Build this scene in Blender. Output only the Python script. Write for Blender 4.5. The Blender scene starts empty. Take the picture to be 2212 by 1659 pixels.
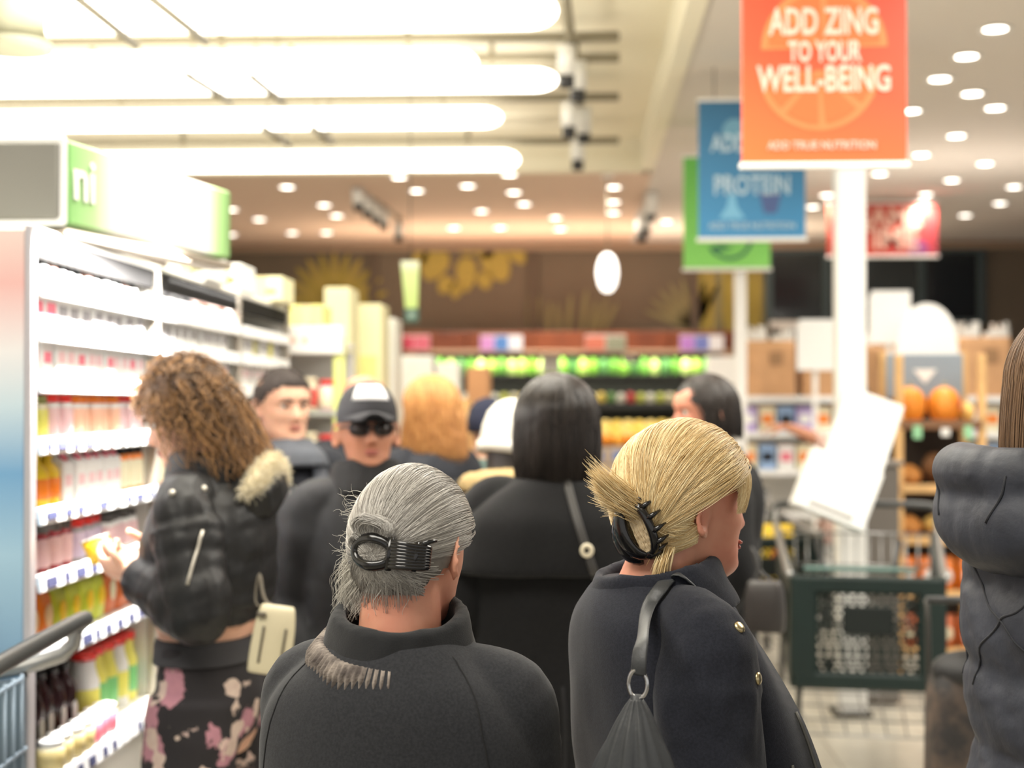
import bpy, math, random
import numpy as np
from mathutils import Vector, Matrix, Euler, noise
from mathutils.bvhtree import BVHTree

random.seed(7); RNG = np.random.default_rng(7)
SC = bpy.context.scene
COL = SC.collection
PI = math.pi
R = math.radians

# ------------------------------------------------------------------ camera, world, light, exposure
CAM_Z = 1.66
FPX = 3200.0
cam_d = bpy.data.cameras.new('camera'); cam = bpy.data.objects.new('camera', cam_d); COL.objects.link(cam)
cam.location = (0, 0, CAM_Z)
cam.rotation_euler = (R(90) + math.atan(40.5 / FPX), 0, math.atan(144 / FPX))
cam_d.sensor_width = 36.0; cam_d.lens = FPX / 2212 * 36.0
cam_d.clip_start = 0.05; cam_d.clip_end = 200
cam_d.dof.use_dof = True; cam_d.dof.focus_distance = 2.17; cam_d.dof.aperture_fstop = 2.9
SC.camera = cam
W = bpy.data.worlds.new('world'); SC.world = W; W.use_nodes = True
W.node_tree.nodes['Background'].inputs[0].default_value = (1.0, 0.97, 0.92, 1)
W.node_tree.nodes['Background'].inputs[1].default_value = 0.6
SC.view_settings.view_transform = 'Standard'; SC.view_settings.look = 'None'
SC.view_settings.gamma = 1.0; SC.view_settings.use_curve_mapping = False
SC.view_settings.exposure = 0.35
SC.cycles.use_denoising = True
SC.cycles.max_bounces = 6; SC.cycles.diffuse_bounces = 3; SC.cycles.glossy_bounces = 3
SC.cycles.transmission_bounces = 4; SC.cycles.transparent_max_bounces = 6
SC.cycles.sample_clamp_indirect = 6.0

def area(name, loc, rot, sx, sy, power, col=(1, .95, .86), spread=180):
    l = bpy.data.lights.new(name, 'AREA'); l.shape = 'RECTANGLE'; l.size = sx; l.size_y = sy
    l.energy = power; l.color = col; l.spread = R(spread)
    o = bpy.data.objects.new(name, l); COL.objects.link(o); o.location = loc; o.rotation_euler = rot
    return o
# ceiling light banks above and behind the camera, over the queue and over the right half of the shop
area('ceiling_bank', (-1.3, 0.9, 3.8), (0, 0, 0), 2.2, 1.6, 105)
area('ceiling_bank', (-0.8, 4.6, 3.8), (0, 0, 0), 2.2, 2.4, 150)
area('ceiling_bank', (2.8, 4.6, 3.55), (0, 0, 0), 2.6, 2.6, 190)
# lamps of the chilled wall case and of the produce case, tucked behind their canopies
area('case_lamp', (-1.17, 4.05, 2.09), (0, R(38), 0), 0.08, 1.05, 100, (1, .97, .93), 110)
area('case_lamp', (-1.34, 5.2, 2.06), (0, R(8), 0), 0.06, 1.0, 12, (1, .97, .93))
area('produce_lamp', (0.2, 16.75, 2.24), (R(12), 0, 0), 5.4, 0.14, 50, (1, .95, .85))
# added upward fill lights above canopy, wall cases and gondola brighten the ceilings
area('ceiling_fill', (0.0, 16.5, 2.50), (R(180), 0, 0), 5.6, 0.3, 66, (1, .80, .60))
area('ceiling_fill', (-1.62, 5.3, 2.20), (R(180), 0, 0), 0.3, 3.2, 60, (1, .95, .82))
area('ceiling_fill', (3.0, 11.9, 2.25), (R(180), 0, 0), 2.2, 0.2, 18, (1, .90, .80))

_R3 = cam.rotation_euler.to_matrix()
def at(px, py, Y):
    "the point at depth Y seen at photo pixel px, py"
    d = _R3 @ Vector(((px - 1106) / FPX, (829.5 - py) / FPX, -1))
    k = Y / d.y
    return Vector((0, 0, CAM_Z)) + d * k

# ------------------------------------------------------------------ materials
def lin(c):
    c = c / 255.0
    return c / 12.92 if c <= 0.04045 else ((c + 0.055) / 1.055) ** 2.4
def rgb(c): return (lin(c[0]), lin(c[1]), lin(c[2]), 1)
_M = {}
def M(name, c=(200, 200, 200), rough=.6, metal=0., var=None, bump=None, sheen=0., emit=0., coat=0., spec=.5, trans=0., alpha=1., sss=0., stripes=None):
    if name in _M: return _M[name]
    m = bpy.data.materials.new(name); m.use_nodes = True; _M[name] = m
    nt = m.node_tree; N = nt.nodes; L = nt.links; b = N['Principled BSDF']
    b.inputs['Base Color'].default_value = rgb(c); b.inputs['Roughness'].default_value = rough
    b.inputs['Metallic'].default_value = metal; b.inputs['Specular IOR Level'].default_value = spec
    if sheen: b.inputs['Sheen Weight'].default_value = sheen; b.inputs['Sheen Roughness'].default_value = .5
    if coat: b.inputs['Coat Weight'].default_value = coat
    if trans: b.inputs['Transmission Weight'].default_value = trans
    if alpha < 1: b.inputs['Alpha'].default_value = alpha
    if sss: b.inputs['Subsurface Weight'].default_value = sss; b.inputs['Subsurface Radius'].default_value = (.012, .004, .002); b.inputs['Subsurface Scale'].default_value = 1.0
    if emit: b.inputs['Emission Color'].default_value = rgb(c); b.inputs['Emission Strength'].default_value = emit
    tc = None
    if var or bump or stripes:
        tc = N.new('ShaderNodeTexCoord')
    if var:
        sc, amt = var[0], var[1]
        n = N.new('ShaderNodeTexNoise'); n.inputs['Scale'].default_value = sc; n.inputs['Detail'].default_value = 4
        L.new(tc.outputs['Object'], n.inputs['Vector'])
        mx = N.new('ShaderNodeMix'); mx.data_type = 'RGBA'
        if len(var) > 2:
            c1, c2 = rgb(var[2]), rgb(c)
        else:
            c1 = tuple(x * (1 - amt) for x in rgb(c)[:3]) + (1,); c2 = tuple(min(1, x * (1 + amt)) for x in rgb(c)[:3]) + (1,)
        mx.inputs[6].default_value = c1; mx.inputs[7].default_value = c2
        rp = N.new('ShaderNodeValToRGB'); rp.color_ramp.elements[0].position = .35; rp.color_ramp.elements[1].position = .65
        L.new(n.outputs['Fac'], rp.inputs['Fac']); L.new(rp.outputs['Color'], mx.inputs[0]); L.new(mx.outputs[2], b.inputs['Base Color'])
    if bump:
        n2 = N.new('ShaderNodeTexNoise'); n2.inputs['Scale'].default_value = bump[0]; n2.inputs['Detail'].default_value = 3
        L.new(tc.outputs['Object'], n2.inputs['Vector'])
        bp = N.new('ShaderNodeBump'); bp.inputs['Strength'].default_value = bump[1]; bp.inputs['Distance'].default_value = bump[2] if len(bump) > 2 else .004
        L.new(n2.outputs['Fac'], bp.inputs['Height']); L.new(bp.outputs['Normal'], b.inputs['Normal'])
    return m
def hair_mat(name, dark, light, rough=.45, root=None):
    if name in _M: return _M[name]
    m = bpy.data.materials.new(name); m.use_nodes = True; _M[name] = m
    nt = m.node_tree; N = nt.nodes; L = nt.links; b = N['Principled BSDF']
    h = N.new('ShaderNodeHairInfo'); rp = N.new('ShaderNodeValToRGB')
    rp.color_ramp.elements[0].color = rgb(dark); rp.color_ramp.elements[1].color = rgb(light)
    L.new(h.outputs['Random'], rp.inputs['Fac'])
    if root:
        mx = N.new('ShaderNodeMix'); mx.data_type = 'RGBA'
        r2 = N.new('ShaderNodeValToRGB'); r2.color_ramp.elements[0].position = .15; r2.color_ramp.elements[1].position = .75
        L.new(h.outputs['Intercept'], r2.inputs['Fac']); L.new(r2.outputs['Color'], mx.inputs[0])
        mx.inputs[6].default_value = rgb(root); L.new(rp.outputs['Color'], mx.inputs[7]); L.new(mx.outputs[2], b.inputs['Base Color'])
    else: L.new(rp.outputs['Color'], b.inputs['Base Color'])
    b.inputs['Roughness'].default_value = rough; b.inputs['Specular IOR Level'].default_value = .45
    return m
def grad_mat(name, stops, direction=(0, 0, 1), lo=-.4, hi=.4, rough=.5):
    "a printed gradient along an object-space direction"
    if name in _M: return _M[name]
    m = bpy.data.materials.new(name); m.use_nodes = True; _M[name] = m
    nt = m.node_tree; N = nt.nodes; L = nt.links; b = N['Principled BSDF']; b.inputs['Roughness'].default_value = rough
    tc = N.new('ShaderNodeTexCoord'); dp = N.new('ShaderNodeVectorMath'); dp.operation = 'DOT_PRODUCT'
    dp.inputs[1].default_value = direction; L.new(tc.outputs['Object'], dp.inputs[0])
    mr = N.new('ShaderNodeMapRange'); mr.inputs['From Min'].default_value = lo; mr.inputs['From Max'].default_value = hi
    L.new(dp.outputs['Value'], mr.inputs['Value'])
    rp = N.new('ShaderNodeValToRGB'); e = rp.color_ramp.elements
    for i, (p, c) in enumerate(stops):
        el = e[i] if i < 2 else e.new(p)
        el.position = p; el.color = rgb(c)
    L.new(mr.outputs[0], rp.inputs['Fac']); L.new(rp.outputs['Color'], b.inputs['Base Color'])
    return m

# ------------------------------------------------------------------ geometry
def catmull(P, n):
    "resample control rows P (any width) with a Catmull-Rom spline, n steps per span"
    P = np.asarray(P, float); out = []
    for i in range(len(P) - 1):
        p0 = P[max(i - 1, 0)]; p1 = P[i]; p2 = P[i + 1]; p3 = P[min(i + 2, len(P) - 1)]
        for k in range(n):
            t = k / n
            out.append(.5 * (2 * p1 + (p2 - p0) * t + (2 * p0 - 5 * p1 + 4 * p2 - p3) * t * t + (3 * p1 - p0 - 3 * p2 + p3) * t ** 3))
    out.append(P[-1]); return np.array(out)

class G:
    def __init__(s): s.v = []; s.f = []; s.m = []
    def add(s, vs, fs, mi=0):
        o = len(s.v); s.v.extend([tuple(map(float, p)) for p in vs]); s.f.extend([tuple(i + o for i in f) for f in fs]); s.m.extend([mi] * len(fs)); return s
    def box(s, c, d, mi=0, ch=0., rot=None):
        "box centred at c, size d, corners chamfered by ch"
        hx, hy, hz = d[0] / 2, d[1] / 2, d[2] / 2
        if ch <= 0:
            V = [(x, y, z) for x in (-hx, hx) for y in (-hy, hy) for z in (-hz, hz)]
            F = [(0, 1, 3, 2), (4, 6, 7, 5), (0, 4, 5, 1), (2, 3, 7, 6), (0, 2, 6, 4), (1, 5, 7, 3)]
        else:
            ch = min(ch, hx * .9, hy * .9, hz * .9); V = []; idx = {}
            for sx in (-1, 1):
                for sy in (-1, 1):
                    for sz in (-1, 1):
                        for a in range(3):
                            p = [sx * hx, sy * hy, sz * hz]
                            for b_ in range(3):
                                if b_ != a: p[b_] -= (sx, sy, sz)[b_] * ch
                            idx[(sx, sy, sz, a)] = len(V); V.append(tuple(p))
            F = []
            def q(l):
                pts = [Vector(V[i]) for i in l]; cen = sum(pts, Vector()) / len(l)
                n = (pts[1] - pts[0]).cross(pts[2] - pts[0])
                F.append(tuple(l) if n.dot(cen) > 0 else tuple(reversed(l)))
            for a in range(3):
                b1, c1 = [i for i in range(3) if i != a]
                for sa in (-1, 1):
                    l = []
                    for (sb, sc) in ((-1, -1), (1, -1), (1, 1), (-1, 1)):
                        k = [0, 0, 0]; k[a] = sa; k[b1] = sb; k[c1] = sc; l.append(idx[(k[0], k[1], k[2], a)])
                    q(l)
                for sb in (-1, 1):
                    for sc in (-1, 1):
                        k0 = [0, 0, 0]; k0[a] = -1; k0[b1] = sb; k0[c1] = sc; k1 = list(k0); k1[a] = 1
                        q([idx[(*k0, b1)], idx[(*k1, b1)], idx[(*k1, c1)], idx[(*k0, c1)]])
            for sx in (-1, 1):
                for sy in (-1, 1):
                    for sz in (-1, 1): q([idx[(sx, sy, sz, a)] for a in range(3)])
        c = Vector(c)
        V = [(rot @ Vector(p) if rot else Vector(p)) + c for p in V]
        return s.add(V, F, mi)
    def loft(s, rings, mi=0, cap=True, closed=False):
        n = len(rings[0]); V = [p for r in rings for p in r]; F = []
        k = len(rings)
        for i in range(k if closed else k - 1):
            a = i * n; b = ((i + 1) % k) * n
            for j in range(n):
                j2 = (j + 1) % n; F.append((a + j, a + j2, b + j2, b + j))
        if cap and not closed:
            F.append(tuple(reversed(range(n)))); F.append(tuple((k - 1) * n + j for j in range(n)))
        return s.add(V, F, mi)
    def lathe(s, prof, n=16, c=(0, 0, 0), mi=0, cap=True):
        return s.loft([[(c[0] + r * math.cos(2 * PI * j / n), c[1] + r * math.sin(2 * PI * j / n), c[2] + z) for j in range(n)] for r, z in prof], mi, cap)
    def tube(s, path, rad, n=10, mi=0, cap=True, closed=False, flat=None, up=None):
        "swept tube; rad a number or list; flat=(a,b) scales the two cross axes; up fixes the b axis"
        P = [Vector(p) for p in path]; k = len(P)
        rs = rad if hasattr(rad, '__len__') else [rad] * k
        rings = []; prev = None
        for i in range(k):
            if closed: t = (P[(i + 1) % k] - P[i - 1])
            else: t = P[min(i + 1, k - 1)] - P[max(i - 1, 0)]
            if t.length < 1e-9: t = Vector((0, 0, 1))
            t.normalize()
            if up is not None:
                ref = Vector(up[i] if hasattr(up[0], '__len__') else up); u = ref.cross(t)
                if u.length < 1e-6: u = t.orthogonal()
                u.normalize()
            elif prev is None: u = t.orthogonal().normalized()
            else:
                u = prev - t * prev.dot(t)
                u = u.normalized() if u.length > 1e-6 else t.orthogonal().normalized()
            prev = u; w = t.cross(u)
            fa, fb = flat if flat else (1, 1)
            rings.append([P[i] + u * (rs[i] * fa * math.cos(2 * PI * j / n)) + w * (rs[i] * fb * math.sin(2 * PI * j / n)) for j in range(n)])
        return s.loft(rings, mi, cap, closed)
    def ell(s, c, r, nu=16, nv=10, mi=0, rot=None):
        V = []; F = []
        for i in range(nv + 1):
            th = PI * i / nv
            for j in range(nu):
                ph = 2 * PI * j / nu
                p = Vector((r[0] * math.sin(th) * math.cos(ph), r[1] * math.sin(th) * math.sin(ph), -r[2] * math.cos(th)))
                V.append((rot @ p if rot else p) + Vector(c))
        for i in range(nv):
            for j in range(nu):
                a = i * nu + j; b = i * nu + (j + 1) % nu
                F.append((a, b, b + nu, a + nu))
        return s.add(V, F, mi)
    def xf(s, mat):
        s.v = [tuple(mat @ Vector(p)) for p in s.v]; return s
    def join(s, o, mi=None):
        k = len(s.v); s.v.extend(o.v); s.f.extend([tuple(i + k for i in f) for f in o.f]); s.m.extend(o.m if mi is None else [mi] * len(o.f)); return s
    def mesh(s, name, mats, smooth=True):
        me = bpy.data.meshes.new(name); me.from_pydata(s.v, [], s.f)
        for m in (mats if isinstance(mats, (list, tuple)) else [mats]): me.materials.append(m)
        me.polygons.foreach_set('material_index', s.m); me.polygons.foreach_set('use_smooth', [smooth] * len(s.f))
        me.validate(clean_customdata=False); me.update(); return me

def obj(name, g, mats, parent=None, loc=(0, 0, 0), rz=0., smooth=True, label=None, cat=None, group=None, kind=None, auto=None):
    me = g if isinstance(g, bpy.types.Mesh) else g.mesh(name, mats, smooth)
    o = bpy.data.objects.new(name, me); COL.objects.link(o)
    o.location = loc; o.rotation_euler = (0, 0, rz)
    if parent is not None: o.parent = parent
    if auto is not None:
        try: me.set_sharp_from_angle(angle=R(auto))
        except Exception: pass
    return tag(o, label, cat, group, kind)
def tag(o, label=None, cat=None, group=None, kind=None):
    if label: o['label'] = label
    if cat: o['category'] = cat
    if group: o['group'] = group
    if kind: o['kind'] = kind
    return o
def thing(name, label, cat, loc=(0, 0, 0), rz=0., group=None):
    o = bpy.data.objects.new(name, None); COL.objects.link(o); o.empty_display_size = .05
    o.location = loc; o.rotation_euler = (0, 0, rz)
    return tag(o, label, cat, group)
_KIDS = {}
def kids(o):
    return [c for c in COL.objects if c.parent == o]
def dup(root, loc, rz=0., label=None, scale=None, group=None, tree=None):
    r = root.copy(); COL.objects.link(r); r.location = loc; r.rotation_euler = (0, 0, rz)
    if scale: r.scale = scale if hasattr(scale, '__len__') else (scale,) * 3
    if label: r['label'] = label
    if group: r['group'] = group
    key = root.name
    if key not in _KIDS: _KIDS[key] = [(c, kids(c)) for c in kids(root)]
    for c, gs in _KIDS[key]:
        d = c.copy(); COL.objects.link(d); d.parent = r
        for g in gs:
            e = g.copy(); COL.objects.link(e); e.parent = d
    return r
ORD = ['first', 'second', 'third', 'fourth', 'fifth', 'sixth', 'seventh', 'eighth', 'ninth', 'tenth', 'eleventh', 'twelfth', 'thirteenth', 'fourteenth', 'fifteenth', 'sixteenth', 'seventeenth', 'eighteenth', 'nineteenth', 'twentieth'] + ['twenty-' + w for w in ('first', 'second', 'third', 'fourth', 'fifth', 'sixth', 'seventh', 'eighth', 'ninth')] + ['thirtieth'] + ['thirty-' + w for w in ('first', 'second', 'third', 'fourth', 'fifth')]

def remesh(g, voxel, smooth=3, name='body'):
    "union of closed pieces into one continuous surface"
    me = g.mesh(name, [], True); o = bpy.data.objects.new('temporary', me); COL.objects.link(o)
    m = o.modifiers.new('r', 'REMESH'); m.mode = 'VOXEL'; m.voxel_size = voxel; m.use_smooth_shade = True
    if smooth:
        s = o.modifiers.new('s', 'SMOOTH'); s.factor = .5; s.iterations = smooth
    bpy.context.view_layer.update()
    out = bpy.data.meshes.new_from_object(o.evaluated_get(bpy.context.evaluated_depsgraph_get()))
    bpy.data.objects.remove(o); bpy.data.meshes.remove(me); out.name = name
    out.polygons.foreach_set('use_smooth', [True] * len(out.polygons))
    return out
def coords(me):
    a = np.empty(len(me.vertices) * 3); me.vertices.foreach_get('co', a); return a.reshape(-1, 3)
def normals(me):
    a = np.empty(len(me.vertices) * 3); me.vertices.foreach_get('normal', a); return a.reshape(-1, 3)
def push(me, fn):
    "move vertices along their normals by fn(coords)->array"
    c = coords(me); n = normals(me); d = fn(c)
    me.vertices.foreach_set('co', (c + n * d[:, None]).ravel()); me.update(); return me
def vnoise(P, scale, seed=0.):
    P = np.asarray(P) * scale + seed
    return np.array([noise.noise(Vector(p)) for p in P])
def wnoise(c, seed, sx, sy, sz):
    "cheap smooth sum-of-sines noise, vectorised (about -1..1)"
    r = np.random.default_rng(int(seed * 1000) + 11); out = np.zeros(len(c))
    for k in range(7):
        f = r.normal(size=3) * np.array([sx, sy, sz]); out += np.sin(c @ f * 2 * PI + r.uniform(0, 6.28) + .8 * np.sin(c @ (r.normal(size=3) * np.array([sx, sy, sz])) * 2 * PI))
    return out / 3.2
def bvh_of(me):
    return BVHTree.FromPolygons([v.co.copy() for v in me.vertices], [tuple(p.vertices) for p in me.polygons])
def drape(bvh, pts, off=.004):
    "move each point onto the nearest place of a surface, off above it"
    out = []
    for p in pts:
        l, n, i, d = bvh.find_nearest(Vector(p)); out.append(l + n * off)
    return out
def smooth_path(P, n=6): return [Vector(p) for p in catmull([list(p) for p in P], n)]

def strands(name, lines, rad, mat, parent, tip=.35, label=None):
    "hair strands as one curves object"
    hc = bpy.data.hair_curves.new(name); hc.add_curves([len(l) for l in lines])
    P = np.concatenate([np.asarray(l, float) for l in lines]); hc.attributes['position'].data.foreach_set('vector', P.ravel())
    ra = hc.attributes.new('radius', 'FLOAT', 'POINT') if 'radius' not in hc.attributes else hc.attributes['radius']
    rr = np.concatenate([rad * (1 - (1 - tip) * np.linspace(0, 1, len(l)) ** 2) for l in lines]); ra.data.foreach_set('value', rr)
    hc.materials.append(mat)
    o = bpy.data.objects.new(name, hc); COL.objects.link(o); o.parent = parent; o['kind'] = 'stuff'
    if label: o['label'] = label
    return o
def text(name, body, size, mat, parent, loc, rot, depth=.002, bold=.0, wide=1., align='CENTER'):
    c = bpy.data.curves.new(name, 'FONT'); c.body = body; c.size = size; c.extrude = depth; c.offset = bold; c.align_x = align; c.align_y = 'CENTER'; c.resolution_u = 3
    o = bpy.data.objects.new('temporary', c); COL.objects.link(o); bpy.context.view_layer.update()
    me = bpy.data.meshes.new_from_object(o.evaluated_get(bpy.context.evaluated_depsgraph_get())); bpy.data.objects.remove(o); bpy.data.curves.remove(c)
    me.name = name; me.materials.clear(); me.materials.append(mat)
    t = bpy.data.objects.new(name, me); COL.objects.link(t); t.parent = parent; t.location = loc; t.rotation_euler = rot; t.scale = (wide, 1, 1)
    return t
# ================================================================== people: body, clothes, hair
SKIN = M('skin_fair', (226, 176, 148), .5, var=(14, .10), sss=.12)
SKIN_PINK = M('skin_pink', (222, 160, 132), .5, var=(12, .14, (204, 132, 108)), sss=.12)
SKIN_TAN = M('skin_tan', (182, 124, 96), .5, var=(14, .12), sss=.1)
EYE_W = M('eye_white', (225, 220, 212), .2); EYE_D = M('eye_dark', (40, 28, 22), .2)
LIP = M('lip', (176, 104, 92), .5)

HEADZ = np.array([  # z, front, back, half width, exponent
    [-.012, .050, .015, .020, 2.0], [.000, .074, -.004, .034, 2.1], [.012, .084, -.025, .042, 2.2], [.030, .086, -.048, .051, 2.3], [.050, .083, -.066, .058, 2.3],
    [.075, .085, -.080, .064, 2.3], [.100, .085, -.089, .069, 2.3], [.116, .083, -.094, .072, 2.3], [.140, .090, -.097, .074, 2.3],
    [.165, .086, -.096, .0745, 2.2], [.188, .072, -.088, .068, 2.1], [.206, .050, -.070, .054, 2.0], [.217, .028, -.045, .034, 2.0], [.2235, .004, -.016, .008, 2.0]])
def head_piece(wide=1.0, nose=1.0, jaw=1.0):
    "closed head shape with brow, eye sockets, nose, lips, chin; chin at z=0, face towards +y"
    rows = catmull(HEADZ, 5); rings = []; n = 64
    for z, f, b, w, e in rows:
        cy = (f + b) / 2; hy = (f - b) / 2; r = []
        for j in range(n):
            a = 2 * PI * j / n; c, s = math.cos(a), math.sin(a)
            x = w * wide * math.copysign(abs(c) ** (2 / e), c); y = cy + hy * math.copysign(abs(s) ** (2 / e), s)
            if z < .06: x *= 1 + (jaw - 1) * (1 - max(z, 0) / .06)
            if s > 0:
                g = lambda v, m, sd: math.exp(-((v - m) / sd) ** 2)
                # nose ridge widening to the tip
                tz = (z - .078) / (.125 - .078)
                if -0.25 < tz < 1.15:
                    hgt = .027 * nose * (1 - max(0, tz) ** 1.2 * .85) if tz >= 0 else .027 * nose * (1 + tz * 3.6)
                    sd = .0125 - .004 * min(1, max(0, tz)); y += max(0, hgt) * g(x, 0, sd)
                for sx in (-1, 1):
                    y -= .011 * g(x, sx * .031, .014) * g(z, .117, .011)
                    y += .005 * g(x, sx * .034, .02) * g(z, .136, .008)
                    y += .005 * g(x, sx * .042, .02) * g(z, .088, .018)
                    y += .004 * nose * g(x, sx * .012, .007) * g(z, .080, .008)
                y += .006 * g(x, 0, .020) * g(z, .054, .006) + .0065 * g(x, 0, .018) * g(z, .043, .006) - .005 * g(x, 0, .024) * g(z, .0485, .0028)
                y += .006 * g(x, 0, .02) * g(z, .016, .012) - .003 * g(x, 0, .025) * g(z, .032, .006)
            r.append((x, y, z))
        rings.append(r)
    g_ = G().loft(rings)
    for sx in (-1, 1):   # ears: a shell, a rim and a lobe
        ex = sx * .073 * wide
        tilt = Euler((R(-12), 0, sx * R(24))).to_matrix()
        c = Vector((ex + sx * .004, -.012, .098))
        g_.ell(c + tilt @ Vector((0, .004, 0)), (.006, .014, .026), 12, 10, rot=tilt)
        rim = []
        for k in range(15):
            a = R(-60) + k * R(255) / 14
            rr = 1 - .10 * k / 14
            rim.append(c + tilt @ Vector((sx * .008, .018 * rr * math.cos(a) - .003, .031 * rr * math.sin(a) + .002)))
        rim = [c + tilt @ Vector((sx * .008, -.003 + .0175 * math.cos(a), .003 + .031 * math.sin(a))) for a in np.linspace(R(40), R(270), 14)]
        g_.tube(rim, [.0050] * 12 + [.006, .0075], 8)
        g_.ell(c + tilt @ Vector((sx * .004, .004, -.026)), (.0055, .009, .011), 10, 8, rot=tilt)
    return g_

def hand_piece(wrist, d, palm, thumb_side, curl=.5, size=1.0, spread=.12):
    "palm, four fingers and a thumb; d finger direction, palm = direction the palm faces, thumb_side = +1/-1 along d x palm"
    g = G(); d = Vector(d).normalized(); pn = Vector(palm); pn = (pn - d * pn.dot(d)).normalized(); sd = d.cross(pn) * thumb_side
    w = Vector(wrist); S = size
    rings = []
    for t, hw, th in ((-.01, .026, .021), (.02, .032, .018), (.055, .040, .016), (.088, .041, .013), (.096, .036, .010)):
        c = w + d * t * S
        rings.append([c + sd * (hw * S * math.cos(2 * PI * j / 14)) - pn * (th * S * math.sin(2 * PI * j / 14)) for j in range(14)])
    g.loft(rings)
    for k, (off, ln) in enumerate(((.028, .074), (.009, .083), (-.010, .077), (-.028, .060))):
        base = w + d * .080 * S + sd * off * S; ang = 0.; p = base; pts = [p - d * .02 * S, p]; fd = (d + sd * spread * (off / .03)).normalized()
        for seg, c in ((.46, .75), (.30, 1.0), (.24, .6)):
            ang += curl * c; v = fd * math.cos(ang) + pn * math.sin(ang); p = p + v * ln * seg * S; pts.append(p)
        g.tube(smooth_path(pts, 3), list(np.linspace(.0095, .0070, 13) * S), 8)
    p = w + d * .025 * S + sd * .026 * S; pts = [p - sd * .012 * S]
    dirs = [(sd * .75 + d * .65 + pn * .25), (sd * .35 + d * .8 + pn * .5), (sd * .05 + d * .8 + pn * .6)]
    for v, ln in zip(dirs, (.036, .032, .026)): p = p + v.normalized() * ln * S; pts.append(p)
    g.tube(smooth_path(pts, 3), list(np.linspace(.0125, .008, 10) * S), 8)
    return g

def torso_loft(levels, n=44, steps=4):
    "levels of (z, half width, front, back, centre y[, exponent])"
    L = [tuple(l) + (2.4,) * (6 - len(l)) for l in levels]
    rows = catmull(L, steps); rings = []
    for z, w, f, b, cy, e in rows:
        r = []
        for j in range(n):
            a = 2 * PI * j / n; c, s = math.cos(a), math.sin(a)
            r.append((w * math.copysign(abs(c) ** (2 / e), c), cy + (f if s > 0 else b) * math.copysign(abs(s) ** (2 / e), s), z))
        rings.append(r)
    return G().loft(rings)

DEF = dict(  # canonical 1.65 m figure facing +y; arms as shoulder, elbow, wrist
    armL=((-.165, 0, 1.335), (-.215, -.03, 1.075), (-.225, .05, .845)), armR=((.165, 0, 1.335), (.215, -.03, 1.075), (.225, .05, .845)),
    legL=((-.085, 0, .86), (-.095, .015, .47), (-.095, -.015, .085)), legR=((.085, 0, .86), (.095, .015, .47), (.095, -.015, .085)),
    handL=((.1, .25, -1), (1, .1, 0), .35), handR=((-.1, .25, -1), (-1, .1, 0), .35))
TORSO = [(.74, .12, .07, .09, 0), (.80, .165, .095, .115, 0), (.88, .172, .10, .12, 0), (.98, .145, .10, .095, 0), (1.05, .135, .10, .09, 0), (1.18, .155, .115, .10, 0), (1.27, .160, .100, .105, -.005), (1.32, .14, .075, .088, -.015), (1.36, .09, .055, .065, -.02), (1.40, .054, .048, .052, -.02)]

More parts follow.
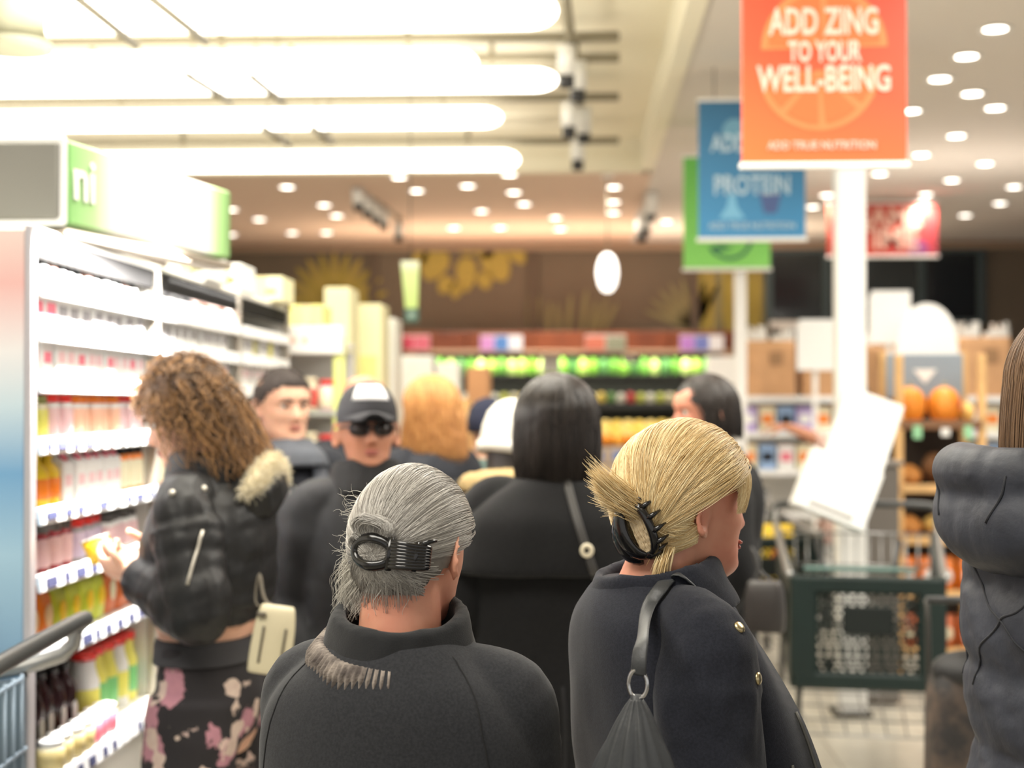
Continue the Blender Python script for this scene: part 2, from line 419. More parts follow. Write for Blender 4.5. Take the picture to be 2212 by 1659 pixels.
class Person:
    def __init__(s, label, px, py_unused, Y, rz, H, skin=SKIN, pose=None, head=(0, 0, 0), voxel=.008, X=None, wide=1., nose=1., jaw=1., lean=0., neck=.052, group=None, headshift=(0, 0, 0), eyes=True):
        x = at(px, 900, Y).x if X is None else X
        s.root = thing('person', label, 'person', (x, Y, 0), R(rz), group)
        s.k = H / 1.65; s.p = dict(DEF); s.p.update(pose or {}); s.H = H
        k = s.k
        # head frame: rotate about the top of the neck
        hy, hp, hr = head
        piv = Vector((0, -.015, 1.452 + .0)) + Vector(headshift)
        s.hm = Matrix.Scale(k, 4) @ Matrix.Translation(piv) @ Euler((R(hp), R(hr), R(hy)), 'XYZ').to_matrix().to_4x4() @ Matrix.Translation((0, .012, -.024))
        g = torso_loft(TORSO).xf(Matrix.Scale(k, 4))
        for nm in ('legL', 'legR'):
            a, b, c = [Vector(q) * k for q in s.p[nm]]
            pts = smooth_path([a + Vector((0, 0, .03)), (a + b) / 2, b, (b * .6 + c * .4) + Vector((0, -.018, 0)), c], 4)
            g.tube(pts, list(np.interp(np.linspace(0, 1, len(pts)), [0, .25, .5, .68, 1], np.array([.088, .078, .055, .056, .036]) * k)), 14)
            g.tube(smooth_path([c + Vector((0, -.035, -.05)), c + Vector((0, .03, -.045)), c + Vector((0, .13, -.062))], 4), list(np.linspace(.034, .024, 9) * k), 10)
        for nm, hn, side in (('armL', 'handL', -1), ('armR', 'handR', 1)):
            a, b, c = [Vector(q) * k for q in s.p[nm]]
            pts = smooth_path([a, (a + b) / 2, b, (b + c) / 2, c], 4)
            g.tube(pts, list(np.interp(np.linspace(0, 1, len(pts)), [0, .25, .5, .65, 1], np.array([.036, .045, .038, .039, .026]) * k)), 12)
            d, pn, cu = s.p[hn]
            th = s.p.get(hn + '_thumb', None)
            dv = Vector(d).normalized(); pv = Vector(pn); pv = (pv - dv * pv.dot(dv)).normalized()
            if th is None: th = 1 if dv.cross(pv).y > 0 else -1
            g.join(hand_piece(c, d, pn, th, cu, k))
        nb = Vector((0, -.025, 1.37)) * k; nt = s.hm @ Vector((0, -.028, .055))
        g.tube(smooth_path([nb - Vector((0, 0, .03)), nb, nb.lerp(nt, .5), nt], 4), list(np.linspace(neck * 1.2, neck, 13) * k), 18)
        g.join(head_piece(wide, nose, jaw).xf(s.hm))
        s.body_me = remesh(g, voxel, 2, 'body')
        s.body = obj('body', s.body_me, None, s.root); s.body_me.materials.append(skin)
        if eyes:
            for sx in (-1, 1):
                e = G().ell((0, 0, 0), (.0125, .0125, .0115), 14, 10).xf(s.hm @ Matrix.Translation((sx * .031, .0655, .116)))
                eo = obj('eye', e, EYE_W, s.root)
                obj('iris', G().ell((0, 0, 0), (.0065, .003, .0065), 12, 8).xf(s.hm @ Matrix.Translation((sx * .031, .0772, .1155))), EYE_D, eo)
            obj('lips', G().ell((0, 0, 0), (.022, .006, .0045), 16, 8).join(G().ell((0, -.001, -.008), (.018, .006, .005), 16, 8)).xf(s.hm @ Matrix.Translation((0, .0875, .0525))), LIP, s.root)
    def brows(s, m):
        for sx in (-1, 1):
            P = [s.hm @ Vector((sx * x, y, z)) for x, y, z in ((.012, .0935, .133), (.030, .0915, .138), (.048, .080, .134))]
            obj('eyebrow', G().tube(smooth_path(P, 4), [.003, .0045, .005, .005, .0045, .004, .0035, .003, .0015], 8), m, s.root)
    def sleeve(s, nm, radii, top=.02, end=1.0, n=6, ripple=0., nr=9, drop=(0, 0, 0)):
        a, b, c = [Vector(q) * s.k for q in s.p[nm]]
        c2 = b.lerp(c, end)
        a0 = Vector((a.x * .42, a.y - .012 * s.k, a.z + .018 * s.k)); dr = Vector(drop)
        pts = smooth_path([a0, a + dr, a.lerp(b, .28) + dr * .5, a.lerp(b, .6), b, b.lerp(c2, .5), c2], n)
        radii = [radii[0] * .62, radii[0] * .86] + list(radii[1:])
        t = np.linspace(0, 1, len(pts)); r = np.interp(t, np.linspace(0, 1, len(radii)), radii) * s.k
        if ripple: r = r + ripple * (np.abs(np.sin(t * PI * nr)) - .5)
        return G().tube(pts, list(r), 18)
    def cloth(s, name, levels, sleeves=(), voxel=.008, smooth=3, mat=None, extra=None, folds=0., seed=1., fold=(3, 3, 1.2), label=None, fn=None, scale=True):
        g = torso_loft(levels)
        if scale: g.xf(Matrix.Scale(s.k, 4))
        for q in sleeves: g.join(q)
        if extra: g.join(extra)
        me = remesh(g, voxel, smooth, name)
        if folds: push(me, lambda c: folds * wnoise(c, seed, *fold))
        if fn: push(me, fn)
        o = obj(name, me, None, s.root); me.materials.append(mat)
        if label: o['label'] = label
        return o
    def trousers(s, mat, name='trousers', r=(.105, .095, .08, .075, .07), top=1.0, voxel=.010, folds=.006, bottom=.10):
        g = torso_loft([(.78, .15, .09, .11, 0), (.85, .180, .108, .13, 0), (.92, .176, .108, .125, 0), (top, .16, .108, .108, 0)]).xf(Matrix.Scale(s.k, 4))
        for nm in ('legL', 'legR'):
            a, b, c = [Vector(q) * s.k for q in s.p[nm]]
            c2 = Vector((c.x, c.y, bottom * s.k * .6))
            pts = smooth_path([a + Vector((0, 0, .02)), a.lerp(b, .5), b, b.lerp(c2, .5), c2], 5)
            g.tube(pts, list(np.interp(np.linspace(0, 1, len(pts)), np.linspace(0, 1, len(r)), r) * s.k), 18)
        me = remesh(g, voxel, 3, name); push(me, lambda c: folds * wnoise(c, 3.3, 4, 4, 3))
        o = obj(name, me, None, s.root); me.materials.append(mat); return o
    def shoes(s, mat):
        for nm in ('legL', 'legR'):
            c = Vector(s.p[nm][2]) * s.k; g = G()
            rings = []
            for t, w, h in ((-.085, .022, .05), (-.07, .036, .075), (-.02, .040, .095), (.05, .043, .075), (.12, .048, .055), (.165, .042, .045), (.19, .022, .03)):
                rings.append([(c.x + w * math.cos(2 * PI * j / 14), c.y + t, max(0.0, h / 2 + h / 2 * math.sin(2 * PI * j / 14))) for j in range(14)])
            g.loft(rings); obj('shoe', g, mat, s.root)
    def cap_hair(s, name, mat, mask, rad=(.081, .104, .109), c=(0, -.006, .118), voxel=None, rough=.0, seed=2., thick=.0, n=56):
        "hair mass over the skull; mask(dir)->0..1 says where hair lies"
        g = G(); V = []; F = []; nv = n // 2
        for i in range(nv + 1):
            th = PI * i / nv
            for j in range(n):
                ph = 2 * PI * j / n; d = Vector((math.sin(th) * math.cos(ph), math.sin(th) * math.sin(ph), math.cos(th)))
                m = max(0, min(1, mask(d))); r = .66 + (.34 + thick) * m + rough * m * noise.noise(d * 9 + Vector((seed, 0, 0)))
                V.append(s.hm @ Vector((c[0] + rad[0] * d.x * r, c[1] + rad[1] * d.y * r, c[2] + rad[2] * d.z * r)))
        for i in range(nv):
            for j in range(n):
                a = i * n + j; b_ = i * n + (j + 1) % n; F.append((a, a + n, b_ + n, b_))
        g.add(V, F); return obj(name, g, mat, s.root)
    def H3(s, p): return s.hm @ Vector(p)

def sst(x, a, b):
    t = max(0., min(1., (x - a) / (b - a))); return t * t * (3 - 2 * t)
def gc_line(a, b, n, c, rad, lift=.0, jit=.0, t0=0., t1=1.):
    "great-circle strand over the ellipsoid c, rad from unit direction a to b"
    a = Vector(a).normalized(); b = Vector(b).normalized(); w = a.angle(b); out = []
    if w < 1e-3: w = 1e-3
    for i in range(n):
        t = t0 + (t1 - t0) * i / (n - 1)
        d = (a * math.sin((1 - t) * w) + b * math.sin(t * w)) / math.sin(w)
        r = 1 + lift * math.sin(PI * t) + jit
        out.append(Vector((c[0] + rad[0] * d.x * r, c[1] + rad[1] * d.y * r, c[2] + rad[2] * d.z * r)))
    return out
def ring_band(center, rx, ry, section, n=48, tilt=None, a0=0., a1=2 * PI, mod=None):
    "band around an ellipse; section = list of (outward, up) offsets forming a closed loop"
    rings = []; full = abs(a1 - a0 - 2 * PI) < 1e-6; k = n if full else n + 1
    T = tilt or Matrix.Identity(3); c = Vector(center)
    for i in range(k):
        a = a0 + (a1 - a0) * i / n; d = Vector((math.cos(a), math.sin(a), 0))
        base = Vector((rx * d.x, ry * d.y, 0)); mo = mod(a) if mod else (0, 0)
        rings.append([c + T @ (base + d * (o + mo[0]) + Vector((0, 0, u + mo[1] * (1 if j == 0 else 1)))) for j, (o, u) in enumerate(section)])
    return G().loft(rings, cap=not full, closed=full)
# ================================================================== the shop: shell
CREAM = M('ceiling_cream', (236, 229, 206), .9); PLASTER = M('ceiling_plaster', (214, 206, 196), .9); WARM = M('ceiling_warm', (216, 190, 168), .9)  # warm light of the rear area is put into the WARM colour
BROWN = M('wall_brown', (104, 93, 79), .85, var=(1.2, .06)); OLIVE = M('mural_olive', (158, 142, 68), .9); OLIVE2 = M('mural_sage', (134, 127, 92), .9); OLIVE3 = M('mural_ochre', (164, 146, 74), .9)
WHITE = M('white_paint', (236, 234, 230), .5); WHITEG = M('white_enamel', (238, 238, 236), .35); GREY = M('panel_grey', (128, 127, 120), .6)
DKMET = M('metal_dark', (58, 56, 52), .5, .3); TRACK = M('track_taupe', (132, 124, 104), .6); PINE = M('pine', (222, 178, 120), .6, var=(6, .15))
TILE = M('floor_tile', (206, 200, 186), .32, var=(7, .06)); GROUT = M('grout', (150, 145, 134), .9)
fl = obj('floor', G().box((1, 8, -.055), (18, 26, .10)), GROUT, kind='structure')
tile_me = G().box((0, 0, 0), (.594, .594, .012), 0, .002).mesh('tile', TILE, False)
for i in range(-3, 7):
    for j in range(15):
        o = bpy.data.objects.new('tile', tile_me); COL.objects.link(o); o.parent = fl; o.location = (i * .6 + .3, 2.1 + j * .6 + .3, -.006 + .0)
obj('ceiling', G().box((-3.2, 4.7, 3.90), (7.64, 15.4, .1)).box((-3.2, 12.35, 3.76), (7.64, .1, .36)).box((.57, 4.7, 3.76), (.1, 15.4, .36)), CREAM, kind='structure', smooth=False)
obj('ceiling', G().box((4.81, 7.5, 3.65), (8.38, 21, .1)), PLASTER, kind='structure', smooth=False)
obj('ceiling', G().box((-3.2, 15.25, 3.65), (7.64, 5.7, .1)), WARM, kind='structure', smooth=False)
wb = obj('wall_back', G().box((1, 18.1, 1.8), (16, .2, 3.6)), BROWN, kind='structure', smooth=False)
obj('wall_left', G().box((-5.0, 7.5, 1.95), (.2, 21, 3.9)), WHITE, kind='structure', smooth=False)
for i, px in enumerate((806, 1152, 1500)):
    p = at(px, 600, 17.97); obj('trim_%d' % (i + 1), G().box((p.x, 17.97, 2.6), (.10, .06, 2.0), 0, .01), M('pilaster_brown', (92, 80, 68), .8), kind='structure', smooth=False)
obj('trim_4', G().box((1, 17.95, 3.55), (14, .1, .09), 0, .01), M('cornice_brown', (150, 128, 108), .8), kind='structure', smooth=False)

def leaf(px, py, w, h, ang, mat, name='leaf_motif', tip=.8):
    c = at(px, py, 17.985); k = 17.985 / FPX; pts = []
    for t in np.linspace(0, 2 * PI, 19)[:-1]:
        x = math.sin(t) * w / 2 * k * (1 - .35 * math.cos(t) * tip); z = math.cos(t) * h / 2 * k
        pts.append((x * math.cos(ang) + z * math.sin(ang), -x * math.sin(ang) + z * math.cos(ang)))
    ring0 = [(c.x + x, 17.994, c.z + z) for x, z in pts]; ring1 = [(c.x + x * .98, 17.982, c.z + z * .98) for x, z in pts]
    o = obj(name, G().loft([ring0, ring1]), mat, wb, smooth=False); return o
for (px, py, w, h, a) in ((937, 570, 62, 78, .4), (1007, 593, 44, 76, 0.), (1073, 572, 60, 80, -.5), (962, 616, 36, 42, .5), (1047, 606, 34, 40, -.2), (1117, 548, 36, 52, -.6), (1011, 533, 60, 36, 0), (1050, 540, 44, 40, -.8), (905, 560, 30, 50, .5), (985, 628, 26, 36, .2)): leaf(px, py, w, h, a + PI, OLIVE3)
for i in range(11):
    a = -1.25 + 2.5 * i / 10; leaf(722 + 70 * math.sin(a), 672 - 78 * math.cos(a), 17, 104, a, (OLIVE, OLIVE3)[i % 2], 'leaf_motif', .3)
for px, ln, a in ((1145, 100, .0), (1160, 80, .15), (1185, 70, .05), (1205, 66, -.05), (1230, 84, .08), (1262, 96, .12), (1282, 74, .2), (1300, 80, .35), (1318, 70, .5)): leaf(px, 718 - ln / 2, 13, ln, a, OLIVE2, 'grass_motif', .9)
for i in range(8):
    a = -1.2 + .24 * i; leaf(1500 + 60 * math.sin(a), 712 - 60 * math.cos(a), 14, 110, a, OLIVE2, 'grass_motif', .6)
for i in range(9): leaf(1518 + i * 17, 648, 19, 165, .03 * (i % 3 - 1), (OLIVE, OLIVE3, OLIVE2)[i % 3], 'reed_motif', .1)
# windows onto the night
GLASS = M('night_glass', (34, 42, 46), .12, spec=.6); FRAME = M('window_frame', (70, 84, 88), .5, .4)
a, b = at(1662, 690, 17.9), at(2122, 545, 17.9)
wn = obj('window_1', G().box(((a.x + b.x) / 2, 17.96, b.z + .04), (b.x - a.x + .1, .09, .08)).box(((a.x + b.x) / 2, 17.96, a.z - .03), (b.x - a.x + .1, .09, .07)), FRAME, kind='structure', smooth=False)
xs = [at(q, 600, 17.9).x for q in (1662, 1786, 1848, 1992, 2122)]
for i in range(4):
    obj('pane', G().box(((xs[i] + xs[i + 1]) / 2, 17.97, (a.z + b.z) / 2), (xs[i + 1] - xs[i] - .05, .02, b.z - a.z)), GLASS, wn, smooth=False)
for x in xs: obj('mullion', G().box((x, 17.95, (a.z + b.z) / 2), (.09, .08, b.z - a.z), 0, .01), FRAME, wn, smooth=False)
obj('window_sill', G().box(((xs[0] + xs[1]) / 2, 17.90, a.z - .07), (xs[1] - xs[0], .16, .10), 0, .01), WHITE, wn, smooth=False)
PURP = M('wall_purple', (122, 46, 82), .8)
wr = obj('wall_right', G().box((6.05, 15.6, 1.8), (2.55, .2, 3.6)), PURP, kind='structure', smooth=False)
pts = [(5.00, .5), (7.2, .5), (7.2, 3.28)] + [(5.00 + .32 - .32 * math.sin(t), 2.96 + .32 * math.cos(t)) for t in np.linspace(0, PI / 2, 7)]
obj('white_panel', G().loft([[(x, 15.49, z) for x, z in pts], [(x, 15.44, z) for x, z in pts]]), WHITE, wr, smooth=False)

# ------------------------------------------------------------------ ceiling fixtures
LIT = M('lamp_diffuser', (255, 250, 240), .5, emit=5.0); LIT2 = M('downlight_lens', (255, 246, 232), .5, emit=7.0); LITP = M('pendant_glow', (255, 250, 242), .5, emit=1.8)
def strip_light(pxr, py, Y, hgt, dep, nth, lower=None):
    z = at(1250, py, Y).z; xr = at(pxr, py, Y).x; xl = -4.6
    t = thing('strip_light', f'{nth} long white strip light counted from the camera along the cream ceiling', 'ceiling light', ((xl + xr) / 2, Y, z), 0, 'strip lights under the cream ceiling')
    L = xr - xl; n = 12; rings = []
    for x, s in [(-L / 2, 1)] + [(L / 2 - .14 + .14 * math.sin(u), max(.05, math.cos(u))) for u in np.linspace(0, PI / 2 * .97, 6)]:
        rings.append([(x, dep / 2 * math.copysign(abs(math.cos(2 * PI * j / n)) ** .6, math.cos(2 * PI * j / n)) * s, hgt / 2 * math.copysign(abs(math.sin(2 * PI * j / n)) ** .6, math.sin(2 * PI * j / n)) * s) for j in range(n)])
    obj('diffuser', G().loft(rings), LIT, t)
    xe = at(1338, py, Y).x; obj('mounting_rail', G().box(((xl + xe) / 2 - (xl + xr) / 2, .02, hgt / 2 + .07), (xe - xl, .06, .05), 0, .008), TRACK, t, smooth=False)
    for q in range(4): obj('hanger', G().box((-L / 2 + .4 + q * (L - .8) / 3, .02, (3.85 - z + hgt / 2) / 2 + .02), (.03, .03, max(.05, 3.85 - z - hgt / 2 - .02))), TRACK, t, smooth=False)
    return t
strip_light(1205, 22, 7.2, .17, .16, 'first'); strip_light(1032, 135, 8.35, .16, .16, 'second'); strip_light(1205, 172, 8.9, .13, .16, 'third'); strip_light(1085, 252, 9.9, .13, .16, 'fourth'); strip_light(1122, 344, 11.4, .15, .16, 'fifth')
for i_, (a_, b_) in enumerate((((165, -5), (290, 95)), ((325, -5), (440, 87)), ((405, 163), (492, 216)), ((545, 168), (606, 216)), ((572, 278), (622, 311)), ((678, 278), (716, 306)))):  # ceiling tracks in pieces; the gaps put lamp glare into the shape
    zz = 1.69; Ya, Yb = [zz * FPX / (870 - q[1]) for q in (a_, b_)]; A_, B_ = at(*a_, Ya), at(*b_, Yb)
    t = thing('track_segment', f'taupe baffle, {("first", "second", "third")[i_ // 2]} pair from the camera, the one {("farther from", "nearer")[i_ % 2]} the spotlights', 'baffle', A_, 0, 'baffles under the cream ceiling')
    obj('track_bar', G().tube([(0, 0, 0), B_ - A_], .030, 8, flat=(.7, 1.2)), M('segment_taupe', (112, 106, 92), .7), t)
    for f in (.12, .88): q = (B_ - A_) * f; obj('hanger', G().tube([q, q + Vector((0, 0, 3.85 - A_.z - q.z))], .005, 6), TRACK, t)
# downlights
dl = None
DL = [(620, 400), (862, 380), (700, 440), (727, 463), (631, 500), (705, 500), (980, 491), (1080, 491), (1210, 495), (1110, 415), (1132, 440), (1100, 376), (1325, 371), (1325, 405), (1325, 437), (1325, 460), (500, 448), (560, 470), (500, 503), (1040, 455), (900, 410), (1200, 470), (1010, 400),
      (2150, 72), (2088, 130), (2030, 178), (1968, 246), (2150, 241), (2066, 300), (2128, 360), (2056, 395), (2000, 425), (2160, 445), (1786, 425), (1756, 450), (2190, 410), (2100, 210), (1990, 340), (1900, 380), (1960, 470), (2085, 470), (1440, 480), (1500, 500), (1690, 380)]
DL = [d for d in DL if not (1470 < d[0] < 1745 and d[1] < 500)]
_n = {}
for px, py in sorted(DL, key=lambda d: d[1]):
    Y = 1.935 * FPX / (870 - py); p = at(px, py, Y); p = Vector((p.x, Y, 3.6))
    lab = 'small round downlight recessed in the right-hand plaster ceiling' if px > 1750 else 'small round downlight recessed in the warm rear ceiling'
    lab = lab.replace('right-hand plaster', 'pale plaster'); grp = 'downlights in the pale plaster ceiling' if px > 1750 else 'downlights in the warm rear ceiling'
    _n[grp] = _n.get(grp, -1) + 1; lab = lab.replace('small round downlight recessed', ORD[_n[grp]] + ' small round downlight counted from the camera,')
    if dl is None:
        dl = thing('downlight', lab, 'downlight', p, 0, grp)
        obj('trim_ring', G().lathe([(.060, 0), (.085, 0), (.085, -.012), (.060, -.006)], 20, cap=False), WHITE, dl); obj('lens', G().lathe([(0, .0), (.060, .0), (.060, -.005), (0, -.008)], 20), LIT2, dl)
    else: dup(dl, p, 0, lab, group=grp)
    sl_ = bpy.data.lights.new('downlight_beam', 'SPOT'); sl_.energy = 40 if px > 1750 else 44; sl_.spot_size = R(125); sl_.spot_blend = .6; sl_.shadow_soft_size = .05; sl_.color = (1, .93, .82)
    so = bpy.data.objects.new('downlight_beam', sl_); COL.objects.link(so); so.location = (p.x, p.y, p.z - .03)
# spotlights
SPOTW = M('spot_white', (232, 230, 224), .4); SPOTB = M('spot_black', (40, 40, 42), .4)
def track_spots(label, a, b, spots, r=.05, ln=.16):
    t = thing('track_light', label, 'spotlight track', a); A = Vector(a); B = Vector(b)
    obj('track', G().tube([(0, 0, 0), B - A], .028, 8), TRACK, t)
    obj('ceiling_mount', G().tube([(B - A) * .5, (B - A) * .5 + Vector((0, 0, max(.05, (3.85 if a[1] < 12 and a[0] < .6 else 3.6) - (A.z + B.z) / 2)))], .02, 8), TRACK, t)
    for f, dx, tl in spots:
        p = (B - A) * f + Vector((dx, 0, -.05)); Tm = Matrix.Translation(p) @ Euler((R(tl), 0, 0)).to_matrix().to_4x4()
        h = obj('spotlight', G().lathe([(0, 0), (r, 0), (r, -ln), (r * .8, -ln), (0, -ln * .9)], 18).xf(Tm), SPOTW, t)
        obj('spot_snout', G().lathe([(0, -ln), (r * .85, -ln), (r * .85, -ln - .07), (0, -ln - .075)], 16).xf(Tm), SPOTB, h)
    return t
track_spots('track with white and black spotlights at the edge of the cream ceiling', tuple(at(1216, -40, 7.0)), tuple(at(1262, 300, 11.0)), [(.25, -.02, 10), (.34, .03, 10), (.62, -.06, 0), (.66, .03, 20), (.93, -.04, 0)])
track_spots('dark track with white spotlights under the warm rear ceiling, above the cardboard sacks', tuple(at(1424, 372, 13.2)), tuple(at(1392, 455, 14.4)), [(.35, -.02, 25), (.75, -.02, 25), (.95, -.03, 25)], .06, .2)
track_spots('dark track of small spotlights under the rear ceiling over the leaf mural', tuple(at(752, 378, 12.8)), tuple(at(868, 476, 15.6)), [(.15, 0, 20), (.3, 0, 20), (.45, 0, 20), (.6, 0, 20), (.92, 0, 20)], .055, .13)
p = at(1312, 590, 12.6)
t = thing('pendant_lamp', 'white egg-shaped pendant lamp hanging in front of the brown wall', 'lamp', p)
obj('lamp_shade', G().lathe([(0, -.165), (.04, -.155), (.075, -.10), (.092, -.01), (.085, .07), (.06, .135), (.03, .165), (0, .17)], 28), LITP, t)
obj('cord', G().tube([(0, 0, .165), (0, 0, 3.6 - p.z)], .006, 8), TRACK, t); obj('ceiling_rose', G().lathe([(0, 0), (.05, 0), (.05, .02), (0, .025)], 16, (0, 0, 3.575 - p.z)), WHITE, t)
# blurred olive duct end at the top corner
p = at(25, 30, 5.4)
t = thing('air_duct', 'olive grey round air duct under the ceiling corner above the shelf header', 'duct', p)
obj('duct_body', G().lathe([(.10, -.10), (.125, -.11), (.12, .0), (.12, .35), (.10, .36)], 24), M('duct_olive', (158, 156, 134), .6, var=(6, .1)), t); obj('flange', G().lathe([(.11, -.135), (.150, -.135), (.150, -.108), (.11, -.108)], 24), M('duct_flange', (142, 140, 120), .6), t)
p2 = at(45, 100, 5.4)

# ------------------------------------------------------------------ hanging and standing signs
def sign(name, label, px, Y, pyb, w, h, mats, post=None, hang=True, framew=.012):
    b = at(px, pyb, Y); t = thing(name, label, 'sign', (b.x, Y, b.z), 0)
    obj('board', G().box((0, 0, h / 2), (w, .022, h), 0, .003), mats, t, smooth=False)
    FRM = M('sign_frame_white', (238, 236, 230), .4)
    obj('frame_rail', G().box((0, 0, -.010), (w + .02, .034, .024), 0, .004), FRM, t, smooth=False); obj('frame_rail', G().box((0, 0, h + .010), (w + .02, .034, .02), 0, .004), FRM, t, smooth=False)
    if hang:
        top = (3.85 if b.x < .6 and Y < 12.3 else 3.6) - b.z
        for x in (-w * .35, w * .35): obj('hanging_wire', G().tube([(x, 0, h + .02), (x, 0, top)], .003, 6), DKMET, t)
    return t
TXT = M('print_offwhite', (232, 186, 168), .6)
ORG = grad_mat('print_orange', [(0, (232, 104, 50)), (.45, (208, 74, 38)), (1, (172, 58, 36))], (.35, 0, 1), -.06, .80)
s = sign('hanging_sign', 'orange hanging sign about zing and well-being with a sliced orange', 1780, 5.6, 352, .612, .80, ORG)
def disc(parent, name, cx, cz, r, mat, y0, th=.002, a0=0., a1=2 * PI, n=40, r0=0.):
    ang = np.linspace(a0, a1, n); o_ = [(cx + r * math.cos(q), cz + r * math.sin(q)) for q in ang]
    i_ = [(cx + r0 * math.cos(q), cz + r0 * math.sin(q)) for q in reversed(ang)] if r0 else [(cx, cz)]
    pts = o_ + i_ if (abs(a1 - a0) < 6.2 or r0) else o_[:-1]
    return obj(name, G().loft([[(x, y0, z) for x, z in pts], [(x, y0 - th, z) for x, z in pts]]), mat, parent, smooth=False)
PEEL = M('print_peel', (226, 116, 64), .6); PULP = M('print_pulp', (208, 96, 44), .6)
def slice_half(par, cx, cz, r, a0, a1, segs):
    disc(par, 'orange_slice', cx, cz, r, PEEL, -.0115, .0012, a0, a1)
    for q in range(segs):
        s0 = a0 + (a1 - a0) * q / segs + .05; s1 = a0 + (a1 - a0) * (q + 1) / segs - .05; disc(par, 'slice_segment', cx + .012 * math.cos((s0 + s1) / 2), cz + .012 * math.sin((s0 + s1) / 2), r * .84, PULP, -.0128, .0012, s0, s1, 14)
slice_half(s, -.02, .345, .225, PI + .06, 2 * PI + .06, 4); slice_half(s, .0, .43, .235, .02, PI + .02, 4)
k_ = 5.6 / FPX
for body, py, hp, wd in (('ADD ZING', 52, 58, 1.0), ('TO YOUR', 116, 44, .95), ('WELL-BEING', 175, 56, 1.08)):
    text('lettering', body, hp * k_ * 1.38, TXT, s, (.0, -.0145, (352 - py) * k_), (R(90), 0, 0), .0012, .003, .60 * wd)
text('lettering', 'ADD TRUE NUTRITION', 17 * k_ * 1.4, TXT, s, (-.01, -.0145, (352 - 316) * k_), (R(90), 0, 0), .0012, .0008, .92)
BLU = grad_mat('print_blue', [(0, (58, 136, 186)), (1, (46, 102, 138))], (.2, 0, 1), .0, .8)
s = sign('hanging_sign', 'blue hanging sign about protein, half hidden behind the orange sign', 1624, 8.6, 514, .613, .79, BLU); k_ = 8.6 / FPX
TXB = M('print_paleblue', (176, 200, 214), .6); DKB = M('print_darkblue', (72, 92, 140), .6); MIDB = M('print_midblue', (116, 178, 212), .6)
for body, py, hp in (('ADD PURE', 312, 38), ('PROTEIN', 403, 42)): text('lettering', body, hp * k_ * 1.38, TXB, s, (.0, -.0145, (514 - py) * k_), (R(90), 0, 0), .0012, .003, .70)
text('lettering', 'ADD TRUE NUTRITION', 14 * k_ * 1.4, TXB, s, (0, -.0145, (514 - 489) * k_), (R(90), 0, 0), .0012, .0006, .9)
obj('glass_print', G().loft([[(-.115 + x, y, z) for x, z in ((-.075, .11), (.075, .11), (.03, .18), (.015, .25), (-.015, .25), (-.03, .18))] for y in (-.0115, -.013)]), MIDB, s, smooth=False)
obj('cup_print', G().loft([[(.105 + x, y, z) for x, z in ((-.035, .14), (.035, .14), (.065, .26), (-.065, .26))] for y in (-.0115, -.013)]), DKB, s, smooth=False)
disc(s, 'bulb_print', -.10, .62, .07, M('print_steelblue', (104, 154, 180), .6), -.0115)
GRN = grad_mat('print_green', [(0, (140, 216, 104)), (1, (104, 186, 84))], (0, 0, 1), 0, .8)
s = sign('hanging_sign', 'lime green hanging sign with a dark leaf swoosh behind the blue sign', 1570, 10.6, 579, .613, .79, GRN, hang=False)
disc(s, 'swoosh_print', .02, .22, .165, M('print_darkgreen', (46, 106, 84), .6), -.0115, .0012, PI + .5, 2 * PI - .1, 30, .140)
obj('leaf_print', G().loft([[(x, y, z) for x, z in ((-.14, .145), (-.05, .12), (.05, .14), (-.04, .165))] for y in (-.0115, -.013)]), M('print_darkgreen', (46, 106, 84), .6), s, smooth=False)
zz = s.location.z; obj('post', G().box((.10, .045, (.60 - zz) / 2), (.085, .05, .60 + zz), 0, .008), WHITE, s, smooth=False)
RED = grad_mat('print_red', [(0, (176, 62, 80)), (.5, (200, 70, 54)), (1, (172, 58, 44))], (-.6, 0, .6), -.3, .45)
s = sign('hanging_sign', 'red hanging sign reading game time behind the white post', 1906, 14.0, 552, 1.02, .485, RED); k_ = 14 / FPX
for body, py, hp in (('GAME', 472, 40), ('TIME', 517, 46)): text('lettering', body, hp * k_ * 1.38, TXT, s, (.035, -.0145, (552 - py) * k_), (R(90), 0, 0), .0012, .007, 1.02)
obj('ball_print', G().loft([[(.33 + .09 * math.cos(q), y, .055 + .09 * max(-.5, math.sin(q))) for q in np.linspace(0, 2 * PI, 24)[:-1]] for y in (-.0115, -.0128)]), M('print_violet', (150, 72, 128), .6), s, smooth=False)
# white lane post standing behind the orange sign
a = at(1834, 352, 8.0)
t = thing('lane_post', 'white square lane post standing below the orange sign', 'post', (a.x, 8.0, 0))
obj('post', G().box((0, 0, 1.80), (.150, .150, 3.6), 0, .008), WHITEG, t, smooth=False); obj('base_plate', G().box((0, 0, .012), (.20, .20, .024), 0, .006), DKMET, t, smooth=False)
# little lime shelf flag over the far shelves
p = at(886, 690, 8.6)
t = thing('shelf_flag', 'small lime shelf flag with a dark green foot hanging over the far shelves', 'sign', p)
rr = [(-.028, .06), (.044, .06), (.052, .34), (-.055, .34)]
obj('flag_board', G().loft([[(x, y, z) for x, z in rr] for y in (.006, -.006)]), grad_mat('print_lime', [(0, (188, 214, 128)), (.75, (196, 214, 146)), (1, (232, 236, 220))], (0, 0, 1), .05, .35), t, smooth=False)
obj('flag_foot', G().box((.008, 0, .025), (.085, .014, .085), 0, .004), M('print_teal', (70, 100, 92), .6), t, smooth=False); disc(t, 'foot_mark', .01, .025, .018, M('print_mist', (150, 172, 160), .6), -.0075)
obj('hanging_wire', G().tube([(0, 0, .34), (0, 0, 3.85 - p.z)], .003, 6), DKMET, t)
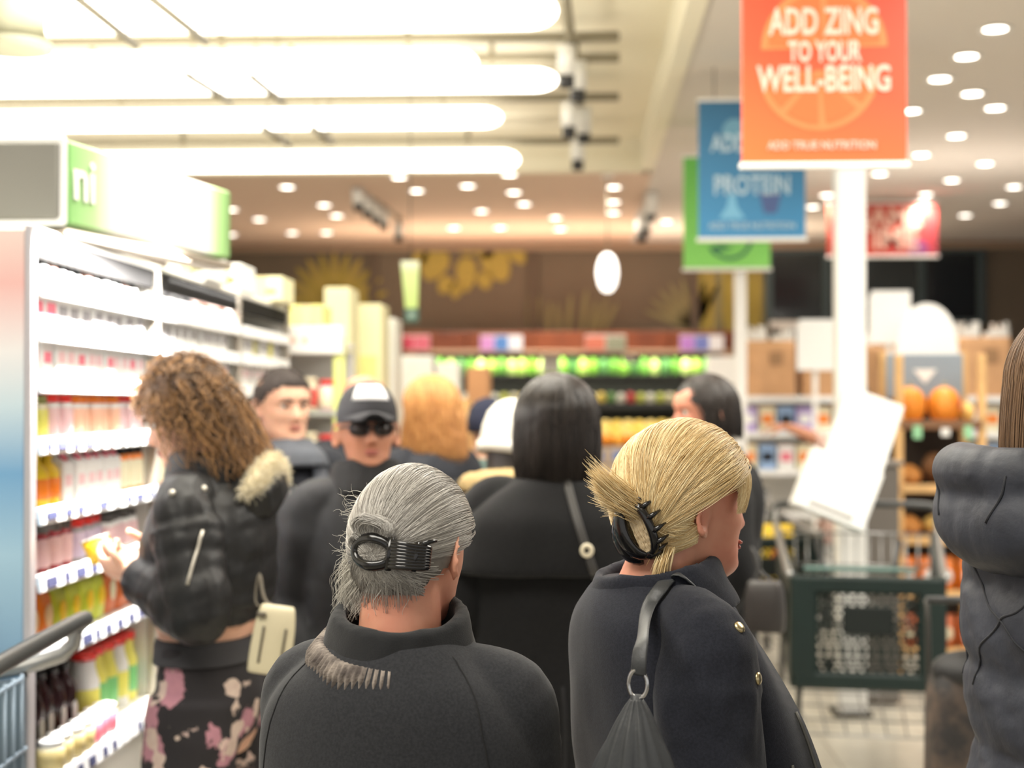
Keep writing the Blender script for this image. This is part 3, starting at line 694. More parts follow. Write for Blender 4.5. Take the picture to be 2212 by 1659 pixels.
# ================================================================== wall case on the left with its goods
X0 = -1.31
DECK = [.76, 1.055, 1.237, 1.40, 1.57, 1.72, 1.845, 1.955]
BLACKBAND = M('band_black', (16, 15, 15), .8, spec=.2); STRIP = M('price_strip_white', (240, 240, 240), .4); TAGB = M('price_tag_blue', (70, 74, 108), .5); TAGW = M('price_tag_white', (232, 232, 236), .5); SHELFW = M('shelf_white', (232, 230, 224), .45); SHELFB = M('case_back', (222, 220, 216), .6)
def wall_case(label, y0, y1, tags=True):
    t = thing('wall_case', label, 'shelf', (X0, y0, 0)); L = y1 - y0
    obj('back_panel', G().box((-.56, L / 2, 1.04), (.03, L, 2.06)), SHELFB, t, smooth=False)
    obj('base_panel', G().box((-.25, L / 2, .36), (.60, L, .72), 0, .01), SHELFW, t, smooth=False)
    obj('canopy', G().box((-.29, L / 2, 2.082), (.56, L, .022), 0, .006), SHELFW, t, smooth=False); obj('canopy_dark_band', G().box((-.012, L / 2, 2.042), (.02, L, .058), 0, .004), BLACKBAND, t, smooth=False)  # dark strip stands in for black goods and shade under the canopy
    for yy in (.012, L - .012): obj('end_panel', G().box((-.29, yy, 1.035), (.54, .022, 2.07), 0, .004), SHELFW, t, smooth=False)
    obj('upright', G().box((-.004, L - .012, 1.035), (.03, .03, 2.07), 0, .005), M('upright_silver', (180, 172, 160), .4, .5), t, smooth=False)
    for i, z in enumerate(DECK):
        f = .05 if i == 0 else 0
        s = obj('shelf_board', G().box((-.27 + f / 2, L / 2, z - .012), (.54 + f, L - .05, .018), 0, .003), SHELFW, t, smooth=False)
        obj('price_strip', G().box((f + .008, L / 2, z - .016), (.012, L - .05, .044), 0, .003, Euler((0, R(-8), 0)).to_matrix()), STRIP, s, smooth=False)
        if tags and i in (0, 1, 2, 3, 4):
            y = .06
            while y < L - .12:
                w = random.choice((.03, .045, .07)); obj('price_tag', G().box((f + .0165, y + w / 2, z - .017), (.003, w, .024 if i < 3 else .018), 0, 0, Euler((0, R(-8), 0)).to_matrix()), TAGB if i in (1, 2) or random.random() < .6 else TAGW, s, smooth=False); y += w + random.uniform(.03, .07)
    return t
wall_case('white wall case of chilled goods nearest the blue graphic panel', 3.50, 4.55)
wall_case('white wall case behind the curly-haired person', 4.56, 5.66)
wall_case('white wall case farthest along the left side', 5.67, 6.62, False)

LABW = M('label_white', (240, 238, 234), .5)
def goods_bottle(name, cat, r, h, body, cap, label=None, neck=.45, sh=.68, oval=False, capr=None):
    t = thing(name, '', cat); n = 18
    obj('bottle_body', G().lathe([(0, 0), (r * .94, 0), (r, .006), (r, h * sh), (r * .86, h * (sh + .08)), (r * neck, h * (sh + .20)), (r * neck, h * .92), (0, h * .92)], n), body, t)
    obj('cap', G().lathe([(0, h * .90), ((capr or r * neck * 1.15), h * .90), ((capr or r * neck * 1.15), h * .985), ((capr or r * neck) * 1.0, h), (0, h)], n), cap, t)
    if label:
        if oval: obj('label', G().ell((r * .93, 0, h * sh * .52), (r * .12, r * .55, h * .16), 14, 8), label, t)
        else: obj('label', G().lathe([(r + .0006, h * .14), (r + .0016, h * .15), (r + .0016, h * sh * .84), (r + .0006, h * sh * .85)], n, cap=False), label, t)
    return t
def goods_jar(name, cat, r, h, body, lid, label):
    t = thing(name, '', cat)
    obj('jar_body', G().lathe([(0, 0), (r * .93, 0), (r, .006), (r, h * .74), (r * .88, h * .82), (0, h * .82)], 18), body, t); obj('lid', G().lathe([(0, h * .81), (r * .92, h * .81), (r * .92, h * .98), (r * .86, h), (0, h)], 18), lid, t)
    if label: obj('label', G().lathe([(r + .0006, h * .10), (r + .0016, h * .11), (r + .0016, h * .68), (r + .0006, h * .69)], 18, cap=False), label, t)
    return t
def goods_carton(name, cat, w, d, h, body, mark, top=None):
    t = thing(name, '', cat)
    obj('carton_body', G().box((0, 0, h * .40), (d, w, h * .80), 0, .003).loft([[(x * d / 2, y * w / 2, h * .80) for x, y in ((-1, -1), (1, -1), (1, 1), (-1, 1))], [(x * .004, y * w / 2, h * .97) for x, y in ((-1, -1), (1, -1), (1, 1), (-1, 1))], [(x * .004, y * w / 2, h) for x, y in ((-1, -1), (1, -1), (1, 1), (-1, 1))]]), body, t, smooth=False)
    obj('printed_mark', G().box((d / 2 + .0008, 0, h * .45), (.0016, w * .62, h * .22)), mark, t, smooth=False)
    if top: obj('screw_cap', G().lathe([(0, 0), (.013, 0), (.013, .012), (0, .013)], 14).xf(Matrix.Translation((d * .24, 0, h * .89)) @ Euler((0, R(50), 0)).to_matrix().to_4x4()), top, t)
    return t
def goods_box(name, cat, w, d, h, body, mark):
    t = thing(name, '', cat); obj('box_body', G().box((0, 0, h / 2), (d, w, h), 0, .003), body, t, smooth=False)
    obj('printed_mark', G().box((d / 2 + .0008, 0, h * .52), (.0016, w * .7, h * .35)), mark, t, smooth=False); obj('flap_line', G().box((d / 2 + .0005, 0, h * .9), (.001, w * .96, .004)), mark, t, smooth=False); return t
def goods_bag(name, cat, w, d, h, body, label):
    t = thing(name, '', cat); rings = []
    for z, a, b in ((0, .85, .5), (.03, .95, .8), (.4, 1, 1), (.75, .96, .7), (.92, .92, .15), (1, .94, .08)):
        rings.append([(d / 2 * b * math.copysign(abs(math.cos(2 * PI * j / 20)) ** .7, math.cos(2 * PI * j / 20)), w / 2 * a * math.copysign(abs(math.sin(2 * PI * j / 20)) ** .7, math.sin(2 * PI * j / 20)), z * h) for j in range(20)])
    obj('bag_body', G().loft(rings), body, t); obj('label', G().ell((d * .46, 0, h * .45), (d * .07, w * .28, h * .2), 14, 8), label, t); return t
GM = lambda n, c, r=.4, **k: M('goods_' + n, c, r, **k)
REDC = GM('red', (214, 44, 36)); ORANGEC = GM('orange', (240, 130, 34)); YEL = GM('yellow', (244, 206, 40)); LIME = GM('lime', (196, 206, 60)); PINKC = GM('pink', (232, 120, 140)); MAROON = GM('maroon', (110, 28, 44)); BLACKC = GM('black', (16, 15, 16), spec=.3); PURPLE = GM('purple', (150, 96, 160)); WINE = GM('wine', (44, 20, 24), .2); CREAMC = GM('cream', (236, 228, 196)); PALEP = GM('palepink', (238, 200, 204)); WHT = GM('white', (240, 240, 238)); RUST = GM('rust', (204, 104, 50)); GREENC = GM('green', (60, 140, 80)); OLV = GM('olive', (130, 130, 74)); TEALC = GM('teal', (60, 150, 150)); GREYC = GM('grey', (150, 148, 152)); DKLID = GM('darklid', (70, 66, 64)); BLUEC = GM('blue', (90, 140, 200)); LEMON = GM('lemon', (232, 226, 110))
PROTO = {}
def put(key, maker, loc, label, rz=0., scale=None, group=None):
    if key not in PROTO:
        o = maker(); PROTO[key] = o; o.location = loc; o.rotation_euler = (0, 0, rz); o['label'] = label
        if scale: o.scale = (scale,) * 3
        if group: o['group'] = group
        return o
    return dup(PROTO[key], loc, rz, label, scale, group)
SHN = ['lowest', 'second-lowest', 'third-lowest', 'fourth-lowest', 'fourth-highest', 'third-highest', 'second-highest', 'topmost']
def row(unit, lvl, y0, y1, step, items, xo=-.06, where='', start=0):
    "items: list of (key, description, maker) cycled or a function of y"
    n = int((y1 - y0) / step + 1e-6); cnt = {}
    for i in range(n):
        y = y0 + (i + .5) * step; it = items(y) if callable(items) else items[i % len(items)]
        key, desc, mk = it; c = cnt.get(key, 0); cnt[key] = c + 1
        lab = f'{ORD[c]} {desc} from the near end, {SHN[lvl]} shelf, {unit}'
        put(key, mk, (X0 + xo + random.uniform(-.006, .006), y + random.uniform(-.004, .004), DECK[lvl] - .002), lab, 0, None, f'{desc}s on the {SHN[lvl]} shelf of the {unit}')
I = {
 'wine': ('wine', 'dark bottle', lambda: goods_bottle('bottle', 'bottle', .036, .20, WINE, BLACKC, LABW, .42, .62, True)),
 'jug': ('jug', 'red-capped juice jug', lambda: goods_bottle('juice_jug', 'bottle', .044, .205, WHT, REDC, LEMON, .72, .60, capr=.037)),
 'jug2': ('jug2', 'yellow red-capped jug', lambda: goods_bottle('juice_jug', 'bottle', .044, .205, LEMON, REDC, GM('jugband', (120, 190, 120)), .72, .60, capr=.037)),
 'potc': ('potc', 'cream pot', lambda: goods_jar('yoghurt_pot', 'pot', .034, .075, CREAMC, WHT, GM('potband', (206, 188, 130)))),
 'potp': ('potp', 'pink pot', lambda: goods_jar('yoghurt_pot', 'pot', .034, .075, PALEP, WHT, PINKC)),
 'bago': ('bago', 'orange pouch', lambda: goods_bag('pouch', 'pouch', .10, .06, .150, ORANGEC, GM('pouchw', (250, 214, 160)))),
 'bagy': ('bagy', 'yellow pouch', lambda: goods_bag('pouch', 'pouch', .10, .06, .145, LIME, YEL)),
 'bagr': ('bagr', 'rust pouch', lambda: goods_bag('pouch', 'pouch', .10, .06, .150, RUST, CREAMC)),
 'jarr': ('jarr', 'pink-labelled jar', lambda: goods_jar('jar', 'jar', .038, .120, GM('jam', (150, 50, 60), .2), DKLID, PALEP)),
 'jarp': ('jarp', 'purple-labelled jar', lambda: goods_jar('jar', 'jar', .038, .115, GREYC, REDC, GM('jarlav', (206, 190, 214)))),
 'jarw': ('jarw', 'white tub with a dark lid', lambda: goods_jar('tub', 'tub', .040, .105, WHT, DKLID, PALEP)),
 'mar': ('mar', 'pale pink bottle with a maroon cap', lambda: goods_bottle('bottle', 'bottle', .028, .140, PALEP, MAROON, None, .7, .66)),
 'yel': ('yel', 'yellow squeeze bottle', lambda: goods_bottle('squeeze_bottle', 'bottle', .034, .138, YEL, YEL, ORANGEC, .4, .60)),
 'car': ('car', 'white carton', lambda: goods_carton('carton', 'carton', .075, .075, .130, WHT, PALEP, PINKC)),
 'carp': ('carp', 'white carton with a pink mark', lambda: goods_carton('carton', 'carton', .075, .075, .125, WHT, PINKC)),
 'jaro': ('jaro', 'dark-lidded orange jar', lambda: goods_jar('jar', 'jar', .044, .135, ORANGEC, BLACKC, CREAMC)),
 'tubg': ('tubg', 'green-lidded tub', lambda: goods_jar('tub', 'tub', .036, .110, WHT, GREENC, GM('tubg', (196, 214, 170)))),
 'tubo': ('tubo', 'olive-lidded tub', lambda: goods_jar('tub', 'tub', .036, .110, CREAMC, OLV, LEMON)),
 'tubr': ('tubr', 'red-lidded tub', lambda: goods_jar('tub', 'tub', .036, .115, WHT, REDC, PALEP)),
 'tubx': ('tubx', 'orange-lidded tub', lambda: goods_jar('tub', 'tub', .036, .112, WHT, ORANGEC, GM('tuborg', (244, 190, 160)))),
 'pack': ('pack', 'white pack', lambda: goods_box('pack', 'pack', .085, .08, .095, WHT, GREYC)),
 'packp': ('packp', 'white pack with a pink band', lambda: goods_box('pack', 'pack', .085, .08, .10, WHT, PINKC)),
 'blk': ('blk', 'black bottle with a white label', lambda: goods_bottle('bottle', 'bottle', .032, .085, BLACKC, BLACKC, LABW, .5, .68)),
 'brn': ('brn', 'brown-capped bottle', lambda: goods_bottle('bottle', 'bottle', .032, .080, GM('brown', (96, 62, 48)), REDC, LABW, .5, .68)),
}
U1, U2, U3 = 'first case', 'second case', 'far case'
row(U1, 0, 3.56, 4.04, .078, [I['wine']], -.10); row(U1, 0, 4.05, 4.52, .094, [I['jug'], I['jug2'], I['jug2']], -.08)
row(U1, 0, 3.56, 4.08, .074, lambda y: I['potc'] if y < 3.85 else I['potp'], .008)
row(U1, 1, 3.55, 4.51, .105, lambda y: I['bago'] if y < 3.80 else I['bagy'] if y < 4.2 else I['bagr'])
row(U1, 2, 3.55, 4.51, .083, lambda y: I['jarr'] if y < 3.85 else I['jarp'] if y < 4.1 else I['jarw'])
row(U1, 3, 3.55, 4.51, .080, lambda y: I['mar'] if y < 3.60 else I['yel'] if y < 3.76 else I['car'] if y < 4.25 else I['jaro'])
row(U1, 4, 3.55, 4.51, .080, lambda y: I['tubg'] if y < 3.66 else I['tubo'] if y < 3.74 else I['tubr'] if y < 3.9 else I['tubx'] if y < 4.3 else I['tubr'])
row(U1, 5, 3.55, 4.51, .080, lambda y: I['car'] if int(y * 12.5) % 3 else I['carp'])
row(U1, 6, 3.55, 4.51, .092, lambda y: I['packp'] if y < 3.75 else I['pack'])
row(U1, 7, 3.55, 4.51, .070, lambda y: I['brn'] if int(y * 14) % 4 == 0 else I['blk'])
row(U2, 1, 4.62, 5.62, .105, lambda y: I['bagr'] if y < 5.0 else I['bago'])
row(U2, 2, 4.62, 5.62, .083, lambda y: I['jarw'] if y < 5.0 else I['jarp'])
row(U2, 3, 4.62, 5.62, .080, lambda y: I['jaro'] if y < 4.9 else I['car'])
row(U2, 4, 4.62, 5.62, .080, lambda y: I['tubx'] if y < 4.9 else I['tubr'])
row(U2, 5, 4.62, 5.62, .080, lambda y: I['car'] if int(y * 12.5) % 4 else I['carp'])
row(U2, 6, 4.62, 5.62, .092, [I['pack']]); row(U2, 7, 4.62, 5.62, .070, lambda y: I['blk'] if y < 5.1 else I['brn'])
row(U3, 5, 5.72, 6.58, .095, lambda y: I['car']); row(U3, 6, 5.72, 6.58, .10, lambda y: I['pack'] if int(y * 10) % 3 else I['tubo']); row(U3, 4, 5.72, 6.58, .095, lambda y: I['pack'])

# lit header over the case, and the grey end board
a = Vector((-1.300, 3.72, 2.113)); b = Vector((-1.104, 4.66, 2.113)); d = b - a; L = d.length; rz = math.atan2(d.y, d.x)
t = thing('case_header', 'white and green header board over the chilled wall case with a grey end', 'sign', a, rz)
GH = grad_mat('print_header', [(0, (132, 190, 112)), (.13, (176, 216, 150)), (.26, (240, 242, 236)), (.80, (240, 242, 236)), (.90, (170, 214, 140)), (1.0, (96, 132, 76))], (1, 0, 0), 0, L)
obj('header_board', G().box((L / 2, .06, .110), (L, .12, .218), 0, .008), GH, t, smooth=False)
obj('lower_rail', G().box((L / 2, .05, -.018), (L + .02, .10, .022), 0, .005), M('rail_taupe', (150, 140, 126), .5, .4), t, smooth=False)
text('lettering', 'ni', .16, M('print_white2', (246, 246, 240), .6), t, (.070, -.004, .12), (R(90), 0, 0), .002, .003, 1.0)
Q = Matrix.Rotation(-rz, 3, 'Z')
e0, e1 = at(-60, 380, 3.70), at(128, 380, 3.70)
for nm, m_, y_, grow in (('end_board', GREY, 0, 0), ('end_frame', WHITEG, .012, .016)):
    g = G().box(((e0.x + e1.x) / 2, 3.70 + y_, 2.225), (e1.x - e0.x + grow * 2, .02, .198 + grow * 2), 0, .008); g.v = [tuple(Q @ (Vector(v) - a)) for v in g.v]; obj(nm, g, m_, t, smooth=False)
# graphic panel on the end of the neighbouring chiller
GB = grad_mat('print_water', [(0, (66, 96, 130)), (.28, (104, 144, 180)), (.50, (170, 206, 228)), (.62, (120, 172, 214)), (.72, (206, 226, 236)), (.80, (240, 238, 238)), (.90, (240, 190, 184)), (1, (238, 224, 214))], (0, .12, 1), .5, 2.1)
t = thing('graphic_panel', 'blue water picture panel on the chiller end beside the wall case', 'panel', (-1.80, 3.44, 0))
obj('picture', G().box((0, 0, 1.05), (1.00, .03, 2.04), 0, .004), GB, t, smooth=False); obj('edge_trim', G().box((.508, 0, 1.05), (.016, .045, 2.06), 0, .004), M('edge_silver', (200, 196, 200), .4, .4), t, smooth=False); obj('kick_plate', G().box((0, .0, .02), (1.0, .05, .04)), DKMET, t, smooth=False)

# boxes stacked on top of the far shelving
CB1 = M('boxcard_cream', (238, 232, 190), .7); CB2 = M('boxcard_white', (240, 240, 234), .6); CB3 = M('boxcard_yellow', (236, 230, 150), .7)
for i, (px, py0, py1, w, Y, m_, lab) in enumerate(((455, 600, 650, 90, 5.3, CB2, 'white box on top of the second wall case'), (526, 575, 648, 74, 5.85, CB2, 'tall white box on the far case, nearest the header'), (602, 602, 660, 92, 6.42, CB1, 'cream box on the far case beside the tall white box'), (672, 662, 705, 70, 6.88, CB3, 'low yellow box on top of the end-cap shelf'))):
    p0, p1 = at(px, py1, Y), at(px, py0, Y); hh = max(.10, p1.z - (2.094 if i < 3 else 1.937)); ww = w * Y / FPX
    t = thing('stock_box', lab, 'box', (p0.x - (.05 if i < 3 else 0), Y, 2.094 if i < 3 else 1.937)); obj('box_body', G().box((0, 0, hh / 2), (ww, .26, hh), 0, .004), m_, t, smooth=False); obj('tape', G().box((0, -.1305, hh / 2), (.05, .002, hh)), M('tape_tan', (220, 206, 160), .4), t, smooth=False); obj('printed_mark', G().box((ww * .22, -.1308, hh * .4), (ww * .25, .002, hh * .2)), OLV if i < 2 else LEMON, t, smooth=False)

# end-cap shelf with red-labelled jars, facing the queue
def end_cap():
    x0, x1 = at(566, 800, 6.7).x, at(742, 800, 6.7).x; w = x1 - x0
    t = thing('end_cap_shelf', 'white end-cap shelf with red-labelled jars and a lime post', 'shelf', ((x0 + x1) / 2, 6.7, 0))
    obj('back_panel', G().box((0, .30, .95), (w, .03, 1.9)), SHELFB, t, smooth=False); obj('header_panel', G().box((0, 0, 1.945), (w, .05, .13), 0, .006), WHITE, t, smooth=False)
    obj('side_panel', G().box((-w / 2 + .01, .15, .95), (.03, .32, 1.9)), M('side_grey', (196, 190, 186), .5), t, smooth=False); obj('lime_post', G().box((w / 2 - .022, .02, .98), (.05, .05, 1.96), 0, .005), M('post_lime', (222, 228, 140), .5), t, smooth=False)
    for k in range(3): disc(t, 'printed_dot', -w * .25 + k * .055, 1.945, .014, M('dot_salmon', (240, 186, 166), .6), -.026)
    obj('top_board', G().box((0, .17, 1.924), (w, .30, .024), 0, .004), WHITE, t, smooth=False)
    zs = [.45, .80, 1.10, 1.36, 1.61]
    for z in zs: obj('shelf_board', G().box((0, .14, z), (w - .04, .30, .025), 0, .004), M('shelf_grey', (170, 172, 164), .5), t, smooth=False)
    return (x0 + x1) / 2, w, zs
ex, ew, ez = end_cap()
for li, z in enumerate(ez[1:]):
    for k in range(4):
        put('ecj' + str(k % 2), (lambda: goods_jar('jar', 'jar', .036, .150, CREAMC, GM('lidcream', (222, 210, 180)), GM('labelred', (214, 92, 82)))) if k % 2 == 0 else (lambda: goods_jar('jar', 'jar', .036, .14, PALEP, REDC, CREAMC)), (ex - ew / 2 + .066 + k * .076, 6.72, z + .0145), f'{ORD[k]} red-labelled jar from the left, {["lowest", "second", "third", "top"][li]} shelf of the end cap', R(-90), None, 'jars on the end-cap shelf')
KRAFT0 = M('bin_cardboard', (196, 146, 104), .8, var=(5, .08)); KRAFT1 = M('bin_tan', (236, 188, 128), .8, var=(5, .08))
# tall cream carton and white crates stepping down behind the end cap
for (px, y0, y1, w, Y, m_, lab) in ((738, 625, 1000, 56, 7.9, CB1, 'tall cream display tower behind the end-cap shelf'), (802, 660, 1000, 62, 8.3, CB1, 'cream display tower beside the tallest tower'), (846, 690, 1000, 30, 8.7, CB2, 'narrow white display tower at the end of the shelves'), (880, 770, 1000, 120, 9.6, CB2, 'low white display counter beside the towers'), (965, 785, 1000, 60, 10.2, CB2, 'small white counter before the green produce'), (1036, 795, 1000, 46, 8.9, KRAFT0, 'tall brown cardboard display bin beside the navy hat'), (985, 862, 1000, 60, 8.5, KRAFT1, 'low tan cardboard display bin behind the ginger hair')):
    p0, p1 = at(px, y1, Y), at(px, y0, Y); ww = w * Y / FPX
    t = thing('display_tower', lab, 'display', (p1.x, Y, 0)); obj('tower_body', G().box((0, 0, p1.z / 2 + .02), (ww, .30, p1.z - .04), 0, .006), m_, t, smooth=False); obj('plinth', G().box((0, 0, .02), (ww * .9, .27, .04)), DKMET, t, smooth=False); obj('front_card', G().box((0, -.153, p1.z * .72), (ww * .7, .004, p1.z * .3)), CB3 if m_ is CB1 else WHITE if m_ is CB2 else KRAFT1, t, smooth=False)
# ================================================================== produce at the back
def produce_case():
    x0, x1 = at(862, 740, 16.2).x, at(1592, 740, 16.2).x; w = x1 - x0; cx = (x0 + x1) / 2
    t = thing('produce_case', 'long produce case with a red-brown wooden canopy along the brown wall', 'display case', (cx, 16.2, 0))
    zt, zb = at(0, 719, 16.2).z, at(0, 757, 16.2).z; WOOD = M('canopy_wood', (150, 78, 42), .5, var=(2, .25, (112, 54, 30)))
    n = 5
    for i in range(n): obj('canopy_board', G().box((-w / 2 + (i + .5) * w / n, 0, (zt + zb) / 2), (w / n - .012, .05, zt - zb), 0, .006), WOOD, t, smooth=False)
    obj('canopy_lip', G().box((0, -.02, zb - .025), (w, .09, .045), 0, .008), M('canopy_lip_tan', (196, 160, 130), .5), t, smooth=False); obj('canopy_roof', G().box((0, .75, zt - .03), (w, 1.5, .05)), WOOD, t, smooth=False)
    obj('back_wall', G().box((0, 1.45, 1.2), (w, .05, 2.4)), M('case_back_dark', (58, 60, 52), .7), t, smooth=False)
    for z, y, m_ in ((1.93, .55, BLACKC), (1.62, .25, BLACKC), (1.30, -.05, BLACKC)):
        obj('tier', G().box((0, y + .25, z - .02), (w, .60, .04), 0, .006), m_, t, smooth=False); obj('tier_rail', G().box((0, y - .055, z + .01), (w, .012, .07), 0, .003), M('rail_black', (40, 42, 40), .5), t, smooth=False)
    obj('base', G().box((0, .45, .62), (w, 1.5, 1.24), 0, .01), M('case_base_wood', (128, 84, 54), .6, var=(3, .2)), t, smooth=False)
    for x in (-w / 2 + .03, w / 2 - .03): obj('end_panel', G().box((x, .6, 1.2), (.05, 1.6, 2.36)), M('case_base_wood', (128, 84, 54), .6), t, smooth=False)
    return x0, x1, zt, zb
px0, px1, pzt, pzb = produce_case()
def leafy(name, r, cols, seed, flat=.85):
    me = G().ell((0, 0, r * flat), (r, r, r * flat), 16, 12).mesh(name, cols); rr = random.Random(seed)
    push(me, lambda c: r * .22 * np.abs(wnoise(c / r, seed, .8, .8, .8)) - r * .06); return me
GREENS = [M('greens_%d' % i, c, .6, var=(30, .3)) for i, c in enumerate(((120, 176, 48), (92, 150, 44), (164, 200, 84), (64, 116, 48), (190, 214, 120)))]
LM = [leafy('lettuce', .060, g, 20 + i, 1.9) for i, g in enumerate(GREENS)]
n = 30
for i in range(n):
    x = px0 + .16 + (px1 - px0 - .32) * i / (n - 1); o = obj('lettuce', LM[(i * 3 + i // 4) % 5], None, None, (x, 16.88 + .05 * (i % 2), 1.935 - min(v.co.z for v in LM[(i * 3 + i // 4) % 5].vertices)), random.uniform(0, 6)); o.scale = (1, 1, 1); o.scale = (.86, .86, 1)
    tag(o, f'{ORD[i]} leafy green from the left on the upper tier of the produce case', 'lettuce', 'leafy greens on the upper tier')
VEG = [M('veg_white', (232, 230, 210), .5), M('veg_yellow', (236, 206, 92), .5), M('veg_lime', (200, 206, 90), .5), M('veg_red', (204, 62, 56), .4), M('veg_green', (96, 140, 62), .5), M('veg_cream', (232, 224, 186), .5)]
VM = [leafy('vegetable', .046, v, 40 + i, 1.5) for i, v in enumerate(VEG)]
vn = ['white cauliflower', 'yellow squash', 'lime cabbage', 'red pepper', 'dark green cabbage', 'cream cauliflower']; vc = {}
for i in range(32):
    x = px0 + .16 + (px1 - px0 - .32) * i / 31; q = (0, 2, 5, 1, 4, 0, 3, 2)[i % 8]; vc[q] = vc.get(q, 0) + 1
    tag(obj('vegetable', VM[q], None, None, (x, 16.58, 1.625 - min(v.co.z for v in VM[q].vertices)), random.uniform(0, 6)), f'{ORD[vc[q] - 1]} {vn[q]} from the left on the middle produce tier', vn[q].split()[-1], 'vegetables on the middle produce tier')
# cards clipped to the canopy
for (px, w, cols, lab) in ((893, 72, ((212, 74, 100), (222, 110, 130)), 'red card on the produce canopy beside the display towers'), (1083, 92, ((214, 150, 214), (90, 140, 210), (236, 236, 246)), 'pink, blue and white card on the canopy, the one nearer the red card'), (1308, 88, ((196, 110, 88), (138, 140, 118)), 'dull green card on the middle of the produce canopy'), (1516, 94, ((190, 130, 210), (120, 130, 200), (240, 236, 240)), 'lilac, blue and white card at the canopy end near the white post')):
    Y = 16.105; p = at(px, 741, Y); ww = w * Y / FPX; hh = 34 * Y / FPX; n = len(cols)
    t = thing('canopy_card', lab, 'card', (p.x, Y, p.z)); obj('card', G().box((0, 0.012, 0), (ww, .012, hh), 0, .003), WHITE, t, smooth=False)
    for i, c in enumerate(cols): obj('printed_panel', G().box((-ww / 2 + ww * (i + .5) / n, .004, 0), (ww / n - .006, .006, hh * .9)), M('card_%d_%d_%d' % c, c, .6), t, smooth=False)
# price boards standing in the greens
for px, py, w, h, Y, lab in ((1190, 785, 40, 40, 16.655, 'small white price card in the greens above the dark bob'), (1560, 800, 72, 60, 15.72, 'large white price card at the produce end by the green sign post'), (1360, 770, 30, 30, 16.655, 'small cream price card in the middle of the greens')):
    p = at(px, py, Y); t = thing('price_card', lab, 'card', (p.x, Y - .02, 0)); hh = h * Y / FPX; ww = w * Y / FPX
    obj('card', G().box((0, 0, p.z), (ww, .012, hh), 0, .003), WHITE, t, smooth=False); zf_ = 1.90 if Y > 16.2 else 0.0; obj('stem', G().tube([(0, .012, zf_), (0, .012, p.z)], .008, 8), DKMET, t); obj('foot', G().box((0, .012, zf_ + .006), (.12, .03 if zf_ else .12, .012)), DKMET, t, smooth=False)

# ------------------------------------------------------------------ island of citrus on blue-windowed cartons
CARD = M('carton_card', (188, 168, 150), .7, var=(8, .08)); BLUEW = M('carton_blue', (92, 122, 176), .6)
IX0, IX1, IY = at(1222, 900, 11).x, at(1492, 900, 11).x, 11.0; IW = IX1 - IX0
def citrus_carton(w, h):
    t = thing('fruit_carton', '', 'carton'); obj('carton_body', G().box((0, 0, h / 2), (w, .42, h), 0, .006), CARD, t, smooth=False)
    for sx in (-.25, .25): obj('blue_window', G().box((sx * w, -.2115, h * .5), (w * .30, .004, h * .52)), BLUEW, t, smooth=False)
    return t
ch = .135; cw = IW / 3
for r in range(7):
    for c in range(3):
        put('cc', lambda: citrus_carton(cw - .008, ch - .006), (IX0 + (c + .5) * cw, IY, .40 + r * ch), f'{["first", "middle", "last"][c]} citrus carton in the {ORD[r]} layer counted up from the pallet', 0, None, 'citrus cartons with blue windows')
t = thing('pallet_base', 'dark wooden base under the citrus cartons', 'pallet', ((IX0 + IX1) / 2, IY, 0)); obj('deck', G().box((0, .25, .385), (IW, 1.0, .03)), PINE, t, smooth=False)
for x in (-.3, 0, .3): obj('bearer', G().box((x * IW, .25, .185), (.12, 1.0, .37)), PINE, t, smooth=False)
t = thing('fruit_tray', 'sloping tray of citrus behind the blue-windowed cartons', 'tray', ((IX0 + IX1) / 2, IY + .22, 0)); ztop = .40 + 7 * ch
obj('tray_floor', G().loft([[(-IW / 2, 0, ztop - .14), (IW / 2, 0, ztop - .14), (IW / 2, .56, ztop + .12), (-IW / 2, .56, ztop + .12)], [(-IW / 2, 0, ztop - .10), (IW / 2, 0, ztop - .10), (IW / 2, .56, ztop + .16), (-IW / 2, .56, ztop + .16)]]), PINE, t, smooth=False)
obj('tray_support', G().box((0, .53, (ztop + .12 + .40) / 2), (IW, .05, ztop - .29)), PINE, t, smooth=False)
OR = [M('fruit_orange_%d' % i, c, .45, bump=(300, .2, .001)) for i, c in enumerate(((240, 150, 34), (246, 170, 50), (238, 136, 28)))]; LE = M('fruit_lemon', (244, 214, 92), .45); LE2 = M('fruit_grapefruit', (246, 222, 130), .45)
OM = [G().ell((0, 0, 0), (.043, .043, .041), 14, 10).mesh('orange', m_) for m_ in OR]; LEM = [G().ell((0, 0, 0), (.041, .041, .041), 14, 10).mesh('lemon', m_) for m_ in (LE, LE2)]
cnt = 0
for rrow in range(9):
    for k in range(10):
        yy = IY - .10 + rrow * .075 if rrow < 9 else 0; x = IX0 + .045 + (IW - .09) * (k + .5 * (rrow % 2) * .9) / 9.6; slope = ztop + .02 + max(0, (yy - IY - .22)) * .46 + (.0 if rrow > 1 else -.0)
        z = ztop - .003 + .043 if yy < IY + .20 else ztop - .10 + (yy - IY - .22) * .464 + .052 + .06
        isor = rrow < 5 or (k > 6 and rrow < 7)
        o = obj('orange' if isor else 'grapefruit', (OM[(k * 7 + rrow) % 3] if isor else LEM[(k + rrow) % 2]), None, None, (x, yy, z + random.uniform(0, .006)), random.uniform(0, 6))
        tag(o, f'{ORD[k]} {"orange" if isor else "pale grapefruit"} from the left in the {ORD[rrow]} row of the citrus island', 'fruit', 'citrus heaped on the island')

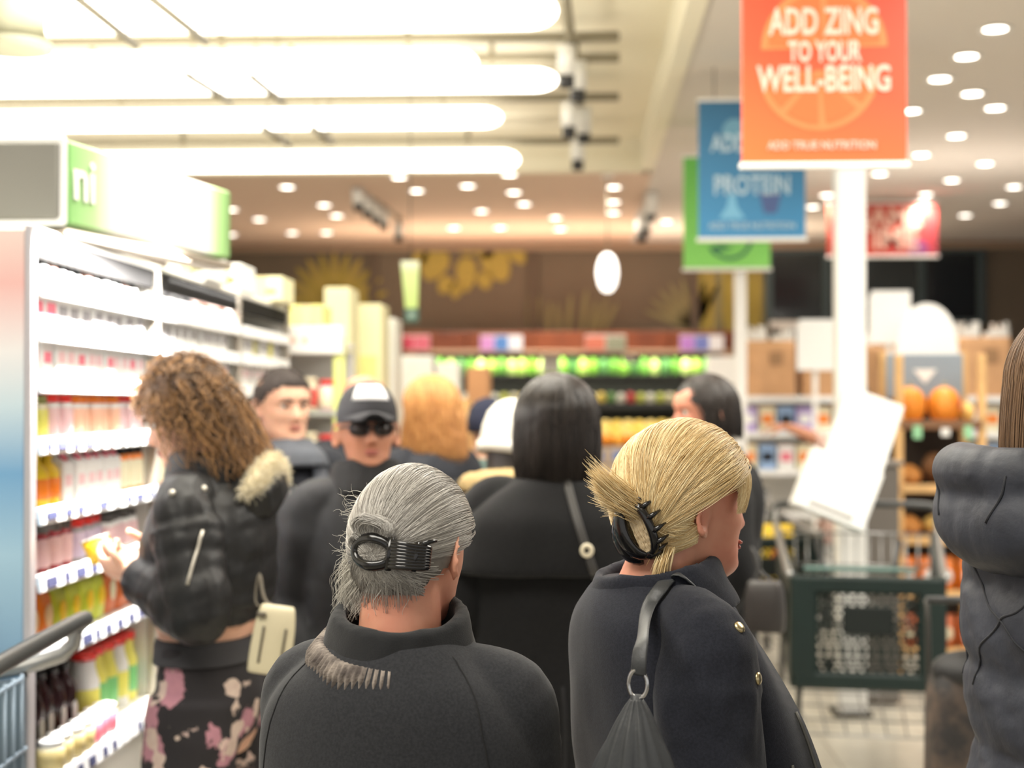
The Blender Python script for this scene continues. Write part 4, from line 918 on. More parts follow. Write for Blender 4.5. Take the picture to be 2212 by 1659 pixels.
# ================================================================== right-hand side: gondola, sacks, rack, cartons, trolleys
GX0, GX1, GY = at(1592, 800, 11.6).x, at(2190, 800, 11.6).x, 11.6; GW = GX1 - GX0; GC = (GX0 + GX1) / 2
t = thing('gondola', 'long low gondola of coloured packets under the cardboard sacks', 'shelf', (GC, GY, 0))
obj('back_panel', G().box((0, .32, .85), (GW, .03, 1.68)), SHELFW, t, smooth=False); obj('base', G().box((0, .05, .08), (GW, .56, .16)), DKMET, t, smooth=False)
GZ = [.45, .82, 1.14, 1.43, 1.70]
for z in GZ: b_ = obj('shelf_board', G().box((0, .04, z - .015), (GW, .54, .03), 0, .004), SHELFW, t, smooth=False); obj('shelf_lip', G().box((0, -.235, z - .012), (GW, .012, .045)), STRIP, b_, smooth=False)
PK = [('white', WHT, PINKC), ('lilac', M('goods_lilac', (178, 156, 214), .5), WHT), ('pink', M('goods_hotpink', (232, 130, 170), .5), WHT), ('blue', M('goods_sky', (150, 180, 222), .5), BLACKC), ('white', WHT, YEL), ('black', BLACKC, WHT), ('cream', CREAMC, ORANGEC), ('yellow', LEMON, REDC)]
for li in range(2, 4):
    n = 15
    for k in range(n):
        q = (k * 5 + li * 3 + (k // 3)) % 8; nm, b1, b2 = PK[q]
        put('gp%d' % q, lambda: goods_box('packet', 'packet', .122, .15, .20, b1, b2), (GX0 + (k + .5) * GW / n, GY - .10, GZ[li] + .002), f'{ORD[k]} packet from the post end, {nm}, on the {"upper" if li == 3 else "lower"} gondola shelf', R(-90), None, f'{nm} packets on the gondola')
KRAFT = M('kraft_paper', (206, 160, 118), .8, var=(6, .08)); KPRINT = M('kraft_print', (160, 124, 90), .8)
def sack(w, h):
    t = thing('paper_sack', '', 'sack'); rings = []
    for z, s in ((0, .97), (.02, 1), (.5, 1.0), (.85, .98), (1, .96)): rings.append([(w / 2 * s * math.copysign(abs(math.cos(a)) ** .35, math.cos(a)), .15 * s * math.copysign(abs(math.sin(a)) ** .35, math.sin(a)), z * h) for a in np.linspace(0, 2 * PI, 33)[:-1]])
    obj('sack_body', G().loft(rings), KRAFT, t); obj('printed_square', G().box((w * .08, -.1525, h * .68), (w * .26, .004, h * .24)), KPRINT, t, smooth=False)
    g = G()
    for i in range(28):
        a = 2 * PI * i / 28; g.loft([[(w / 2 * .93 * math.copysign(abs(math.cos(b_)) ** .35, math.cos(b_)) * s, .14 * math.copysign(abs(math.sin(b_)) ** .35, math.sin(b_)) * s, h * .98 + zz) for b_ in (a, a + .2)] for s, zz in ((1, 0), (1.02, .05 + .035 * (i % 3)), (.97, .05 + .035 * (i % 3)), (.95, 0))])
    obj('white_frill', g, WHITE, t, smooth=False); return t
for px, lab, sc in ((1662, 'brown paper sack with a white frilled top nearest the green sign post', 1.), (1780, 'brown paper sack with a white frilled top half behind the lane post', .98), (1895, 'brown paper sack behind the white boards', .92), (2120, 'brown paper sack with a white frilled top nearest the purple wall', 1.05)):
    p = at(px, 800, GY); put('sack', lambda: sack(.39, .44), (p.x, GY, GZ[4]), lab, 0, sc, 'brown paper sacks')
# white sign boards on sticks
for px, y0, y1, w, arch, lab in ((1922, 628, 742, 88, False, 'square white sign board on a stick above the sacks'), (2002, 655, 800, 128, True, 'arched white sign board on a stick above the grey-blue rack board'), (1762, 690, 800, 80, False, 'blank white sign board on a stick left of the lane post')):
    Y = 10.6 if arch else 11.0; p0, p1 = at(px, y1, Y), at(px, y0, Y); ww = w * Y / FPX; hh = p1.z - p0.z
    t = thing('sign_board', lab.replace('left of', 'beside'), 'sign', (p0.x, Y, 0))
    pts = [(-ww / 2 * (1.1 if arch else 1), 0), (ww / 2 * (1.1 if arch else 1), 0)] + ([(ww / 2 * math.cos(a), hh * .42 + hh * .58 * math.sin(a)) for a in np.linspace(.0, PI, 15)] if arch else [(ww / 2, hh), (-ww / 2 * .85, hh * 1.0), (-ww / 2, hh * .86)])
    obj('board', G().loft([[(x, y, p0.z + z) for x, z in pts] for y in (.012, -.012)]), WHITEG, t, smooth=False); obj('stick', G().box((0, .025, p0.z / 2 + .05), (.035, .025, p0.z + .1)), WHITE, t, smooth=False); obj('foot', G().box((0, .02, .015), (.30, .24, .03)), DKMET, t, smooth=False)

# pine bread rack with orange goods
RX0, RX1, RY = at(1934, 900, 8.7).x, at(2128, 900, 8.7).x, 8.7; RW = RX1 - RX0; RC = (RX0 + RX1) / 2; RZ = [.22, .55, .86, 1.16, 1.53]
t = thing('bread_rack', 'pine bread rack with a grey-blue header board', 'rack', (RC, RY, 0))
for x in (-RW / 2 + .02, RW / 2 - .02):
    for y in (0, .42): obj('post', G().box((x, y, .97), (.045, .045, 1.94 if y == 0 else 2.0), 0, .004), PINE, t, smooth=False)
for z in RZ: b_ = obj('shelf_board', G().box((0, .21, z - .012), (RW - .05, .46, .024), 0, .004), M('rack_shelf', (176, 128, 84), .6, var=(6, .15)), t, smooth=False); obj('shelf_lip', G().box((0, -.03, z + .004), (RW - .05, .016, .05), 0, .003), PINE if z != RZ[4] else M('lip_dark', (120, 84, 56), .6), b_, smooth=False)
obj('back_board', G().box((0, .44, 1.0), (RW - .06, .015, 1.6)), M('rack_back', (52, 44, 38), .8), t, smooth=False)
hb = obj('header_board', G().box((-.02, .30, 1.82), (RW - .06, .025, .27), 0, .006), M('header_slate', (140, 152, 164), .6), t, smooth=False)
obj('header_mark', G().loft([[(x - .02, y, z) for x, z in ((-.07, 1.86), (.07, 1.86), (.03, 1.81), (0, 1.775), (-.03, 1.81))] for y in (.286, .284)]), WHITE, hb, smooth=False)
for i, (x, m_) in enumerate(((-.14, GM('tagmint', (150, 206, 160))), (.02, WHITE), (.15, GM('tagmint', (150, 206, 160))))): obj('price_ticket', G().box((x, -.042, 1.49), (.05, .006, .075 if i != 1 else .045), 0, .002), m_, t, smooth=False)
SQ = M('squash_orange', (232, 142, 44), .5, var=(9, .12)); BR = M('loaf_crust', (214, 146, 76), .7, var=(14, .2)); BRD = M('loaf_dark', (120, 84, 52), .7, var=(14, .2))
def pumpkin():
    t = thing('pumpkin', '', 'pumpkin'); g = G(); rings = []
    for th in np.linspace(.05, PI - .05, 14): rings.append([((.105 * math.sin(th) * (1 + .06 * math.cos(8 * a))) * math.cos(a), (.105 * math.sin(th) * (1 + .06 * math.cos(8 * a))) * math.sin(a), .125 - .125 * math.cos(th)) for a in np.linspace(0, 2 * PI, 49)[:-1]])
    obj('pumpkin_body', g.loft(rings), SQ, t); obj('stem', G().tube([(0, 0, .245), (.004, 0, .262), (.014, 0, .275)], [.014, .010, .008], 8), OLV, t); return t
put('pump', pumpkin, (RC - RW / 2 + .11, RY + .13, RZ[4] + .001), 'orange ribbed pumpkin on the rack top shelf, nearer the lane post', 0, .9, 'pumpkins on the rack')
put('pump', pumpkin, (RC + .054, RY + .13, RZ[4] + .001), 'orange ribbed pumpkin in the middle of the rack top shelf', 1, .9, 'pumpkins on the rack')
obj('pumpkin_sticker', G().box((.0, -.108, .13), (.05, .006, .07), 0, .003), GM('sticker', (190, 44, 70)), bpy.data.objects['pumpkin.001'] if 'pumpkin.001' in bpy.data.objects else None)
def loaf(m_, r=(.075, .14, .055)):
    me = G().ell((0, 0, r[2] * .92), r, 18, 12).mesh('loaf', m_); push(me, lambda c: .005 * np.sin(c[:, 1] * 90)); return me
LF = [loaf(BR), loaf(BRD), loaf(M('loaf_pale', (240, 206, 120), .7, var=(12, .15)))]
for i, (x, li, q, lab) in enumerate(((RW / 2 - .062, 4, 2, 'pale yellow loaf on the rack top shelf beside the pumpkins'), (-RW / 2 + .11, 3, 0, 'golden loaf on the rack shelf under the pumpkins, nearer the lane post'), (.02, 3, 1, 'dark round loaf in the middle of the rack shelf under the pumpkins'), (RW / 2 - .10, 3, 0, 'golden loaf at the outer end of the rack shelf under the pumpkins'), (-RW / 2 + .11, 2, 0, 'golden loaf on the middle rack shelf, nearer the lane post'), (.02, 2, 2, 'pale loaf in the middle of the middle rack shelf'), (RW / 2 - .10, 2, 0, 'golden loaf at the outer end of the middle rack shelf'))):
    o = obj('loaf', LF[q], None, None, (RC + x, RY + .19, RZ[li] + .012 + (.022 if q == 1 else 0))); tag(o, lab, 'bread', 'loaves on the pine rack'); o.scale = (.55 if li == 4 else 1, 1, 1.6 if q == 1 else 1.15)
for k in range(4):
    put('obag', lambda: goods_bag('orange_pouch', 'pouch', .10, .08, .21, ORANGEC, WHT), (RC - RW / 2 + .09 + k * .112, RY + .10, RZ[1] + .003), f'{ORD[k]} orange pouch from the lane-post side on the second-lowest rack shelf', R(-90), None, 'orange pouches on the rack')
    put('obag2', lambda: goods_bag('tan_pouch', 'pouch', .10, .08, .20, RUST, CREAMC), (RC - RW / 2 + .09 + k * .112, RY + .10, RZ[0] + .003), f'{ORD[k]} tan pouch from the lane-post side on the lowest rack shelf', R(-90), None, 'tan pouches on the rack')

# leaning white cartons and the grey pedestal behind the trolley
def big_carton(name, label, px, py, Y, w, h, d, roll, tilt=0., line=True):
    p = at(px, py, Y); t = thing(name, label, 'carton', p); T = (Euler((R(tilt), R(roll), 0)).to_matrix().to_4x4())
    obj('carton_body', G().box((0, 0, 0), (w, d, h), 0, .006).xf(T), M('carton_white', (242, 242, 240), .5), t, smooth=False)
    if line: obj('printed_line', G().box((0, -d / 2 - .001, -h * .38), (w * .62, .003, .022)).xf(T), M('print_grey', (150, 146, 140), .6), t, smooth=False); obj('printed_line', G().box((w * .3, -d / 2 - .001, h * .30), (w * .25, .003, .012)).xf(T), M('print_palegrey', (206, 204, 200), .6), t, smooth=False)
    return t
ped = at(1890, 1100, 8.4)
t = thing('pedestal', 'dark grey pedestal under the leaning white cartons', 'pedestal', (ped.x, 8.4, 0)); obj('pedestal_body', G().box((0, 0, .66), (.20, .34, 1.30), 0, .01), M('pedestal_grey', (104, 98, 92), .6), t, smooth=False); obj('pedestal_top', G().box((0, 0, 1.325), (.24, .38, .03), 0, .006), M('pedestal_top_grey', (120, 114, 108), .5), t, smooth=False)
big_carton('leaning_carton', 'upper white carton leaning beside the lane post', 1858, 950, 7.60, .30, .46, .10, 20, -8)
big_carton('leaning_carton', 'lower white carton leaning above the green trolley', 1806, 1058, 7.42, .37, .30, .12, 22, -8, True)
# shopping trolleys
CARTG = M('trolley_green', (13, 28, 26), .55, var=(5, .1), spec=.3); CARTD = M('trolley_green_dark', (10, 18, 17), .6, spec=.3); STEEL = M('trolley_steel', (150, 150, 148), .35, .7); RUB = M('trolley_rubber', (44, 44, 44), .6); HANDLE = M('trolley_handle', (54, 56, 56), .4)
def trolley(label, loc, rz, side_m, wire_m, scale=1.0, name='shopping_trolley'):
    t = thing(name, label, 'trolley', loc, rz); t.scale = (scale,) * 3
    fw, bw, zf, zb_, z0 = .31, .37, .86, .97, .40     # half widths, rim heights, basket floor
    F = [(-fw, 0), (fw, 0)]; L = 1.0
    def bars(n_, pts, r, mat, name): return obj(name, G().tube(pts, r, 8), mat, t)
    # front panel: frame, lattice, plate
    fr = obj('front_panel', G().box((0, 0, zf - .035), (fw * 2, .05, .07), 0, .012).box((0, 0, z0 + .035), (fw * 2 * .96, .05, .07), 0, .012).box((-fw + .055, 0, (zf + z0) / 2), (.11, .05, zf - z0 - .10), 0, .012).box((fw - .055, 0, (zf + z0) / 2), (.11, .05, zf - z0 - .10), 0, .012), side_m, t, smooth=False)
    la = G(); n = 11
    xa, xb, za, zc = -fw + .10, fw - .10, z0 + .06, zf - .06
    for i in range(-8, n + 9):
        for s_ in (-1, 1):
            x = xa + (xb - xa) * i / n; dz = zc - za; pts = []
            p0 = Vector((x, .012 * s_, za)); p1 = Vector((x + s_ * dz, .012 * s_, zc))
            def clip(p0, p1):
                t0, t1 = 0., 1.; dx = p1.x - p0.x
                for lim, sg in ((xa, 1), (xb, -1)):
                    if dx * sg > 0: t0 = max(t0, (lim - p0.x) / dx)
                    else: t1 = min(t1, (lim - p0.x) / dx)
                return (t0, t1) if t1 - t0 > .03 else None
            c = clip(p0, p1)
            if c: la.tube([p0.lerp(p1, c[0]), p0.lerp(p1, c[1])], .0045, 5)
    obj('lattice', la, side_m, fr); obj('name_plate', G().box((0, -.028, (zf + z0) / 2 + .055), (.20, .014, .115), 0, .006), CARTD, fr, smooth=False)
    # sides
    for s_ in (-1, 1):
        q = [(s_ * fw, .0, z0), (s_ * fw, 0, zf), (s_ * (fw + .01), .25, zf - .01), (s_ * bw, L, zb_ - .02), (s_ * bw, L, z0 + .12)]
        sd = obj('side_panel', G().loft([[(x, y, z) for x, y, z in q], [(x - s_ * .028, y, z) for x, y, z in q]]), side_m, t, smooth=False)
        obj('top_rail', G().tube(smooth_path([(s_ * fw, -.01, zf + .005), (s_ * (fw + .012), .25, zf + .005), (s_ * bw, L, zb_), (s_ * (bw + .01), L + .10, 1.05)], 4), .016, 8), STEEL, t)
        for k in range(6): obj('side_slot', G().box((s_ * (fw + .003 + (bw - fw) * (.2 + k * .12)), .2 + k * .12, .66), (.010, .05, .22), 0, .003), CARTD, sd, smooth=False)
    g = G()
    for i in range(9): x = -1 + 2 * i / 8; g.tube([(x * fw * .97, .01, z0 + .01), (x * bw * .97, L, z0 + .13)], .006, 6)
    for i in range(9): y = .03 + .95 * i / 8; w_ = fw + (bw - fw) * y; g.tube([(-w_ + .01, y, z0 + .012 + .12 * y), (w_ - .01, y, z0 + .012 + .12 * y)], .006, 6)
    obj('basket_floor', g, side_m, t)
    g = G()
    for i in range(13): x = -bw + .03 + (2 * bw - .06) * i / 12; g.tube([(x, L, z0 + .13), (x, L, zb_ - .01)], .004, 6)
    for z in (.62, .80, .95): g.tube([(-bw, L, z), (bw, L, z)], .005, 6)
    gate = obj('rear_gate', g, wire_m, t)
    obj('child_seat', G().box((0, L - .22, .80), (.50, .26, .02), 0, .006, Euler((R(-8), 0, 0)).to_matrix()), M('seat_teal', (92, 122, 116), .5), t, smooth=False)
    for s_ in (-1, 1): obj('seat_arm', G().tube([(s_ * .15, L - .34, .80), (s_ * .19, L - .16, .93)], .012, 8), RUB, t)
    obj('handle', G().tube(smooth_path([(-bw - .01, L + .10, 1.05), (-bw + .04, L + .13, 1.075), (0, L + .135, 1.08), (bw - .04, L + .13, 1.075), (bw + .01, L + .10, 1.05)], 5), .017, 10), HANDLE, t)
    for s_ in (-1, 1):
        obj('leg', G().tube(smooth_path([(s_ * (fw - .04), .04, z0 + .01), (s_ * (fw - .03), .05, .25), (s_ * (fw - .03), .06, .13)], 4), .013, 8), RUB, t); obj('leg', G().tube(smooth_path([(s_ * (bw - .03), L - .05, z0 + .14), (s_ * (bw - .02), L + .0, .25), (s_ * (bw - .02), L + .02, .13)], 4), .013, 8), RUB, t)
        obj('rack_rail', G().tube([(s_ * (fw - .03), .05, .20), (s_ * (bw - .02), L, .24)], .009, 8), STEEL, t)
        for y, w_ in ((.06, fw - .03), (L + .02, bw - .02)):
            cst = obj('caster', G().box((s_ * w_, y, .105), (.035, .05, .06), 0, .006), STEEL, t, smooth=False); obj('wheel', G().lathe([(0, -.014), (.055, -.014), (.060, -.008), (.060, .008), (.055, .014), (0, .014)], 18).xf(Matrix.Translation((s_ * w_, y + .02, .060)) @ Euler((0, R(90), 0)).to_matrix().to_4x4()), RUB, cst)
    g = G()
    for i in range(7): x = -.24 + .48 * i / 6; g.tube([(x, .05, .20), (x * 1.2, L, .24)], .0045, 6)
    for y in (.05, .3, .55, .8, L): g.tube([(-fw - .0 + .02 - (bw - fw) * y, y, .20 + .04 * y), (fw - .02 + (bw - fw) * y, y, .20 + .04 * y)], .005, 6)
    obj('lower_rack', g, STEEL, t); return t
fp = at(1874, 1400, 6.45)
trolley('dark green plastic shopping trolley standing empty before the white cartons', (fp.x, 6.45, 0), R(-8), CARTG, STEEL, 1.06)
fp = at(1668, 1100, 9.0)
trolley('green shopping trolley farther back, loaded with groceries', (fp.x, 8.9, 0), R(14), CARTG, STEEL, 1.0)
for i, (dx, dy, key, mk, lab) in enumerate(((-.18, .36, 'tg1', lambda: goods_box('grocery_box', 'box', .16, .12, .34, BLACKC, YEL), 'black and yellow grocery box in the far trolley'), (.06, .30, 'tg2', lambda: goods_bag('grocery_bag', 'bag', .20, .12, .40, YEL, ORANGEC), 'yellow and orange grocery bag in the far trolley'), (-.10, .66, 'tg3', lambda: goods_box('grocery_box', 'box', .22, .12, .44, WHT, YEL), 'white grocery box with a yellow spot in the far trolley'))):
    put(key, mk, (fp.x + dx, 8.9 + dy, .475 + .12 * dy), lab, R(-90))
GREYM = M('trolley_bluegrey', (120, 134, 146), .4, .5)
trolley('grey wire shopping trolley at the near end of the wall case', (-2.32, 2.86, 0), R(-86), GREYM, GREYM, 1.09)
# dark shopping bag on wheels between the green trolley and the puffer coat
p = at(2092, 1400, 4.5); t = thing('wheeled_bag', 'black wheeled shopping bag with brown print beside the puffer coat', 'bag', (p.x, 4.5, 0))
rings = []
for z, a_, b_ in ((.10, .95, .9), (.16, 1, 1), (.5, 1.0, 1.0), (.78, .95, .95), (.86, .8, .8)): rings.append([(.125 * a_ * math.copysign(abs(math.cos(q)) ** .5, math.cos(q)), .11 * b_ * math.copysign(abs(math.sin(q)) ** .5, math.sin(q)), z) for q in np.linspace(0, 2 * PI, 29)[:-1]])
me = G().loft([list(r) for r in rings]).mesh('bag_body', M('bag_black', (36, 34, 34), .8, var=(14, .3, (84, 70, 60)), bump=(60, .4, .006))); obj('bag_body', me, None, t)
obj('top_flap', G().ell((0, -.01, .86), (.115, .105, .06), 18, 10), M('flap_black', (30, 30, 31), .7, bump=(50, .4, .006)), t)
obj('silver_bundle', G().ell((.03, -.04, .97), (.06, .05, .055), 16, 10), M('bundle_silver', (190, 190, 192), .4, .3, bump=(40, .8, .01)), t)
for x in (-.09, .09):
    obj('frame_tube', G().tube(smooth_path([(x, .12, .07), (x, .125, .9), (x, .15, 1.05)], 4), .009, 8), DKMET, t); obj('wheel', G().lathe([(0, -.012), (.07, -.012), (.07, .012), (0, .012)], 18).xf(Matrix.Translation((x * 1.5, .12, .07)) @ Euler((0, R(90), 0)).to_matrix().to_4x4()), RUB, t)
obj('handle', G().tube([(-.09, .15, 1.05), (.09, .15, 1.05)], .012, 8), RUB, t); obj('axle', G().tube([(-.14, .12, .07), (.14, .12, .07)], .006, 8), DKMET, t)
# hand basket carried by the woman in the long coat
p = at(1046, 1420, 4.62); t = thing('hand_basket', 'grey hand basket hanging before the long black coat', 'basket', p)
rings = []
for z, s_ in ((0, .82), (.15, 1.), (.155, 1.06), (.165, 1.06)): rings.append([(.13 * s_ * math.copysign(abs(math.cos(q)) ** .5, math.cos(q)), .09 * s_ * math.copysign(abs(math.sin(q)) ** .5, math.sin(q)), z) for q in np.linspace(0, 2 * PI, 29)[:-1]])
inn = [[(x * .95, y * .95, max(.008, z)) for x, y, z in r] for r in reversed(rings)]
obj('basket_body', G().loft(rings + inn), M('basket_grey', (130, 138, 136), .5), t, smooth=False); obj('handle', G().tube(smooth_path([(-.12, 0, .16), (-.09, 0, .25), (0, 0, .275), (.09, 0, .25), (.12, 0, .16)], 4), .007, 8), DKMET, t)
# ------------------------------------------------------------------ the people in the queue
WOOL = M('wool_charcoal', (45, 46, 49), .95, var=(260, .18), bump=(700, .35, .0015), sheen=.12, spec=.2)
NAVYWOOL = M('wool_navy_black', (36, 38, 46), .95, var=(260, .18), bump=(700, .35, .0015), sheen=.10, spec=.2)
BLACKCLOTH = M('coat_black', (27, 27, 28), .9, var=(200, .18), bump=(500, .3, .0015), sheen=.04, spec=.2)
PUFF = M('puffer_black', (25, 25, 26), .5, var=(10, .2), bump=(60, .15, .004), spec=.4)
PUFFN = M('puffer_slate', (54, 57, 66), .6, var=(12, .2), bump=(90, .2, .004), spec=.4)
JKT = M('jacket_black', (40, 41, 44), .7, var=(10, .25), bump=(80, .2, .004), spec=.35)
JKTG = M('jacket_grey', (72, 76, 84), .75, var=(12, .2), bump=(120, .2, .003))
DARKJ = M('jacket_dark_navy', (40, 42, 48), .85, var=(12, .2), bump=(200, .2, .003), spec=.25)
JEANS = M('trousers_dark', (44, 46, 54), .9, var=(40, .15), bump=(400, .2, .002))
SHOE = M('shoe_black', (30, 29, 29), .5)
BLK = M('black_gloss_plastic', (20, 19, 20), .18, coat=.3)
LEATHER = M('leather_grey_black', (58, 60, 62), .5, var=(8, .15), bump=(180, .25, .002))
CHROME = M('chrome', (200, 200, 200), .2, 1.)
BRASS = M('button_brass', (196, 180, 140), .3, 1.)
FUR = M('fur_cream', (226, 214, 182), .95, var=(40, .15), bump=(150, .8, .01))
KNIT = M('knit_grey', (150, 140, 130), .95, var=(35, .35, (84, 76, 72)), bump=(300, .5, .003))

def hairline(d):
    return float(np.interp(d.y, [-1, -.85, -.55, -.2, 0, .3, .6, .9, 1], [-.84, -.84, -.74, -.36, -.10, .02, .18, .44, .55]))
def mask_pull(d): return sst(d.z - hairline(d), -.06, .06)
def rand_dir(lo=-1.):
    while True:
        v = Vector((random.gauss(0, 1), random.gauss(0, 1), random.gauss(0, 1)))
        if v.length > .1:
            v.normalize()
            if v.z > lo: return v

# ---- grey-haired woman in front, seen from behind
def grey_woman():
    P = Person('person with grey hair pinned up in a black clip, charcoal coat, seen from behind', 878, 0, 2.12, -17, 1.565, SKIN_PINK, voxel=.006,
        pose=dict(armL=((-.158, 0, 1.325), (-.168, .05, 1.075), (-.12, .27, 1.02)), armR=((.158, 0, 1.325), (.150, .05, 1.075), (.06, .25, 1.02)), handL=((.1, 1, 0), (.2, 0, -1), .9), handR=((-.1, 1, 0), (-.2, 0, -1), .9)), head=(-9, -7, 0), neck=.058, wide=1.0, headshift=(0, .012, -.004))
    k = P.k
    sl = [P.sleeve(n, [.082, .085, .080, .075, .066, .060], drop=(0, 0, -.012)) for n in ('armL', 'armR')]
    L = [(.55, .235, .17, .17, 0), (.85, .235, .16, .165, 0), (1.02, .222, .15, .16, 0), (1.17, .222, .14, .158, -.01), (1.27, .212, .12, .150, -.018), (1.33, .178, .10, .135, -.026), (1.372, .130, .088, .112, -.030), (1.405, .094, .075, .09, -.030)]
    coat = P.cloth('coat', L, sl, .007, 6, WOOL, folds=.0035, seed=1.7, fold=(2.2, 2.2, 1.6))
    bv = bvh_of(coat.data)
    for sx in (-1, 1):   # raglan seams
        pts = [(sx * .085, -.07, 1.36), (sx * .135, -.09, 1.30), (sx * .165, -.10, 1.22), (sx * .172, -.10, 1.12), (sx * .172, -.10, 1.04)]
        obj('seam', G().tube(drape(bv, [Vector(p) * k for p in smooth_path(pts, 6)], .0005), .0012, 6), M('seam_dark', (24, 24, 26), .9), coat)
    T = Euler((R(12), R(5), 0)).to_matrix()
    sec = [(-.004, -.045), (-.014, .036), (-.004, .043), (.006, .040), (.020, -.012), (.030, -.052)]
    col = ring_band((0, -.022, 1.402), .094, .098, sec, 56, T).xf(Matrix.Scale(k, 4))
    cme = remesh(col, .005, 3, 'collar'); push(cme, lambda c: .0022 * wnoise(c, 5.1, 6, 6, 8))
    obj('collar', cme, None, P.root, label='black rolled collar standing round the neck'); cme.materials.append(M('collar_black', (30, 31, 33), .95, bump=(500, .3, .002), sheen=.1))
    sec2 = [(.0, -.018), (-.006, .022), (.008, .024), (.022, .008), (.024, -.012), (.012, -.026)]
    rib = ring_band((0, -.024, 1.374), .113, .110, sec2, 300, T, R(165), R(288), mod=lambda a: (.0032 * math.sin(a * 78) + .002 * math.sin(a * 9), 0)).xf(Matrix.Scale(k, 4))
    obj('knit_band', rib, KNIT, P.root, label='ribbed grey knit band showing under the collar')
    P.trousers(JEANS); P.shoes(SHOE)
    HM = hair_mat('hair_grey', (112, 106, 99), (208, 204, 196), .38)
    c = (0, -.004, .117); rad = (.0885, .112, .115)
    cap = P.cap_hair('hair', M('hair_grey_mass', (128, 122, 114), .6, var=(30, .2)), mask_pull, rad, c, seed=3., rough=.0)
    lines = []
    clump = [rand_dir() for _ in range(420)]
    anch = Vector((.02, -.965, -.22))
    for i in range(9000):
        base = random.choice(clump)
        d = (base + Vector((random.gauss(0, .05), random.gauss(0, .05), random.gauss(0, .05)))).normalized()
        if d.z - hairline(d) < .01 or d.y < -.93: continue
        b = (anch + Vector((d.x * .20 + random.gauss(0, .07), 0, max(-.1, d.z) * .10 + random.gauss(0, .03)))).normalized()
        cl = noise.noise(base * 14); l = gc_line(d, b, 14, c, rad, .012 + .014 * cl, .012 + .010 * cl + random.uniform(-.004, .008), 0, random.uniform(.86, 1))
        if any(p.y > .03 and p.z < .12 for p in l): continue
        lines.append([P.H3(p) for p in l])
    for i in range(1500):   # nape hair combed up to the clip and loose ends at the neck
        a = random.uniform(-1.0, 1.0); d = Vector((math.sin(a), -math.cos(a), random.uniform(-.95, -.55))).normalized()
        b = (anch + Vector((random.gauss(0, .18), 0, random.gauss(0, .05)))).normalized()
        lines.append([P.H3(p) for p in gc_line(d, b, 10, c, rad, .02, random.uniform(.0, .03), 0, random.uniform(.4, 1))])
    nape = []; bvb = bvh_of(P.body_me); cb = P.H3((0, -.03, .05)); dn = (P.hm.to_3x3() @ Vector((0, 0, -1))).normalized()
    for i in range(1000):   # fine hair growing up from the nape
        a = random.uniform(-1.15, 1.25); zz = .070 - .062 * random.random() ** 2.6 + .012 * noise.noise(Vector((a * 5, 0, 0))) + .015 * a * a
        o_ = P.H3((.16 * math.sin(a), -.03 - .16 * math.cos(a), zz)); h = bvb.ray_cast(o_, (P.H3((0, -.03, zz)) - o_).normalized())
        if h[0] is None: continue
        q0 = P.hm.inverted() @ h[0]; q1 = P.H3((q0.x * .75 + .012, -.108 + .02 * abs(a), zz + random.uniform(.03, .055)))
        mid = h[0].lerp(q1, .5) + h[1] * .006
        nape.append([h[0].lerp(mid, t) * (1 - t) + mid.lerp(q1, t) * t for t in np.linspace(0, 1, 7)])
    strands('hair_strands', lines, .00042, HM, cap); strands('nape_strands', nape, .00026, HM, cap)
    wis = []
    for i in range(1300):   # wispy loose hair falling at the nape, thickest on her left side
        x = min(.055, random.choice((-.064, -.060, -.054, -.046, -.03, .0)) + random.gauss(0, .012)); y = -.070 + .4 * abs(x) + random.gauss(0, .008)
        p = Vector((x, y, .075 + random.uniform(-.02, .03))); l = [p.copy()]; ph = random.uniform(0, 6.28); out = Vector((-.6 if x < -.02 else random.uniform(-.2, .2), -.30, 0)) * random.uniform(.3, 1.2)
        n = random.randint(5, 9) if x < -.02 else random.randint(5, 8)
        for j in range(n):
            p = p + Vector((.0035 * math.sin(ph + j * .9), .003 * math.cos(ph + j * .8), -.0072)) + out * .0065 * (1.1 - j / n)
            l.append(p.copy())
        wis.append([P.H3(q) for q in l])
    for i in range(130):   # flyaway hairs on the left outline
        d = Vector((-1, random.uniform(-.5, .5), random.uniform(-.6, .7))).normalized(); p = Vector((c[0] + rad[0] * d.x, c[1] + rad[1] * d.y, c[2] + rad[2] * d.z)); l = [p.copy()]; v = Vector((-.6, random.uniform(-.5, .2), random.uniform(-1.2, .2))).normalized()
        for j in range(8):
            v = (v + Vector((random.gauss(0, .35), random.gauss(0, .3), random.gauss(0, .35)))).normalized(); p = p + v * random.uniform(.003, .008); l.append(p.copy())
        wis.append([P.H3(q) for q in l])
    strands('loose_strands', wis, .00036, hair_mat('hair_grey_wisp', (150, 144, 134), (222, 218, 206), .4), cap)
    # claw clip holding the knot: oval jaw at the left, toothed jaw at the right
    A = P.hm @ Matrix.Translation((.026, -.116, .096)) @ Euler((0, R(3), 0)).to_matrix().to_4x4()
    oval = [Vector((-.024 + .034 * math.cos(t), -.004 + .010 * abs(math.cos(t)), .0205 * math.sin(t))) for t in np.linspace(0, 2 * PI, 33)[:-1]]
    cg = G().tube(oval, .0085, 10, flat=(1.0, .75), closed=True)
    cl = obj('hair_clip', cg.xf(A), BLK, P.root, label='glossy black claw clip in the grey hair')
    tg = G()
    prof = smooth_path([(.006, .000, .021), (.030, -.004, .023), (.052, .012, .018), (.056, .030, .010)], 4)
    for zz in np.linspace(-.018, .018, 8):
        tg.tube([Vector((p.x, p.y, zz * (1.0 - .25 * i / len(prof)))) for i, p in enumerate(prof)], .0045, 8)
